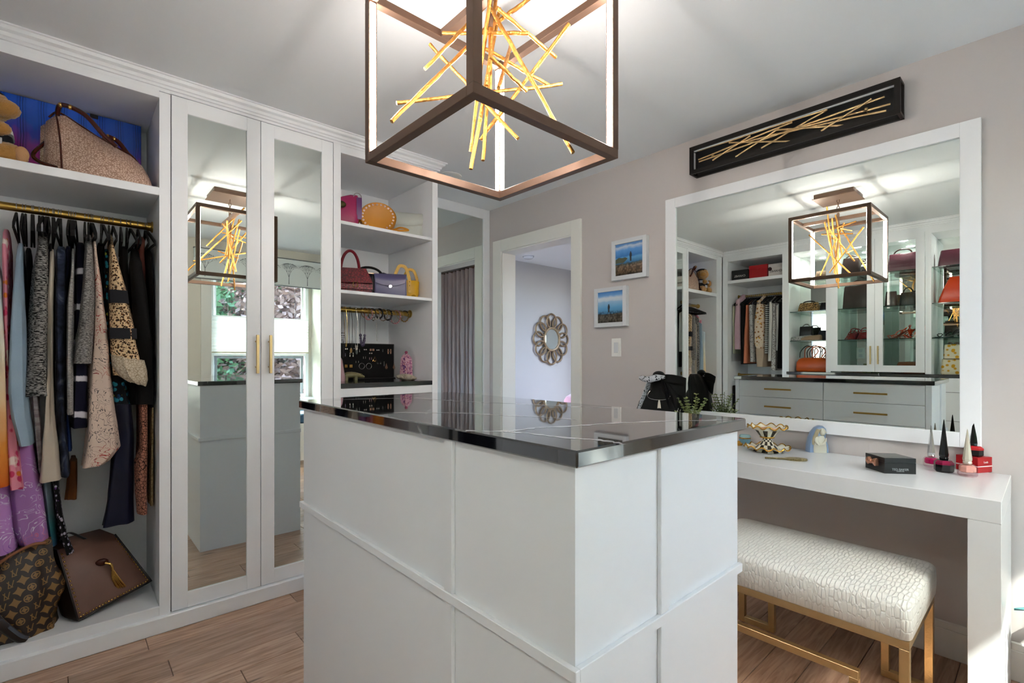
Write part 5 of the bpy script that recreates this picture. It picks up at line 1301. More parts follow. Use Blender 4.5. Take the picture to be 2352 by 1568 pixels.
MB().tube([(-rad * 1.02, -.025, .06), (-rad * 1.12, -.045, .022)], .005, 8).build('buckle', 'chrome', r, smooth=True)
# pale grey bag
x0, x1, zt, zb = ext(897, 968, 491, 540, 2.86)
w, h = x1 - x0, zt - S1
r = root('pale_grey_bag', 'pale grey leather bag with a silver chain, at the right of the top niche shelf', 'handbag', ((x0 + x1) / 2, 2.87, S1), -.45)
bagbody(r, 'body', 'grey_leather', [(0, w * .95, .09, .02), (.012, w * 1.02, .105, .03), (h * .5, w, .09, .03), (h * .85, w * .92, .06, .02), (h, w * .86, .03, .012)])
slab(lambda u, v: Vector((-w * .47 + u * w * .94, -.034 - .024 * math.sin(math.pi * min(1, v * .9)), h * 1.01 - v * h * .55 * (1 - .25 * (2 * u - 1) ** 2))), (0, .006, 0), 10, 6).build('flap', 'grey_leather', r, smooth=60)
for k in range(9):
    MB().tube(arc((w * .47 + .004 * k, -.04, h * .8 - k * .013), .009, 0, 2 * math.pi * 11 / 12, 11, 'y' if k % 2 else 'x', .7), .0022, 6, loop=True).build('chain_link', 'chrome', r, smooth=True)
MB().box(w * .52, w * .72, -.05, .0, 0.001, .028, b=.006).build('strap_end', 'grey_leather', r)
# red croc handbag
x0, x1, zt, zb = ext(762, 850, 567, 667, 2.79)
w, h = x1 - x0, .145
r = root('red_handbag', 'red crocodile top-handle bag with a gold buckle on the middle niche shelf', 'handbag', ((x0 + x1) / 2 - .005, 2.79, S2), -.40)
bagbody(r, 'body', 'red_croc', [(0, w * 1.0, .10, .012), (.008, w * 1.03, .105, .015), (h * .5, w * .95, .08, .015), (h * .96, w * .72, .04, .012), (h, w * .68, .03, .01)])
slab(lambda u, v: Vector(((-.5 + u) * w * (.72 + .34 * v), -.03 - .034 * v, h * 1.01 - v * h * .62)), (0, .006, 0), 8, 6).build('flap', 'red_croc', r, smooth=60)
strap(r, 'handle', mat('red_leather', '#6f0f1e', .35), [(.052 * math.cos(a) - .01, 0, h - .012 + .108 * math.sin(a) * 1.1) for a in [math.pi * k / 20 for k in range(21)]], .0085)
MB().tube([(.018 + .012 * p, -.075, h * .30 + .014 * q) for p, q in ((-1, -1), (1, -1), (1, 1), (-1, 1))], .003, 6, loop=True).build('buckle', 'gold_hw', r, smooth=True)
slab(lambda u, v: Vector(((-.5 + u) * w * 1.04, -.062, h * .34 - v * .03)), (0, .006, 0), 8, 2).build('belt', 'red_croc', r)
# navy bag behind
x0, x1, zt, zb = ext(825, 895, 605, 668, 2.93)
w = x1 - x0
r = root('navy_handbag', 'dark navy bag with a black handle behind the red handbag', 'handbag', ((x0 + x1) / 2 - .01, 2.95, S2), -.35)
bagbody(r, 'body', 'navy_leather', [(0, w, .10, .02), (.01, w * 1.06, .11, .025), (.12, w * 1.04, .08, .02), (.155, w * .98, .04, .015)])
strap(r, 'handle', 'black_leather', [(.085 * math.cos(a) - .02, 0, .145 + .055 * math.sin(a)) for a in [math.pi * k / 16 for k in range(17)]], .008)
MB().box(-.06, .04, -.035, .03, .153, .162, b=.002).build('clasp', 'chrome', r)
# black bag at the far left with a strap
r = root('black_handbag', 'small black bag with a lime green handle standing at the back of the middle shelf', 'handbag', (1.60, 3.06, S2), -.3)
bagbody(r, 'body', 'black_leather', [(0, .17, .08, .02), (.01, .18, .09, .025), (.11, .17, .07, .02), (.15, .12, .04, .015)])
strap(r, 'handle', mat('lime_leather', '#8d9a1e', .4), bez([(.01, 0, .14), (.045, 0, .185), (.10, 0, .15), (.115, -.02, .10), (.12, -.03, .07)]), .008)
MB().sph((.118, -.04, .085), .018, 10, 7).build('charm', 'lime_leather', r, smooth=True)
for k, (a, b_) in enumerate(((-.06, .17), (-.02, .18))):
    MB().sph((a, -.02, b_), .03, 12, 8, (1.2, .6, .5)).build('bow', 'black_leather', r, smooth=True)
# lavender clutch
x0, x1, zt, zb = ext(866, 932, 629, 677, 2.73)
w, h = x1 - x0, zt - S2
r = root('lavender_clutch', 'grey lavender flap clutch with a silver clasp, in front on the middle shelf', 'handbag', ((x0 + x1) / 2, 2.745, S2), -.50)
bagbody(r, 'body', 'lavender_leather', [(0, w * .98, .055, .008), (.006, w, .06, .01), (h * .8, w * .98, .05, .01), (h * .97, w * .93, .03, .01)])
slab(lambda u, v: Vector(((-.5 + u) * w * (1.0 - .10 * v), -.016 - .022 * min(1, v * 2.2), h * 1.0 - v * h * (.42 + .16 * (1 - (2 * u - 1) ** 2)))), (0, .005, 0), 12, 6).build('flap', mat('lavender_flap', '#4f4a6e', .3), r, smooth=60)
MB().lathe([(.001, -.001), (.009, -.001), (.009, .003), (.001, .005)], (0.0, -.0435, h * .40), 16, ax='y').build('clasp', 'chrome', r, smooth=True)
MB().box(-w * .56, -w * .51, -.028, .03, 0, h * .95, b=.004).build('side_panel', 'black_leather', r)
# yellow bucket bag
x0, x1, zt, zb = ext(908, 966, 640, 681, 2.80)
w = (x1 - x0) * .85
r = root('yellow_bucket_bag', 'bright yellow bucket bag with two tall straps on the middle niche shelf', 'handbag', ((x0 + x1) / 2, 2.83, S2), -.4)
bagbody(r, 'body', 'yellow_leather', [(0, w * .9, .085, .03), (.006, w * .98, .092, .035), (.06, w * 1.05, .095, .04), (.115, w * 1.1, .098, .045), (.118, w * 1.02, .09, .04), (.10, w * .98, .085, .04)], 5)
def wide_strap(cx, cy, hw, z1, wd):
    pts = bez([(cx - hw, cy, .06), (cx - hw * 1.02, cy, .13), (cx - hw * .5, cy, z1 - .01), (cx + .0, cy, z1), (cx + hw * .55, cy, z1 - .015), (cx + hw, cy, .12), (cx + hw * 1.02, cy, .035)], 6)
    R = []
    for i, p in enumerate(pts):
        d_ = (pts[min(i + 1, len(pts) - 1)] - pts[max(i - 1, 0)]).normalized(); n_ = Vector((d_.z, 0, -d_.x)) * wd / 2; y_ = Vector((0, .003, 0))
        R.append([p - n_ - y_, p + n_ - y_, p + n_ + y_, p - n_ + y_])
    return MB().rings(R)
wide_strap(-.03, -.052, .045, .205, .02).build('strap', 'yellow_leather', r, smooth=60)
wide_strap(.035, .035, .045, .20, .018).build('strap', 'yellow_leather', r, smooth=60)
for z in (.055, .08, .105): MB().sph((.016, -.066, z), .0032, 8, 5).build('stud', 'gold_hw', r, smooth=True)
MB().sph((.045, -.052, .012), .018, 10, 6, (1, 1, .7)).build('buckle', 'yellow_leather', r, smooth=True)

# ---------------------------------------------------------------- jewellery rail
RY, RZ = 2.945, 1.519
mat('silver', '#c9c6c0', .25, 1.0); mat('rose_stone', '#b98286', .25); mat('dark_bead', '#241f24', .25); mat('purple_bead', '#4a4258', .2); mat('amber_bead', '#9a7a44', .3); mat('pearl', '#cfc8bb', .25); mat('cord_black', '#101216', .6)
def rx(u): return at(u, 712, y=RY - .01).x
def necklace(name, label, u, length, wd, r_cord, m, beads=None, pend=None, tilt=0):
    x = rx(u)
    g = root(name, label, 'necklace', (x, RY, RZ + .017))
    pts = []
    n = 26
    for k in range(n + 1):
        t = k / n; a = math.pi * t
        pts.append((-wd * math.cos(a) * (1 if .02 < t < .98 else .9), -.020 - .002 * math.sin(a), -.012 - length * math.sin(a) ** .55))
    pts = [(0, .012, -.02), (0, .010, .001), (-.002, -.012, .001)] + pts[1:-1] + [(.002, -.012, .0015), (0, .010, .0015), (0, .012, -.02)]
    MB().tube(pts, r_cord, 5).build('cord', m, g, smooth=True)
    if beads:
        br, bm, f0, nb = beads
        path = [Vector(p) for p in pts[3:-3]]
        for i in range(nb):
            t = f0 + (1 - 2 * f0) * i / (nb - 1); q = t * (len(path) - 1); k = min(int(q), len(path) - 2)
            MB().sph(path[k].lerp(path[k + 1], q - k), br * (1 if i % 3 else 1.18), 9, 6, (1, 1, 1.25)).build('bead', bm, g, smooth=True)
    if pend:
        pr, pm = pend
        MB().sph((0, -.024, -.012 - length - pr * 1.2), pr, 10, 7, (.75, .5, 1.5)).build('pendant', pm, g, smooth=True)
    return g
necklace('bead_necklace', 'long black bead chain at the left end of the jewellery rail', 786, .30, .006, .0012, 'cord_black', (.0032, 'dark_bead', .06, 44))
necklace('gold_chain', 'fine gold chain beside the long black bead chain', 793, .235, .008, .0016, 'gold_hw')
necklace('pendant_necklace', 'dark cord necklace with a gold drop pendant above the earring board', 804, .245, .012, .0015, 'cord_black', None, (.011, 'amber_bead'))
necklace('silver_chain', 'silver chain with a green stone pendant beside the dark bead necklace', 817, .255, .010, .0013, 'silver', (.004, 'pearl', .3, 9), (.010, mat('green_stone', '#56605a', .3)))
necklace('stone_necklace', 'chunky dark purple bead necklace in the middle of the jewellery rail', 831, .225, .017, .0014, 'cord_black', (.0078, 'purple_bead', .16, 15))
necklace('drop_chain', 'very fine silver drop chain right of the chunky bead necklace', 863, .185, .002, .0011, 'silver', None, (.004, 'silver'))
def bracelet(label, u, rad, thick, m, beads=0, m2=None, rz=.3):
    g = root('bracelet', label, 'bracelet', (rx(u), RY, RZ - rad + .0185), rz)
    rr_ = [(0, rad * math.sin(2 * math.pi * k / 24), rad * math.cos(2 * math.pi * k / 24)) for k in range(24)]
    MB().tube(rr_, thick, 6, loop=True).build('band', m, g, smooth=True)
    for i in range(beads):
        a = 2 * math.pi * (i + .5) / beads
        if math.cos(a) > .72: continue
        MB().sph((0, -rad * math.sin(a), rad * math.cos(a)), thick * 2.3, 8, 5).build('bead', m2, g, smooth=True)
    if m2 and not beads:
        MB().sph((0, -.012, -rad), thick * 3.4, 10, 6, (1, 1, 1.2)).build('charm', m2, g, smooth=True)
for a in (('rose and gold charm bracelet, first ring on the jewellery rail', 840, .030, .0022, 'gold_hw', 0, 'rose_stone'), ('wide rose stone bracelet left of the black cord bangle', 848, .036, .0026, 'gold_hw', 16, 'rose_stone'), ('black cord bangle in the middle of the jewellery rail', 856, .034, .003, 'cord_black', 0, 'silver'),
          ('silver link bracelet over the fine drop chain', 866, .034, .0022, 'silver', 14, 'pearl'), ('thick black bangle next to the silver link bracelet', 873, .030, .0055, 'cord_black', 0, None), ('gold and silver bracelet left of the black bead bracelet', 882, .037, .0022, 'gold_hw', 15, 'silver'),
          ('black bead bracelet right of the middle of the rail', 893, .034, .0028, 'cord_black', 16, 'dark_bead'), ('silver bangle with a hanging charm beside the pink cluster bracelet', 902, .040, .0018, 'silver', 0, 'silver'), ('pink pearl cluster bracelet near the rail end', 910, .044, .0025, 'rose_stone', 18, 'rose_stone'),
          ('thin brass bangle between the pink cluster and the last bracelet', 921, .030, .0018, 'brass', 0, None), ('dark beaded bracelet, last before the rail flange', 931, .036, .0026, 'cord_black', 14, 'amber_bead')):
    bracelet(*a)

# ---------------------------------------------------------------- counter of the niche
eb = root('earring_board', 'black velvet earring display board leaning on the niche counter', 'display board', (1.50, 3.16, CT))
YE = 3.14
xa, xb, zt, zb = ext(788, 904, 790, 876, YE)
P(MB().box(xa - .03, xb, YE, YE + .02, CT + .004, zt, b=.002), 'board', 'black_velvet', eb)
P(MB().box(xa - .032, xb + .002, YE + .002, YE + .022, zt, zt + .004).box(xb, xb + .004, YE + .002, YE + .022, CT, zt + .004), 'frame', mat('board_frame', '#3a3a3c', .4, .5), eb)
P(MB().box(xa - .03, xb, YE - .03, YE + .02, CT + .0005, CT + .006, b=.001), 'ledge', 'black_velvet', eb)
c8 = lambda x, y: (760 + x / 5.6, 660 + y / 5.6)
def earring(kind, label, x, y, size, m, grp):
    p = at(*c8(x, y), y=YE - .004)
    g = root('earring', label, 'earring', p, group=grp); s = size
    if kind == 'stud':
        MB().sph((0, 0, 0), s, 10, 6, (1, .5, 1)).build('stone', m, g, smooth=True)
    elif kind == 'square':
        for i in (-1, 0, 1):
            for j in (-1, 0, 1): MB().sph((i * s * .75, 0, j * s * .75), s * .48, 7, 4, (1, .5, 1)).build('flower', m, g, smooth=True)
    elif kind == 'drop':
        MB().sph((0, 0, 0), s * .45, 8, 5, (1, .5, 1)).build('post', m, g, smooth=True)
        MB().tube(arc((0, 0, -s * 1.1), s * .55, 0, 2 * math.pi * 13 / 14, 13, 'y', .7), s * .16, 5, loop=True).build('loop', m, g, smooth=True)
        MB().sph((0, 0, -s * 2.2), s * .55, 8, 6, (.8, .5, 1.3)).build('drop', m, g, smooth=True)
    elif kind == 'bar':
        MB().sph((0, 0, 0), s * .3, 8, 5).build('post', m, g, smooth=True)
        MB().rings([[(a_ * w_, b_ * s * .12, z) for a_, b_ in ((-1, -1), (1, -1), (1, 1), (-1, 1))] for z, w_ in ((-s * .2, s * .1), (-s * 1.4, s * .22), (-s * 3.2, s * .3), (-s * 3.6, s * .1))]).build('bar', m, g)
    elif kind == 'hoop':
        MB().tube(arc((0, 0, -s), s, 0, 2 * math.pi * 27 / 28, 27, 'y'), s * .07, 6, loop=True).build('hoop', m, g, smooth=True)
    elif kind == 'tier':
        MB().sph((0, 0, 0), s * .25, 8, 5).build('post', m, g, smooth=True)
        for k, w_ in enumerate((.35, .55, .75, .9, .6)):
            MB().box(-s * w_, s * w_, -s * .1, s * .1, -s * (.7 + k * .55), -s * (.38 + k * .55), b=s * .05).build('tier', m, g)
    elif kind == 'tri':
        MB().tube([(0, 0, 0), (-s * .8, 0, -s * 1.8), (s * .8, 0, -s * 1.8)], s * .09, 5, loop=True).build('wire', m, g, smooth=True)
        MB().sph((0, 0, -s * 1.8), s * .4, 9, 6).build('drop', m, g, smooth=True)
def pair(kind, label, xs, y, size, m, grp):
    for x in xs: earring(kind, label, x, y, size, m, grp)
pair('stud', 'white stud earring in the top left of the black board', (190, 210), 790, .0045, 'pearl', 'white studs, top left')
pair('stud', 'tiny crystal stud earring beside the white studs', (268, 300), 786, .004, 'silver', 'tiny crystal studs')
pair('stud', 'silver star stud earring at the top middle of the black board', (432, 455), 800, .005, 'silver', 'silver star studs')
pair('square', 'pink rosette earring at the top of the black board', (512, 546), 802, .006, mat('blush_metal', '#b98f74', .35, .6), 'pink rosette earrings')
pair('stud', 'silver knot stud earring right of the pink rosettes', (594, 616), 806, .005, 'silver', 'silver knot studs')
pair('stud', 'small white heart stud under the pink rosettes', (500, 526), 846, .0042, 'pearl', 'white heart studs')
pair('drop', 'silver figure-eight drop earring at the left of the black board', (246, 286), 845, .009, 'silver', 'silver figure-eight drops')
pair('bar', 'long silver bar earring below the tiny crystal studs', (330, 368), 795, .0052, 'silver', 'long silver bar earrings')
earring('bar', 'pale lilac drop earring at the left edge of the black board', 186, 848, .0055, mat('lilac_stone', '#a99bb8', .3), None)
earring('bar', 'grey stone drop earring in the upper right of the black board', 668, 795, .005, mat('grey_stone', '#7d8484', .3), None)
pair('drop', 'rose crystal drop earring in the upper right corner of the board', (737, 770), 800, .0105, 'blush_metal', 'rose crystal drops')
pair('square', 'square gold filigree earring at the left of the black board', (196, 260), 1012, .009, 'gold_hw', 'square gold filigree earrings')
pair('bar', 'short silver dangle earring above the hoops', (322, 356), 945, .0034, 'silver', 'short silver dangles')
pair('hoop', 'large silver hoop earring hung across the board', (398, 488), 975, .0195, 'silver', 'large silver hoops')
pair('bar', 'small pearl bar earring in the middle of the board', (418, 446), 890, .0036, 'pearl', 'small pearl bars')
pair('bar', 'slim pink bar earring beside the pearl bars', (498, 524), 900, .0042, mat('pink_bar', '#c7a0a4', .3), 'slim pink bars')
earring('tri', 'fine gold triangle earring with a glass drop in the middle of the board', 564, 890, .017, 'gold_hw', None)
pair('tri', 'small silver triangle earring beside the gold triangle', (604, 640), 955, .0075, 'silver', 'small silver triangles')
earring('bar', 'silver feather earring left of the tiered gold earrings', 684, 955, .0088, 'silver', None)
pair('tier', 'tiered gold temple-shaped earring at the right of the board', (714, 812), 985, .0115, 'blush_metal', 'tiered gold earrings')
# stone bear
def rail_obj(name, label, cat, u0, u1, y): pass
mat('soapstone', '#7b7653', .35, var=(40, .35)); 
xa, xb, zt, _ = ext(789, 834, 853, 879, 3.02)
L = xb - xa
bs = root('carved_bear', 'polished olive stone bear figurine on the niche counter', 'figurine', ((xa + xb) / 2, 3.02, CT), -.15)
secs = []
for t, zc, rz_, ry in ((-.5, .040, .016, .012), (-.46, .046, .026, .020), (-.3, .052, .031, .026), (-.1, .055, .030, .027), (.1, .052, .028, .025), (.25, .047, .024, .021), (.36, .042, .020, .017), (.46, .036, .015, .013), (.53, .033, .010, .009)):
    secs.append([(t * L, ry * math.cos(2 * math.pi * k / 16), zc * (zt - CT) / .086 + rz_ * (zt - CT) / .086 * math.sin(2 * math.pi * k / 16)) for k in range(16)])
mbb = MB().rings(secs)
for x_, y_ in ((-.36, -.012), (-.36, .012), (.1, -.012), (.1, .012)):
    mbb.rings([[(x_ * L + w_ * math.cos(2 * math.pi * k / 10), y_ + w_ * .8 * math.sin(2 * math.pi * k / 10), z) for k in range(10)] for z, w_ in ((0, .011), (.012, .0115), (.045, .014))])
mbb.sph((.36 * L, -.012, .058 * (zt - CT) / .086), .005, 8, 5).sph((.36 * L, .012, .058 * (zt - CT) / .086), .005, 8, 5)
mbb.build('body', 'soapstone', bs, smooth=70)
# printed tower ornament
f_('pink_confetti', 'floral', ['#c79aa8', '#7d2a6a', '#b03a3a', '#5a2f70'], 90)
xa, xb, zt, _ = ext(923, 943, 806, 860, 2.90)
ob = root('pink_tower_ornament', 'pink confetti-patterned tower ornament on the niche counter', 'ornament', ((xa + xb) / 2, 2.90, CT), .3)
w = xb - xa; h = zt - CT
MB().rings([[(sx * w * k / 2, sy * w * k * .35, z) for sx, sy in ((-1, -1), (1, -1), (1, 1), (-1, 1))] for z, k in ((0, 1.1), (h * .75, .95), (h * .86, .55), (h * .9, .3))]).build('tower', 'pink_confetti', ob)
MB().sph((0, 0, h * .95), .011, 12, 8).build('finial', mat('rose_ball', '#8a3f5a', .3), ob, smooth=True)
# shell
sh = root('sea_shell', 'mottled brown sea shell lying on the niche counter', 'shell', (at(934, 868, y=2.79).x, 2.79, CT), -.3)
secs = []
for t in range(15):
    q = t / 14; rr_ = .036 * math.sin(math.pi * min(1, q * .93 + .05)) ** .8 + .002
    secs.append([(-.065 + .13 * q, rr_ * .95 * math.cos(2 * math.pi * k / 18), .0245 + .6 * rr_ * math.sin(2 * math.pi * k / 18) * (1 + .12 * math.sin(5 * q * 6.28)) - .012 * q + .002 * math.sin(k * 3)) for k in range(18)])
MB().rings(secs).build('shell', f_('shell_mottle', 'tiedye', ['#3a3026', '#8d8272', '#b3aa98', '#5c5042'], 34, rough=.35), sh, smooth=80)
# pink cloth corner at the left of the counter
pk = root('pink_figurine', 'pale pink ornament cut off by the niche post on the counter', 'ornament', (at(782, 870, y=2.95).x, 2.95, CT))
MB().rings([[(w_ * math.cos(2 * math.pi * k / 14), w_ * math.sin(2 * math.pi * k / 14), z) for k in range(14)] for z, w_ in ((0, .028), (.02, .03), (.06, .022), (.10, .016), (.13, .012), (.145, .004))]).build('body', mat('pale_pink_glaze', '#b9969c', .3), pk, smooth=True)

# ---------------------------------------------------------------- things on the vanity
VT = 0.776
def vat(u, v): return at(u, v, z=VT)
mat('cream_glaze', '#d9d6c6', .18, coat=.5); mat('black_glaze', '#1d1a16', .2); mat('gold_glaze', '#c8963c', .25, .9)
def checks(name, sx, sz):
    m = bpy.data.materials.new(name); MATS[name] = m; m.use_nodes = True
    nt = m.node_tree; b = nt.nodes['Principled BSDF']; b.inputs['Roughness'].default_value = .18; L = nt.links
    tc = nt.nodes.new('ShaderNodeTexCoord'); sp = nt.nodes.new('ShaderNodeSeparateXYZ'); L.new(tc.outputs['Object'], sp.inputs[0])
    a = nt.nodes.new('ShaderNodeMath'); a.operation = 'ARCTAN2'; L.new(sp.outputs[1], a.inputs[0]); L.new(sp.outputs[0], a.inputs[1])
    cmb = nt.nodes.new('ShaderNodeCombineXYZ'); k = nt.nodes.new('ShaderNodeMath'); k.operation = 'MULTIPLY'; k.inputs[1].default_value = sx / math.pi; L.new(a.outputs[0], k.inputs[0]); L.new(k.outputs[0], cmb.inputs[0])
    k2 = nt.nodes.new('ShaderNodeMath'); k2.operation = 'MULTIPLY'; k2.inputs[1].default_value = sz; L.new(sp.outputs[2], k2.inputs[0]); L.new(k2.outputs[0], cmb.inputs[2])
    c = nt.nodes.new('ShaderNodeTexChecker'); c.inputs['Scale'].default_value = 1; c.inputs[1].default_value = (*rgb('#dcd8c6'), 1); c.inputs[2].default_value = (*rgb('#2a241c'), 1); L.new(cmb.outputs[0], c.inputs[0]); L.new(c.outputs[0], b.inputs['Base Color'])
checks('check_glaze', 8, 62); checks('stripe_glaze', 8, .001)
p = vat(1762, 1036)
pd = root('ruffled_pedestal_dish', 'black and white checked pedestal dish with gold ruffled rims on the vanity', 'dish', p)
S = .0021 * 1.0
px = (at(1807, 1036, z=VT) - at(1713, 1036, z=VT)).length / 94.0      # metres per photo pixel there
def ruffle(r0, r1, z0, z1, n, amp, th):
    R = []; N = 96
    for (rr_, zz_, k) in ((r0, z0, 0), ((r0 + r1) / 2, (z0 + z1) / 2, .45), (r1, z1, 1), (r1, z1 - th, 1), ((r0 + r1) / 2, (z0 + z1) / 2 - th, .45), (r0, z0 - th, 0)):
        R.append([((rr_ * (1 + .05 * k * math.cos(n * 2 * math.pi * i / N))) * math.cos(2 * math.pi * i / N), (rr_ * (1 + .05 * k * math.cos(n * 2 * math.pi * i / N))) * math.sin(2 * math.pi * i / N), zz_ + amp * k * math.sin(n * 2 * math.pi * i / N)) for i in range(N)])
    R.append(R[0]); return MB().rings(R, False, False)
def rufedge(r1, z1, n, amp, th):
    N = 96
    return MB().tube([((r1 * (1 + .05 * math.cos(n * 2 * math.pi * i / N))) * math.cos(2 * math.pi * i / N), (r1 * (1 + .05 * math.cos(n * 2 * math.pi * i / N))) * math.sin(2 * math.pi * i / N), z1 + amp * math.sin(n * 2 * math.pi * i / N)) for i in range(N)], th, 5, loop=True)
k_ = px
MB().lathe([(30 * k_, 0), (32 * k_, 2 * k_), (22 * k_, 10 * k_), (13 * k_, 20 * k_), (9.5 * k_, 27 * k_)], n=32).build('foot', 'check_glaze', pd, smooth=True)
MB().lathe([(9.5 * k_, 26 * k_), (10 * k_, 31 * k_), (16 * k_, 35 * k_), (24 * k_, 46 * k_), (27 * k_, 50 * k_)], n=32, cap0=False).build('bowl', 'stripe_glaze', pd, smooth=True)
ruffle(20 * k_, 46 * k_, 6 * k_, 11 * k_, 12, 3.2 * k_, .002).build('base_ruffle', 'cream_glaze', pd, smooth=80)
rufedge(46 * k_, 11 * k_, 12, 3.2 * k_, .0032).build('gold_rim', 'gold_glaze', pd, smooth=True)
ruffle(24 * k_, 40 * k_, 49 * k_, 57 * k_, 11, 3.2 * k_, .002).build('top_ruffle', 'cream_glaze', pd, smooth=80)
rufedge(40 * k_, 57 * k_, 11, 3.2 * k_, .0032).build('gold_rim', 'gold_glaze', pd, smooth=True)
MB().tube([(14 * k_ * math.cos(q), 14 * k_ * math.sin(q), 33 * k_) for q in [2 * math.pi * i / 24 for i in range(24)]], .004, 6, loop=True).build('gold_band', 'gold_glaze', pd, smooth=True)
MB().lathe([(24 * k_, 52 * k_), (14 * k_, 54 * k_), (.001, 55 * k_)], n=24).build('inner_glaze', mat('peach_glaze', '#c98f6a', .3), pd, smooth=True)
# blue jar
p = at(1711, 1018, z=VT)
k2 = (at(1724, 1018, z=VT) - at(1699, 1018, z=VT)).length / 25.0
bj = root('blue_jar', 'small pale blue jar with a gold band at the island end of the vanity', 'jar', p)
MB().lathe([(7 * k2, 0), (10 * k2, 2 * k2), (12.3 * k2, 8 * k2), (12.5 * k2, 12 * k2)], n=28).build('body', mat('blue_glaze', '#6f9fb2', .25), bj, smooth=True)
MB().lathe([(12.6 * k2, 11.6 * k2), (12.8 * k2, 13 * k2), (12.6 * k2, 14.6 * k2)], n=28, cap0=False, cap1=False).build('gold_band', 'gold_hw', bj, smooth=True)
MB().lathe([(12.4 * k2, 14.4 * k2), (11.4 * k2, 18.5 * k2), (10.2 * k2, 20.2 * k2), (2 * k2, 20.6 * k2)], n=28).build('lid', mat('blue_lid', '#93b8bd', .25), bj, smooth=True)
p = at(1697, 1022, z=VT)
MB().tube([(.012 * math.cos(q), .012 * math.sin(q), .004) for q in [2 * math.pi * i / 20 for i in range(20)]], .004, 8, loop=True)
gr = root('gold_trinket', 'small round gold trinket half hidden behind the island beside the blue jar', 'trinket', p)
MB().lathe([(.016, 0), (.019, .004), (.018, .011), (.012, .014)], n=20).build('ring', 'gold_glaze', gr, smooth=True)
MB().sph((0, 0, .014), .009, 12, 8).build('cap', 'gold_glaze', gr, smooth=True)
# hooded figurine
p = vat(1876, 1037)
kf = (at(1898, 1037, z=VT) - at(1854, 1037, z=VT)).length / 44.0
fg = root('praying_figurine', 'pale blue and cream glazed figurine of a veiled praying woman on the vanity', 'figurine', p, math.radians(-50))
out = [(-23, 0), (-22, 16), (-19, 32), (-13, 46), (-5, 56), (4, 61), (11, 60), (16, 55), (17, 47), (15, 38), (17, 28), (21, 18), (22, 10), (22, 0)]
mb = MB(); R = []
for y_, s_ in ((-12, .86), (-9, .96), (-2, 1.0), (6, .97), (9, .86)):
    R.append([((a - 1) * s_ * kf + 1 * kf, y_ * kf, max(0, b * (1 - (1 - s_) * .5)) * kf) for a, b in out])
mb.rings(R).build('veil', mat('veil_blue', '#7f96b6', .3), fg, smooth=50)
fw_ = mat('figure_cream', '#c9c8b9', .35)
MB().sph((7 * kf, -11 * kf, 47 * kf), 8 * kf, 14, 10, (.85, .8, 1.15)).build('head', fw_, fg, smooth=True)
MB().sph((12 * kf, -17 * kf, 47 * kf), 1.8 * kf, 8, 6).build('nose', fw_, fg, smooth=True)
MB().rings([[((cx + w_ * math.cos(2 * math.pi * i / 16)) * kf, (-10 + d_ * math.sin(2 * math.pi * i / 16)) * kf, z * kf) for i in range(16)] for z, cx, w_, d_ in ((0, 2, 15, 6), (10, 2, 15, 7), (22, 1, 14, 8), (32, 1, 12, 8), (38, 4, 6, 5))]).build('robe', fw_, fg, smooth=True)
MB().rings([[((cx + w_ * math.cos(2 * math.pi * i / 12)) * kf, (y_ + d_ * math.sin(2 * math.pi * i / 12)) * kf, z * kf) for i in range(12)] for z, cx, y_, w_, d_ in ((36, -7, -13, 3.5, 3), (26, -8, -16, 4, 3), (18, -3, -18, 4, 3), (20, 4, -19, 3.5, 3), (28, 10, -19, 2.5, 2), (34, 12, -18, 1.2, 1))]).build('praying_arm', fw_, fg, smooth=True)
MB().rings([[((cx + w_ * math.cos(2 * math.pi * i / 12)) * kf, (-11 + d_ * math.sin(2 * math.pi * i / 12)) * kf, z * kf) for i in range(12)] for z, cx, w_, d_ in ((54, 0, 5, 6), (46, -5, 4.5, 5), (36, -9, 5, 5), (26, -12, 4, 4), (18, -13, 2, 3))]).build('hair', mat('figure_tan', '#a69a7d', .4), fg, smooth=True)
# hand mirror lying flat
a, b = vat(1757, 1053), vat(1856, 1058)
hm = root('hand_mirror', 'ornate antique gold hand mirror lying face down on the vanity', 'hand mirror', ((a + b) / 2), math.atan2(b.y - a.y, b.x - a.x))
Lm = (b - a).length
mat('antique_gold', '#9c8f68', .35, .85, bump=(260, 1.0, 'voro'))
MB().rings([[(Lm * .22 + Lm * .27 * s_ * math.cos(2 * math.pi * i / 28), Lm * .16 * s_ * math.sin(2 * math.pi * i / 28), z) for i in range(28)] for z, s_ in ((.0005, .96), (.004, 1), (.008, .94), (.010, .8))]).build('back', 'antique_gold', hm, smooth=60)
MB().rings([[(x_, w_ * math.cos(2 * math.pi * i / 12), .0045 + .004 * math.sin(2 * math.pi * i / 12)) for i in range(12)] for x_, w_ in ((-Lm * .5, .003), (-Lm * .48, .006), (-Lm * .44, .004), (-Lm * .3, .006), (-Lm * .2, .005), (-Lm * .12, .008), (0, .016))]).build('handle', 'antique_gold', hm, smooth=60)
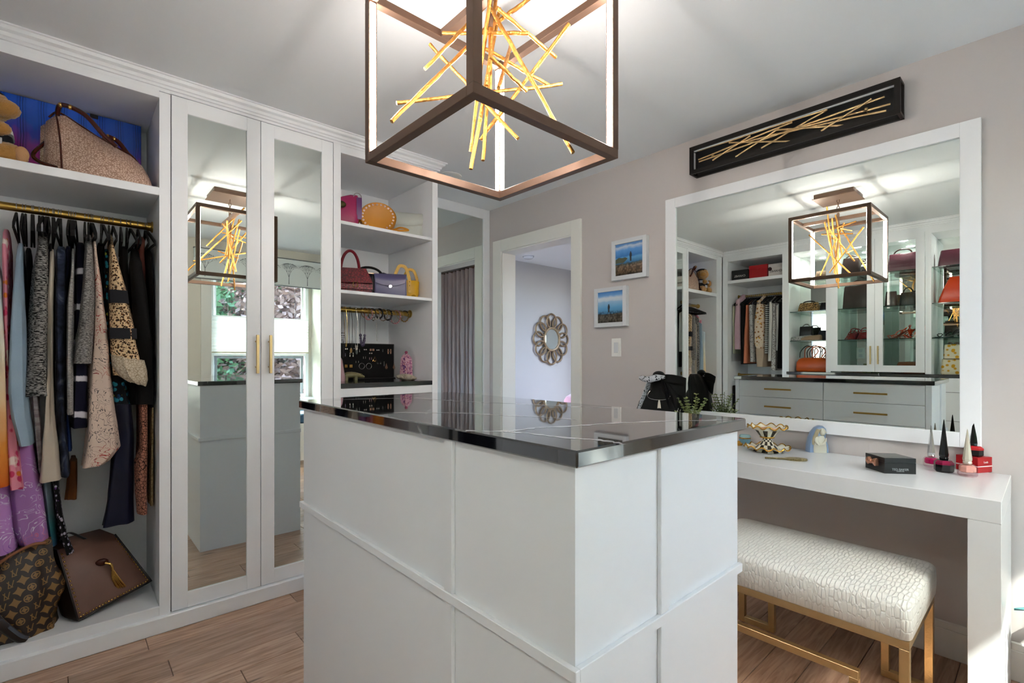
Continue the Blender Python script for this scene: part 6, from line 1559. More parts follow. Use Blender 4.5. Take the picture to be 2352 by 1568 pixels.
# black box with a bow
q1, q2, q3 = vat(1988, 1073), vat(2032, 1087), vat(2104, 1089)
bx = root('jewellery_box', 'black lidded jewellery box with a rose gold bow on the vanity', 'box', q2)
ex = (q3 - q2); ey = (q1 - q2); hz = at(2104, 1053, x=q3.x).z - VT
ex.z = ey.z = 0
eyl = ey.length; ey = Vector((-ex.y, ex.x, 0)).normalized() * max(.07, eyl) if ex.cross(ey).z > 0 else Vector((ex.y, -ex.x, 0)).normalized() * max(.07, eyl)
ey = (q1 - q2); ey.z = 0
def hexa(z0, z1, ins=0.0):
    c = [Vector((0, 0, 0)), ex, ex + ey, ey]; m_ = sum(c, Vector()) / 4
    return MB().rings([[(v + (m_ - v).normalized() * ins) + Vector((0, 0, z)) for v in c] for z in (z0, z1)])
mat('black_card', '#14171a', .4); mat('rose_gold', '#c98f74', .22, .9)
hexa(0, hz * .70).build('base', 'black_card', bx); hexa(hz * .72, hz).build('lid', 'black_card', bx); hexa(hz * .68, hz * .74, .003).build('seam', mat('card_seam', '#3a3d40', .4), bx)
nrm = Vector((ey.y, -ey.x, 0)).normalized()
if nrm.dot(ex) > 0: nrm = -nrm
bc_ = ey * .48 + nrm * .008 + Vector((0, 0, hz * .62)); ed = ey.normalized()
for s in (-1, 1):
    MB().rings([[bc_ + ed * (s * t * .024) + nrm * d + Vector((0, 0, z)) for d, z in ((0.008, -h_), (.014, 0), (.008, h_), (-.004, h_), (-.004, -h_))] for t, h_ in ((.12, .006), (.35, .010), (.75, .015), (1.0, .013))]).build('bow_loop', 'rose_gold', bx)
MB().sph(bc_ + nrm * .008, .008, 10, 6, (1, 1, 1.2)).build('bow_knot', 'rose_gold', bx, smooth=True)
fn = Vector((ex.y, -ex.x, 0)).normalized()
if fn.dot(ey) > 0: fn = -fn
mat('silver_print', '#9aa0a4', .4)
pz = ex * .5 + fn * .0006
ang = math.atan2(ex.y, ex.x)
text_part('TED BAKER', .0115, 'silver_print', bx, pz + Vector((0, 0, hz * .27)), (math.pi / 2, 0, ang))
text_part('LONDON', .006, 'silver_print', bx, pz + Vector((0, 0, hz * .16)), (math.pi / 2, 0, ang))
# nail polishes
def polish(label, u, v, capm, liq, glassm, vtop, z0=VT, blk=False, wscale=1.0):
    p = at(u, v, z=z0); fwd = p.x * CY + p.y * SY; s = fwd / F_PX
    g = root('nail_polish', label, 'nail polish', p, .35)
    H = (v - vtop) * s
    wd = 38 * s * wscale; hb = 30 * s * wscale
    oc = lambda r_: [(r_ * math.cos(math.pi * (k + .5) / 4), r_ * math.sin(math.pi * (k + .5) / 4)) for k in range(8)]
    MB().rings([[(a, b, z) for a, b in oc(r_)] for z, r_ in ((0, wd * .42), (hb * .12, wd * .5), (hb * .75, wd * .5), (hb * .95, wd * .38), (hb, wd * .22))]).build('bottle', glassm, g)
    if not blk: MB().rings([[(a, b, z) for a, b in oc(r_)] for z, r_ in ((hb * .34, wd * .34), (hb * .40, wd * .42), (hb * .75, wd * .42), (hb * .9, wd * .3))]).build('varnish', liq, g)
    else: MB().rings([[(a, b, z) for a, b in oc(r_)] for z, r_ in ((hb * .62, wd * .505), (hb * .76, wd * .505), (hb * .955, wd * .385))]).build('varnish', liq, g)
    MB().lathe([(wd * .2, hb * .98), (wd * .24, hb * 1.1), (wd * .2, hb * 1.2), (wd * .22, hb * 1.25)], n=16).build('collar', capm, g, smooth=True)
    MB().rings([[(r_ * math.cos(math.pi * k / 4), r_ * math.sin(math.pi * k / 4), z) for k in range(8)] for z, r_ in ((hb * 1.22, wd * .23), (hb * 1.4, wd * .25), (H * .97, wd * .03), (H, wd * .012))]).build('spike_cap', capm, g)
thin_glass('polish_glass', '#f6ecee'); mat('pink_varnish', '#b5195f', .15); mat('nude_varnish', '#d9ab9b', .2); mat('dark_glass', '#1b1a1d', .08); mat('berry_varnish', '#7a1238', .15); mat('black_cap', '#0c0b0c', .15); mat('cream_cap', '#c9c2b3', .25, .4)
polish('hot pink nail polish with a silver spike cap on the vanity', 2139, 1072, 'chrome', 'pink_varnish', 'polish_glass', 976, wscale=.8)
polish('dark berry nail polish with a black spike cap on the vanity', 2168, 1083, 'black_cap', 'berry_varnish', 'dark_glass', 963, blk=True, wscale=.95)
polish('nude pink nail polish with a cream spike cap on the vanity', 2222, 1093, 'cream_cap', 'nude_varnish', 'polish_glass', 985, wscale=.95)
q = at(2232, 1084, z=VT); q = Vector((q.x + .045, q.y - .002, VT)); fwd = q.x * CY + q.y * SY; s = fwd / F_PX
rb = root('red_polish_box', 'small red carton under the black-capped polish bottle on the vanity', 'box', q, math.radians(-28))
wb_, hb_ = 44 * s, 34 * s
mat('red_card', '#a31219', .35); mat('white_print', '#d9d2d0', .5)
MB().box(-wb_ / 2, wb_ / 2, -wb_ / 2, wb_ / 2, 0, hb_, b=.0006).build('carton', 'red_card', rb)
MB().box(-wb_ / 2 - .0004, wb_ / 2 + .0004, -wb_ / 2 - .0004, wb_ / 2 + .0004, hb_ * .38, hb_ * .44).build('white_band', 'white_print', rb)
text_part('Loub', .011, 'white_print', rb, (0.004, -wb_ / 2 - .0006, hb_ * .68), (math.pi / 2, 0, 0))
pq = Vector((q.x, q.y, VT + hb_)); sp_ = 36 * s
g = root('nail_polish', 'red and black nail polish with a tall black spike cap standing on the red carton', 'nail polish', pq, .2)
oc = lambda r_: [(r_ * math.cos(math.pi * (k + .5) / 4), r_ * math.sin(math.pi * (k + .5) / 4)) for k in range(8)]
MB().rings([[(a, b, z) for a, b in oc(r_)] for z, r_ in ((0, .36 * sp_), (.08 * sp_, .48 * sp_), (.5 * sp_, .48 * sp_), (.64 * sp_, .34 * sp_))]).build('bottle', 'dark_glass', g)
MB().rings([[(a, b, z) for a, b in oc(r_)] for z, r_ in ((.40 * sp_, .485 * sp_), (.51 * sp_, .485 * sp_), (.645 * sp_, .345 * sp_))]).build('varnish', 'red_card', g)
MB().rings([[(r_ * math.cos(math.pi * k / 4), r_ * math.sin(math.pi * k / 4), z) for k in range(8)] for z, r_ in ((.62 * sp_, .2 * sp_), (.8 * sp_, .22 * sp_), (2.9 * sp_, .03 * sp_), (3.0 * sp_, .01 * sp_))]).build('spike_cap', 'black_cap', g)

# jewellery bust wrapped in scarves, behind the island
bp_ = at(1512, 950, x=2.44); 
bu = root('jewellery_bust', 'black velvet necklace bust on the vanity end behind the island', 'jewellery bust', (bp_.x, bp_.y, VT), math.radians(-55))
R = []
for z, w_, d_ in ((.0, .085, .05), (.03, .09, .055), (.09, .115, .065), (.15, .12, .07), (.20, .105, .06), (.24, .07, .045), (.27, .042, .036), (.33, .036, .034), (.345, .02, .02)):
    R.append([(w_ * math.cos(2 * math.pi * k / 24), d_ * math.sin(2 * math.pi * k / 24) - (.01 if z < .2 else 0), z) for k in range(24)])
MB().rings(R).build('bust', 'black_velvet', bu, smooth=True)
def bustpt(a, z):
    zs = [(.0, .085, .05), (.09, .115, .065), (.15, .12, .07), (.20, .105, .06), (.24, .07, .045), (.27, .042, .036), (.33, .036, .034)]
    for (z0, w0, d0), (z1, w1, d1) in zip(zs, zs[1:]):
        if z0 <= z <= z1: t = (z - z0) / (z1 - z0); w_, d_ = w0 + (w1 - w0) * t, d0 + (d1 - d0) * t
    return Vector(((w_ + .004) * math.cos(a), (d_ + .005) * math.sin(a) - (.01 if z < .2 else 0), z))
def draped(label, name, zs, ztop, m, rad, bead=None, pend=None, spread=1.15):
    g = root(name, label, 'necklace', bu.location, bu.rotation_euler.z)
    pts = [bustpt(-math.pi / 2 + spread * math.sin(math.pi * (t - .5)), ztop - (ztop - zs) * math.cos(math.pi * (t - .5)) ** .8) + Vector((0, -.004, 0)) for t in [i / 22 for i in range(23)]]
    MB().tube(pts, rad, 6).build('chain', m, g, smooth=True)
    if bead:
        for k in range(1, 22, 2): MB().sph(pts[k], bead[0], 8, 5).build('bead', bead[1], g, smooth=True)
    if pend:
        p0 = pts[11]; MB().rings([[p0 + Vector((x_ * w_, -.005 + y_ * .003, -z)) for x_, y_ in ((-1, -1), (1, -1), (1, 1), (-1, 1))] for z, w_ in ((0, .003), (.015, .006), (.05, .010), (.055, .004))]).build('pendant', pend, g)
draped('silver choker with a long cream pendant around the black bust', 'pendant_choker', .215, .262, 'silver', .0018, None, 'pearl', 1.0)
draped('silver bead necklace draped low on the black bust', 'bead_strand', .125, .235, 'silver', .001, (.0032, 'pearl'), None, 1.2)
draped('longest silver bead necklace on the black bust', 'bead_strand', .10, .22, 'silver', .001, (.0030, 'silver'), None, 1.3)
f_('scarf_bw', 'floral', ['#b9bcc2', '#15161b'], 95); f_('scarf_black', 'solid', ['#040404', '#0a0b0a'], rough=.6)
s1 = root('patterned_scarf', 'black and white patterned scarf hanging down the side of the black bust', 'scarf', bu.location, bu.rotation_euler.z)
slab(lambda u, v: Vector((-.045 - .105 * v ** 1.1 + .03 * (u - .5), -.055 + .085 * u - .02 * v, .325 - .30 * v + .012 * math.sin(8 * u + 5 * v))), (.008, .004, .004), 10, 12).build('drape', 'scarf_bw', s1, smooth=70)
MB().tube(bez([(-.10, -.02, .335), (-.06, -.055, .325), (-.02, -.06, .335), (.03, -.04, .34)], 6), [.010, .013, .015, .016, .016, .017, .018, .018, .018, .018, .018, .018, .018, .018, .017, .016, .014, .012, .010], 8).build('collar_fold', 'scarf_bw', s1, smooth=True)
s2 = root('black_scarf', 'sheer black scarf knotted over the necklace bust before the mirror', 'scarf', bu.location, bu.rotation_euler.z)
MB().sph((.0, -.035, .350), .026, 14, 10, (1.25, .9, .85)).build('knot', 'scarf_black', s2, smooth=True)
R = []
for z, cx, w_, d_ in ((.02, .085, .060, .05), (.10, .088, .072, .055), (.18, .082, .074, .06), (.24, .066, .066, .056), (.29, .044, .052, .05), (.325, .018, .036, .036), (.345, .004, .018, .02)):
    R.append([(cx + (w_ + .008 * math.sin(5 * q + 9 * z)) * math.cos(q), .012 + (d_ + .008 * math.sin(7 * q - 6 * z)) * math.sin(q), z) for q in [2 * math.pi * k / 40 for k in range(40)]])
MB().rings(R).build('wrap', 'scarf_black', s2, smooth=80)
slab(lambda u, v: Vector((.0 + .035 * u + .075 * v, -.058 - .012 * math.sin(6 * u) + .012 * u, .345 - .045 * u - .30 * v ** 1.2 + .008 * math.sin(9 * u))), (.004, .006, .002), 10, 12).build('tail', 'scarf_black', s2, smooth=70)
slab(lambda u, v: Vector((.01 + .13 * v, -.05 + .02 * u, .352 - .02 * v - .05 * u - .05 * u * v + .008 * math.sin(9 * u + 3 * v))), (.003, .005, .002), 10, 12).build('tail', 'scarf_black', s2, smooth=70)
# potted sprig
pp = at(1590, 950, x=2.47)
pl = root('potted_sprig', 'small leafy green plant on the vanity peeking over the island', 'plant', (pp.x, pp.y, VT))
MB().lathe([(.028, 0), (.034, .02), (.040, .07), (.042, .075), (.036, .075), (.034, .06)], n=24).build('pot', 'gloss_white', pl, smooth=True)
mat('sprig_leaf', '#8f9c62', .6, var=(60, .3)); mat('sprig_stem', '#6a7340', .6)
rl_ = random.Random(9)
stm = MB(); lv = MB()
for k in range(26):
    a = rl_.uniform(0, 6.28); rr_ = rl_.uniform(.02, .085); h = rl_.uniform(.11, .20) - rr_ * .5
    pts = bez([(0, 0, .06), (rr_ * .4 * math.cos(a), rr_ * .4 * math.sin(a), .06 + h * .5), (rr_ * math.cos(a), rr_ * math.sin(a), .06 + h)], 5)
    stm.tube(pts, .0012, 5)
    for i in range(4, len(pts)):
        for s in (-1, 1):
            c = pts[i]; b_ = a + s * 1.3 + rl_.uniform(-.4, .4); L_ = rl_.uniform(.014, .022); d = Vector((math.cos(b_), math.sin(b_), .5)).normalized(); w_ = d.cross(Vector((0, 0, 1))).normalized() * L_ * .42
            lv.add([c, c + d * L_ * .5 + w_, c + d * L_, c + d * L_ * .5 - w_], [(0, 1, 2, 3)])
stm.build('stem', 'sprig_stem', pl, smooth=True)
o = lv.build('leaves', 'sprig_leaf', pl); o['kind'] = 'stuff'
# pot plant at the picture edge
pe = root('potted_agave', 'white pot with teal leaves, cut off at the picture edge beside the vanity', 'plant', (2.50, -0.055, 0))
MB().lathe([(.07, 0), (.08, .01), (.06, .03), (.05, .15), (.055, .17)], n=24).build('stand', 'gloss_white', pe, smooth=True)
MB().lathe([(.05, .168), (.09, .19), (.118, .23), (.12, .26), (.11, .285), (.10, .285), (.10, .26)], n=28).build('pot', 'gloss_white', pe, smooth=True)
mat('teal_leaf', '#3f6f72', .4)
for k in range(9):
    a = 2 * math.pi * k / 9 + .2
    R = []
    for t, w_ in ((0, .012), (.25, .024), (.55, .026), (.8, .016), (1, .002)):
        c = Vector((math.cos(a) * .15 * t, math.sin(a) * .15 * t, .27 + .05 * math.sin(t * 2.4) + .02 * t)); u_ = Vector((-math.sin(a), math.cos(a), 0)) * w_
        R.append([c + u_ + Vector((0, 0, .006)), c - Vector((0, 0, .002)), c - u_ + Vector((0, 0, .006)), c + Vector((0, 0, .004))])
    MB().rings(R).build('leaf', 'teal_leaf', pe, smooth=60)

# ---------------------------------------------------------------- things on the display wall (seen in the big mirror)
BZ = 2.135
def box_on(name, label, cat, u0, u1, vtop, m, depth=.24, txt=None, tm=None):
    pass
def sbx(label, y0, y1, h, m, txt=None, tm=None, badge=False, name='gift_box'):
    xf = -.58
    r = root(name, label, 'box', (xf - .12, (y0 + y1) / 2, BZ))
    MB().box(-.12, .12, -(y1 - y0) / 2, (y1 - y0) / 2, 0, h * .72, b=.001).build('base', m, r)
    MB().box(-.122, .122, -(y1 - y0) / 2 - .002, (y1 - y0) / 2 + .002, h * .70, h, b=.001).build('lid', m, r)
    if txt: text_part(txt, .034, tm, r, (.1232, 0, h * .42), (math.pi / 2, 0, math.pi / 2), thick=.0006)
    if badge: MB().lathe([(.022, 0), (.022, .003), (.001, .004)], (.1222, -(y1 - y0) * .0 + (y1 - y0) * .40, h * .62), 20, ax='x').build('seal', mat('dark_plum', '#2c1016', .4), r)
sbx('black gift box with white lettering on the closet shelf, seen in the big mirror', 2.40, 2.585, .125, mat('black_box_card', '#1f1f20', .4), 'CHANEL', 'white_print')
sbx('plain red gift box in the middle of the closet shelf, seen in the big mirror', 2.185, 2.385, .155, 'red_card')
sbx('white gift box with a dark round seal on the closet shelf in the mirror', 2.015, 2.172, .145, mat('white_card', '#c7bfba', .5), 'CHANEL', 'photo_ink', True)
G1, G2, G3, GC = 2.051, 1.721, 1.406, 1.0722
def dy(u, v, x=-.66): return atm(u, v, x).y
mat('cream_leather', '#c4b8a2', .4); mat('brown_leather', '#3b2420', .35); mat('orange_leather', '#b34a12', .35); mat('red_patent', '#8c1412', .2); mat('orange_patent', '#c83c0e', .3); mat('taupe_suede', '#8a7258', .7); mat('tan_suede', '#6a3213', .55); mat('mauve_leather', '#5a2a38', .35); mat('grey_patent', '#4a4246', .3)
def purse(label, yc, z, w, h, d, m, x=-.68, handle=0.0, hm=None, taper=.85, rz=math.pi / 2, name='handbag', flap=None):
    r = root(name, label, 'handbag', (x, yc, z), rz)
    bagbody(r, 'body', m, [(0, w * .94, d * .95, .012), (.008, w, d, .02), (h * .55, w * (1 + taper) / 2, d * .85, .02), (h * .95, w * taper, d * .45, .015), (h, w * taper * .95, d * .3, .01)])
    if handle: strap(r, 'handle', hm or m, [(w * .28 * math.cos(a), 0, h * .96 + handle * math.sin(a)) for a in [math.pi * k / 16 for k in range(17)]], .006)
    if flap: slab(lambda u, v: Vector(((-.5 + u) * w * (taper + .14 * v), -d * .2 - d * .36 * min(1, v * 1.6), h * 1.005 - v * h * .5)), (0, .005, 0), 8, 5).build('flap', flap, r, smooth=60)
    return r
def shoe(label, yc, z, m, x=-.66, heel=.0, rz=0.0, name='shoe', L=.24, group=None, straps=0, sm=None):
    r = root(name, label, 'shoe', (x, yc, z), rz, group)
    R = []
    for t, w_, zz in ((-.5, .024, heel), (-.42, .032, heel), (-.2, .03, heel * .75), (.05, .036, heel * .2), (.25, .042, .0), (.42, .034, .0), (.5, .015, .0)):
        R.append([(t * L, w_ * math.cos(2 * math.pi * k / 12), zz + .004 + .004 * math.sin(2 * math.pi * k / 12)) for k in range(12)])
    MB().rings(R).build('sole', m, r, smooth=60)
    if heel > .02: MB().rings([[(-.44 * L + a, b, z_) for a, b in ((-w_, -w_), (w_, -w_), (w_, w_), (-w_, w_))] for z_, w_ in ((0, .006), (heel * .5, .007), (heel + .004, .018))]).build('heel', m, r)
    if straps:
        for k in range(straps):
            t = -.42 + .75 * k / max(1, straps - 1); w_ = .036; zb_ = heel * max(0, .9 - 1.5 * (t + .42)) ; hh_ = .05 if t < .1 else .03
            MB().tube([(t * L + .02 * math.sin(q * 2 + k), w_ * math.cos(q), zb_ + .006 + hh_ * math.sin(q)) for q in [math.pi * i / 10 for i in range(11)]], .0045, 6).build('strap', sm or m, r, smooth=True)
    else:
        R = []
        for t, w_, z0_, z1_ in ((-.5, .022, heel, heel + .05), (-.44, .032, heel, heel + .055), (-.2, .03, heel * .75, heel * .75 + .05), (.05, .036, heel * .2, heel * .2 + .045), (.28, .040, 0, .034), (.44, .03, 0, .024), (.5, .012, .003, .012)):
            R.append([(t * L, w_ * math.cos(math.pi * k / 9), z0_ + .006 + (z1_ - z0_) * math.sin(math.pi * k / 9) ** .7) for k in range(10)])
        MB().rings(R).build('upper', sm or m, r, smooth=70)
    return r
# niche next to the corner closet
shoe('cream loafer, back one on the top glass shelf beside the corner closet', 1.86, G1, 'cream_leather', -.70, rz=.15)
shoe('cream loafer, front one on the top glass shelf beside the corner closet', 1.77, G1, 'cream_leather', -.66, rz=.1)
purse('low cream bag on the top glass shelf beside the corner closet', 1.665, G1, .13, .10, .07, 'taupe_suede')
f_('leopard_bag', 'leopard', ['#8a6b42', '#17100a', '#3a2412'], 70)
purse('tan and black patterned bag on the second glass shelf beside the corner closet', 1.79, G2, .21, .10, .09, 'leopard_bag', name='patterned_bag', handle=.02, hm='black_leather')
purse('black clutch next to the patterned bag on the second glass shelf', 1.635, G2, .10, .09, .07, 'black_leather')
purse('boxy black bag on the third glass shelf beside the corner closet', 1.83, G3, .13, .16, .07, 'black_leather', x=-.72, handle=.03, hm='silver', taper=.98)
purse('navy bag on the third glass shelf beside the sneakers', 1.655, G3, .14, .11, .08, 'navy_leather', x=-.72, taper=.7)
f_('snake_print', 'floral', ['#9a9a96', '#2a2a2c'], 110)
shoe('grey snake-print sneaker, first on the third glass shelf', 1.86, G3, 'snake_print', -.60, rz=1.4, name='sneaker')
shoe('grey snake-print sneaker, second on the third glass shelf', 1.765, G3, 'snake_print', -.60, rz=1.7, name='sneaker', sm=MATS['taupe_suede'])
ob_ = root('orange_tote', 'orange tote with looping thin handles on the counter in the big mirror', 'handbag', (-.66, 1.745, GC), math.pi / 2)
bagbody(ob_, 'body', 'orange_leather', [(0, .30, .10, .02), (.01, .315, .115, .025), (.10, .31, .10, .025), (.135, .27, .06, .02), (.15, .20, .03, .012)])
for (ax_, s_) in ((-.055, -.02), (.035, .02)):
    strap(ob_, 'handle', 'orange_leather', bez([(ax_ - .02, s_, .14), (ax_ - .07, s_ * 2, .22), (ax_ - .02, s_ * 2, .27), (ax_ + .05, s_ * 2, .25), (ax_ + .055, s_, .14)], 8), .005)
    strap(ob_, 'handle_lining', 'black_leather', bez([(ax_ - .01, s_ + .008, .14), (ax_ - .02, s_ * 2 + .008, .245), (ax_ + .04, s_ * 2 + .008, .28), (ax_ + .10, s_ * 2 + .008, .22), (ax_ + .105, s_ + .008, .15)], 8), .0045)
# glass door cabinet
purse('slouchy dark brown bag on the top shelf behind the left glass door', 1.40, G1, .17, .20, .10, 'brown_leather', handle=.03)
purse('grey patent bag with a silver clasp on the top shelf behind the glass doors', 1.25, G1, .13, .12, .09, 'grey_patent', flap='grey_patent')
purse('dark brown bag with chain strap on the top shelf behind the right glass door', .98, G1, .25, .18, .10, 'mauve_leather', handle=.05, hm='brown_leather')
f_('tan_check', 'stripes', ['#8d6f48', '#2a1a14'], 22)
bb_ = purse('large dark brown handbag behind the left glass door in the big mirror', 1.345, G2, .25, .24, .11, 'brown_leather', handle=.06, taper=.92)
MB().box(-.128, -.108, -.058, .05, .005, .20, b=.002).build('check_side', 'tan_check', bb_)
purse('black quilted bag behind the right glass door, second shelf', .94, G2, .13, .13, .09, 'black_leather', handle=.05)
purse('small dark brown bag behind the right glass door, second shelf', 1.07, G2, .10, .15, .08, 'brown_leather')
shoe('red patent heel behind the left glass door, back one', 1.41, G3, 'red_patent', -.72, .075, .1, 'heeled_sandal', .2, None, 4, MATS['red_patent'])
shoe('red patent heel behind the left glass door, front one', 1.30, G3, 'red_patent', -.68, .075, .0, 'heeled_sandal', .2, None, 4, MATS['red_patent'])
shoe('orange strappy heel behind the right glass door, back one', 1.01, G3, 'orange_patent', -.68, .08, 1.9, 'heeled_sandal', .22, None, 5, MATS['orange_patent'])
shoe('orange strappy heel behind the right glass door, front one', .88, G3, 'orange_patent', -.66, .08, 1.3, 'heeled_sandal', .22, None, 5, MATS['orange_patent'])
MB()
shoe('beige sandal on the counter behind the left glass door', 1.38, GC, 'taupe_suede', -.66, 0, 1.2, 'flat_sandal', .2, None, 3, MATS['taupe_suede'])
purse('small green patterned pouch on the counter behind the left glass door', 1.26, GC, .09, .09, .05, f_('green_print', 'floral', ['#5c6a3c', '#15170f'], 60))
purse('rust brown suede bag on the counter behind the right glass door', .93, GC, .19, .11, .09, 'tan_suede', flap='tan_suede')
shoe('thin black sandal on the counter behind the right glass door', 1.06, GC, 'black_leather', -.64, 0, 1.3, 'flat_sandal', .2, None, 4, MATS['black_leather'])
# end niche
purse('mauve bag on the top shelf of the end niche', .60, G1, .24, .16, .10, 'mauve_leather')
purse('tall bright orange bag on the second shelf of the end niche', .58, G2, .28, .24, .12, 'orange_patent', taper=.45)
shoe('black sandal on the third shelf of the end niche', .63, G3, 'black_leather', -.64, .03, 1.4, 'flat_sandal', .22, None, 4, MATS['black_leather'])
f_('yellow_flower_print', 'floral', ['#c9c2a8', '#b88a1c', '#2a3a5a'], 26)
for i, (z, w_) in enumerate(((GC, .26), (GC + .142, .22))):
    purse(('lower' if i == 0 else 'upper') + ' yellow flower-print pouch stacked on the end niche counter', .57, z, w_, .14 if i == 0 else .13, .12, 'yellow_flower_print', taper=.95, name='printed_pouch')
# wall socket in the cabinet back
so = root('wall_socket', 'white double socket behind the left glass door in the big mirror', 'socket', (XD + .003, 1.36, 1.27))
MB().box(-.002, .003, -.036, .036, -.058, .058, b=.0015).build('plate', 'trim_white', so)
for z in (-.026, .026): MB().box(.003, .0045, -.017, .017, z - .016, z + .016, b=.0006).build('outlet', 'gloss_white', so)

# ---------------------------------------------------------------- adjoining room
rm = root('petal_mirror', 'round mirror with interlaced bronze rings on the far wall through the doorway', 'mirror', (4.92, 4.64, 1.476))
mat('petal_bronze', '#8a7459', .4, .5, var=(20, .2))
RR = .345
for k in range(12):
    a = 2 * math.pi * k / 12; c_ = (math.cos(a) * RR * .71, math.sin(a) * RR * .71)
    P(MB().tube([(4.92 + c_[0] + RR * (.29 * math.cos(q) * math.cos(a) - .27 * math.sin(q) * math.sin(a)), 4.632 - .008 * (k % 2), 1.476 + c_[1] + RR * (.29 * math.cos(q) * math.sin(a) + .27 * math.sin(q) * math.cos(a))) for q in [2 * math.pi * i / 28 for i in range(28)]], .0125, 8, loop=True), 'ring', 'petal_bronze', rm, smooth=True)
P(MB().tube([(4.92 + RR * .44 * math.cos(q), 4.622, 1.476 + RR * .44 * math.sin(q)) for q in [2 * math.pi * i / 40 for i in range(40)]], .016, 8, loop=True), 'rim', 'petal_bronze', rm, smooth=True)
P(MB().lathe([(RR * .42, 0), (RR * .42, -.006), (.001, -.0065)], (4.92, 4.63, 1.476), 40, ax='y'), 'mirror_pane', 'mirror', rm)
sd = root('smoke_detector', 'white round smoke detector on the ceiling through the doorway', 'smoke detector', (4.19, 4.33, C))
P(MB().lathe([(.07, 0), (.07, -.012), (.062, -.016), (.062, -.03), (.05, -.038), (.001, -.04)], sd.location, 28), 'housing', 'gloss_white', sd, smooth=40)
P(MB().lathe([(.0705, -.012), (.0705, -.015)], sd.location, 28, False, False), 'vent_slot', 'gap_dark', sd)
P(MB().sph((4.15, 4.30, C - .038), .004, 8, 5), 'indicator', 'gloss_white', sd, smooth=True)
# pink armchair corner
pc = root('pink_armchair', 'pink upholstered chair just showing at the lower edge of the doorway', 'chair', (4.76, 3.72, 0), .6)
mat('pink_velvet', '#c08f96', .8, sheen=.3)
MB().box(-.34, .34, -.33, .33, .16, .42, b=.04).build('seat', 'pink_velvet', pc, smooth=True)
bagbody(pc, 'backrest', 'pink_velvet', [(.3, .68, .12, .05, 0, .28), (.6, .70, .13, .06, 0, .30), (.72, .66, .12, .06, 0, .31), (.765, .56, .07, .03, 0, .31)], 5)
for s in (-1, 1):
    MB().box(s * .30 - .05, s * .30 + .05, -.30, .30, .3, .56, b=.03).build('armrest', 'pink_velvet', pc, smooth=True)
    for t in (-1, 1): MB().rings([[(s * .27 + a, t * .25 + b, z) for a, b in ((-w_, -w_), (w_, -w_), (w_, w_), (-w_, w_))] for z, w_ in ((0.001, .012), (.17, .02))]).build('leg', 'tan_suede', pc)
# curtain
cu_ = root('grey_curtain', 'mauve grey velvet curtain reflected in the mirrored closet door', 'curtain', (3.93, 1.0, 0))
f_('curtain_velvet', 'solid', ['#b5a6a4', '#c8b9b6'], rough=.7)
R1 = []
N = 220
def cp(i, z):
    t = i / N; y = .15 + 1.6 * t; sway = .03 * math.sin(z * 1.3 + t * 5)
    return (3.93 + .030 * math.sin(t * 2 * math.pi * 17 + .6 * math.sin(z)) + .014 * math.sin(t * 2 * math.pi * 41 + z), y + sway * .3 * (1 - z / C), z)
zs_ = [.012, .5, 1.0, 1.5, 2.0, 2.3, 2.40]
V = []; Fq = []
for z in zs_:
    V += [cp(i, z) for i in range(N + 1)]
for z in zs_: V += [(x + .006, y, zz) for x, y, zz in [cp(i, z) for i in range(N + 1)]]
M_ = N + 1; K_ = len(zs_) * M_
for j in range(len(zs_) - 1):
    for i in range(N):
        Fq.append((j * M_ + i, j * M_ + i + 1, (j + 1) * M_ + i + 1, (j + 1) * M_ + i)); Fq.append((K_ + j * M_ + i, K_ + (j + 1) * M_ + i, K_ + (j + 1) * M_ + i + 1, K_ + j * M_ + i + 1))
P(MB().add(V, Fq), 'drape', 'curtain_velvet', cu_, smooth=80)
P(MB().tube([(3.93, .10, 2.405), (3.93, 1.80, 2.405)], .012, 12), 'rod', 'bronze', cu_, smooth=True)
for y in (.10, 1.80): P(MB().sph((3.93, y, 2.405), .022, 12, 8), 'finial', 'bronze', cu_, smooth=True)
for y in (.13, 1.77): P(MB().tube([(3.93, y, 2.405), (4.0, y, 2.405)], .006, 8), 'bracket', 'bronze', cu_, smooth=True)

# ---------------------------------------------------------------- outside the window
struct(MB().box(-14, 16, -30, -2.2, -3.2, -3.0).build('ground_outside', mat('outside_ground', '#5c5f57', .9)))
mat('leaf_green', '#6b8a66', .6, var=(3, .4)); mat('leaf_red', '#a3857c', .6, var=(3, .4)); mat('bark', '#4b3d30', .9)
def tree(label, x, y, r_, h, m, n, seed):
    rn = random.Random(seed)
    t = root('garden_tree', label, 'tree', (x, y, -3.0))
    MB().tube([(0, 0, 0), (.1, .05, h * .4), (0, 0, h * .75)], [.16, .12, .06], 8).build('trunk', 'bark', t, smooth=True)
    lv = MB()
    for i in range(n):
        while True:
            q = Vector((rn.uniform(-1, 1), rn.uniform(-1, 1), rn.uniform(-1, 1)))
            if .3 < q.length < 1: break
        c = Vector((q.x * r_, q.y * r_ * .8, h * .62 + q.z * h * .42)); a = Vector((rn.uniform(-1, 1), rn.uniform(-1, 1), rn.uniform(-.6, .6))).normalized() * rn.uniform(.05, .11); b = a.orthogonal().normalized() * a.length * .5
        lv.add([c - a, c + b, c + a, c - b], [(0, 1, 2, 3)])
    o = lv.build('crown', m, t); o['kind'] = 'stuff'
tree('dark green tree outside the window, seen in the left mirror door', 0.6, -6.2, 2.2, 7.0, 'leaf_green', 15000, 1)
tree('red-leaved tree outside the window, seen in the right mirror door', 3.6, -6.6, 1.9, 6.6, 'leaf_red', 14000, 2)
tree('broad green tree filling the gap behind the others outside the window', -1.6, -9.2, 3.2, 9.5, 'leaf_green', 16000, 4)
tree('far green tree at the right outside the window', 6.4, -9.4, 3.2, 9.0, 'leaf_green', 14000, 5)
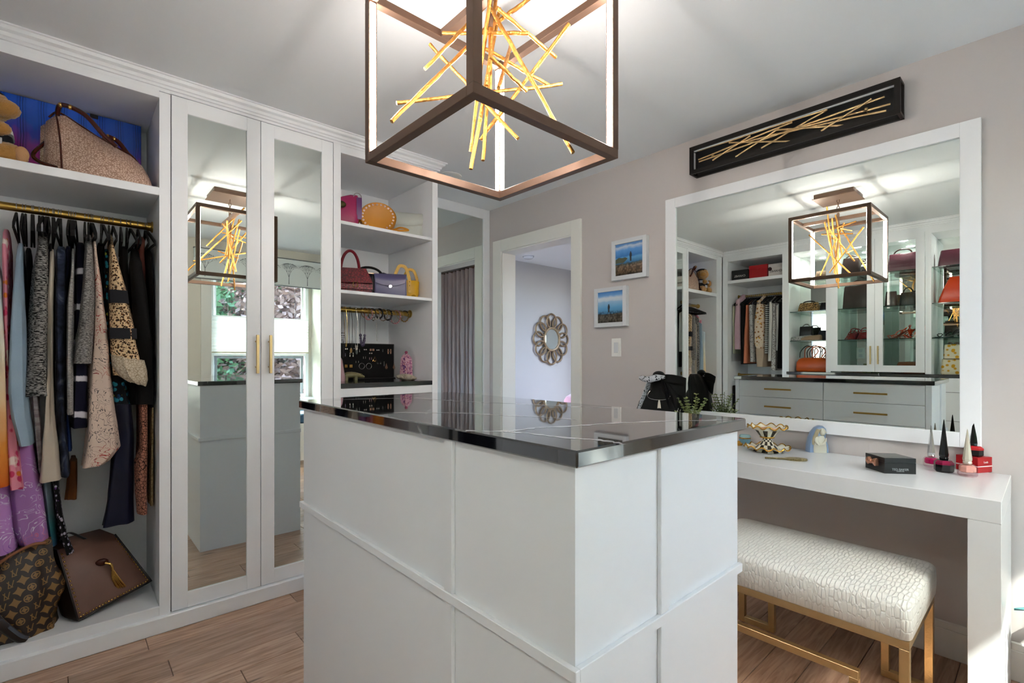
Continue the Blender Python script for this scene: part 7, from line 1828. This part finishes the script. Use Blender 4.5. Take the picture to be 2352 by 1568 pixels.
tree('tall green tree behind the red-leaved tree outside the window', 2.2, -9.0, 2.6, 8.6, 'leaf_green', 16000, 3)
# brick house across the garden
ho = root('brick_house', 'red brick house with grey roofs outside the window, seen in the mirror doors', 'house', (2.5, -13, -3.0))
def brickm():
    m = bpy.data.materials.new('far_brick'); MATS['far_brick'] = m; m.use_nodes = True
    nt = m.node_tree; b = nt.nodes['Principled BSDF']; b.inputs['Roughness'].default_value = .85
    tc = nt.nodes.new('ShaderNodeTexCoord'); mp = nt.nodes.new('ShaderNodeMapping'); mp.inputs['Rotation'].default_value = (math.pi / 2, 0, 0); nt.links.new(tc.outputs['Object'], mp.inputs[0])
    t = nt.nodes.new('ShaderNodeTexBrick'); t.inputs['Scale'].default_value = 4; t.inputs['Color1'].default_value = (*rgb('#7d4a3c'), 1); t.inputs['Color2'].default_value = (*rgb('#6a3d33'), 1); t.inputs['Mortar'].default_value = (*rgb('#9a8c80'), 1)
    nt.links.new(mp.outputs[0], t.inputs['Vector']); nt.links.new(t.outputs[0], b.inputs['Base Color'])
brickm()
MB().box(-6, 7, 0, .4, 0, 3.6).build('wall', 'far_brick', ho)
MB().prism([(-.4, 3.55), (1.6, 4.9), (1.7, 4.8), (-.3, 3.4)], -6.3, 7.3, 'x').build('roof', mat('slate', '#575c61', .8), ho)
for x in (-4.4, -2.0, .5, 3.0, 5.2):
    wn = MB().box(x - .5, x + .5, .40, .46, 1.2, 2.8).build('window', 'gloss_white', ho)
    MB().box(x - .42, x + .42, .46, .47, 1.28, 2.72).build('pane', mat('far_pane', '#46525a', .1), wn)
MB().prism([(.4, 3.0), (1.6, 2.4), (1.6, 2.3), (.4, 2.85)], -.5, 5.5, 'x').build('awning', mat('red_awning', '#7d3c36', .8), ho)
for k in range(9): MB().box(-.4 + k * .73, -.36 + k * .73, 1.58, 1.62, 2.35, 3.0).build('railing_post', 'gloss_white', ho)
MB().box(-.5, 5.6, 1.57, 1.63, 2.98, 3.04).build('railing', 'gloss_white', ho)
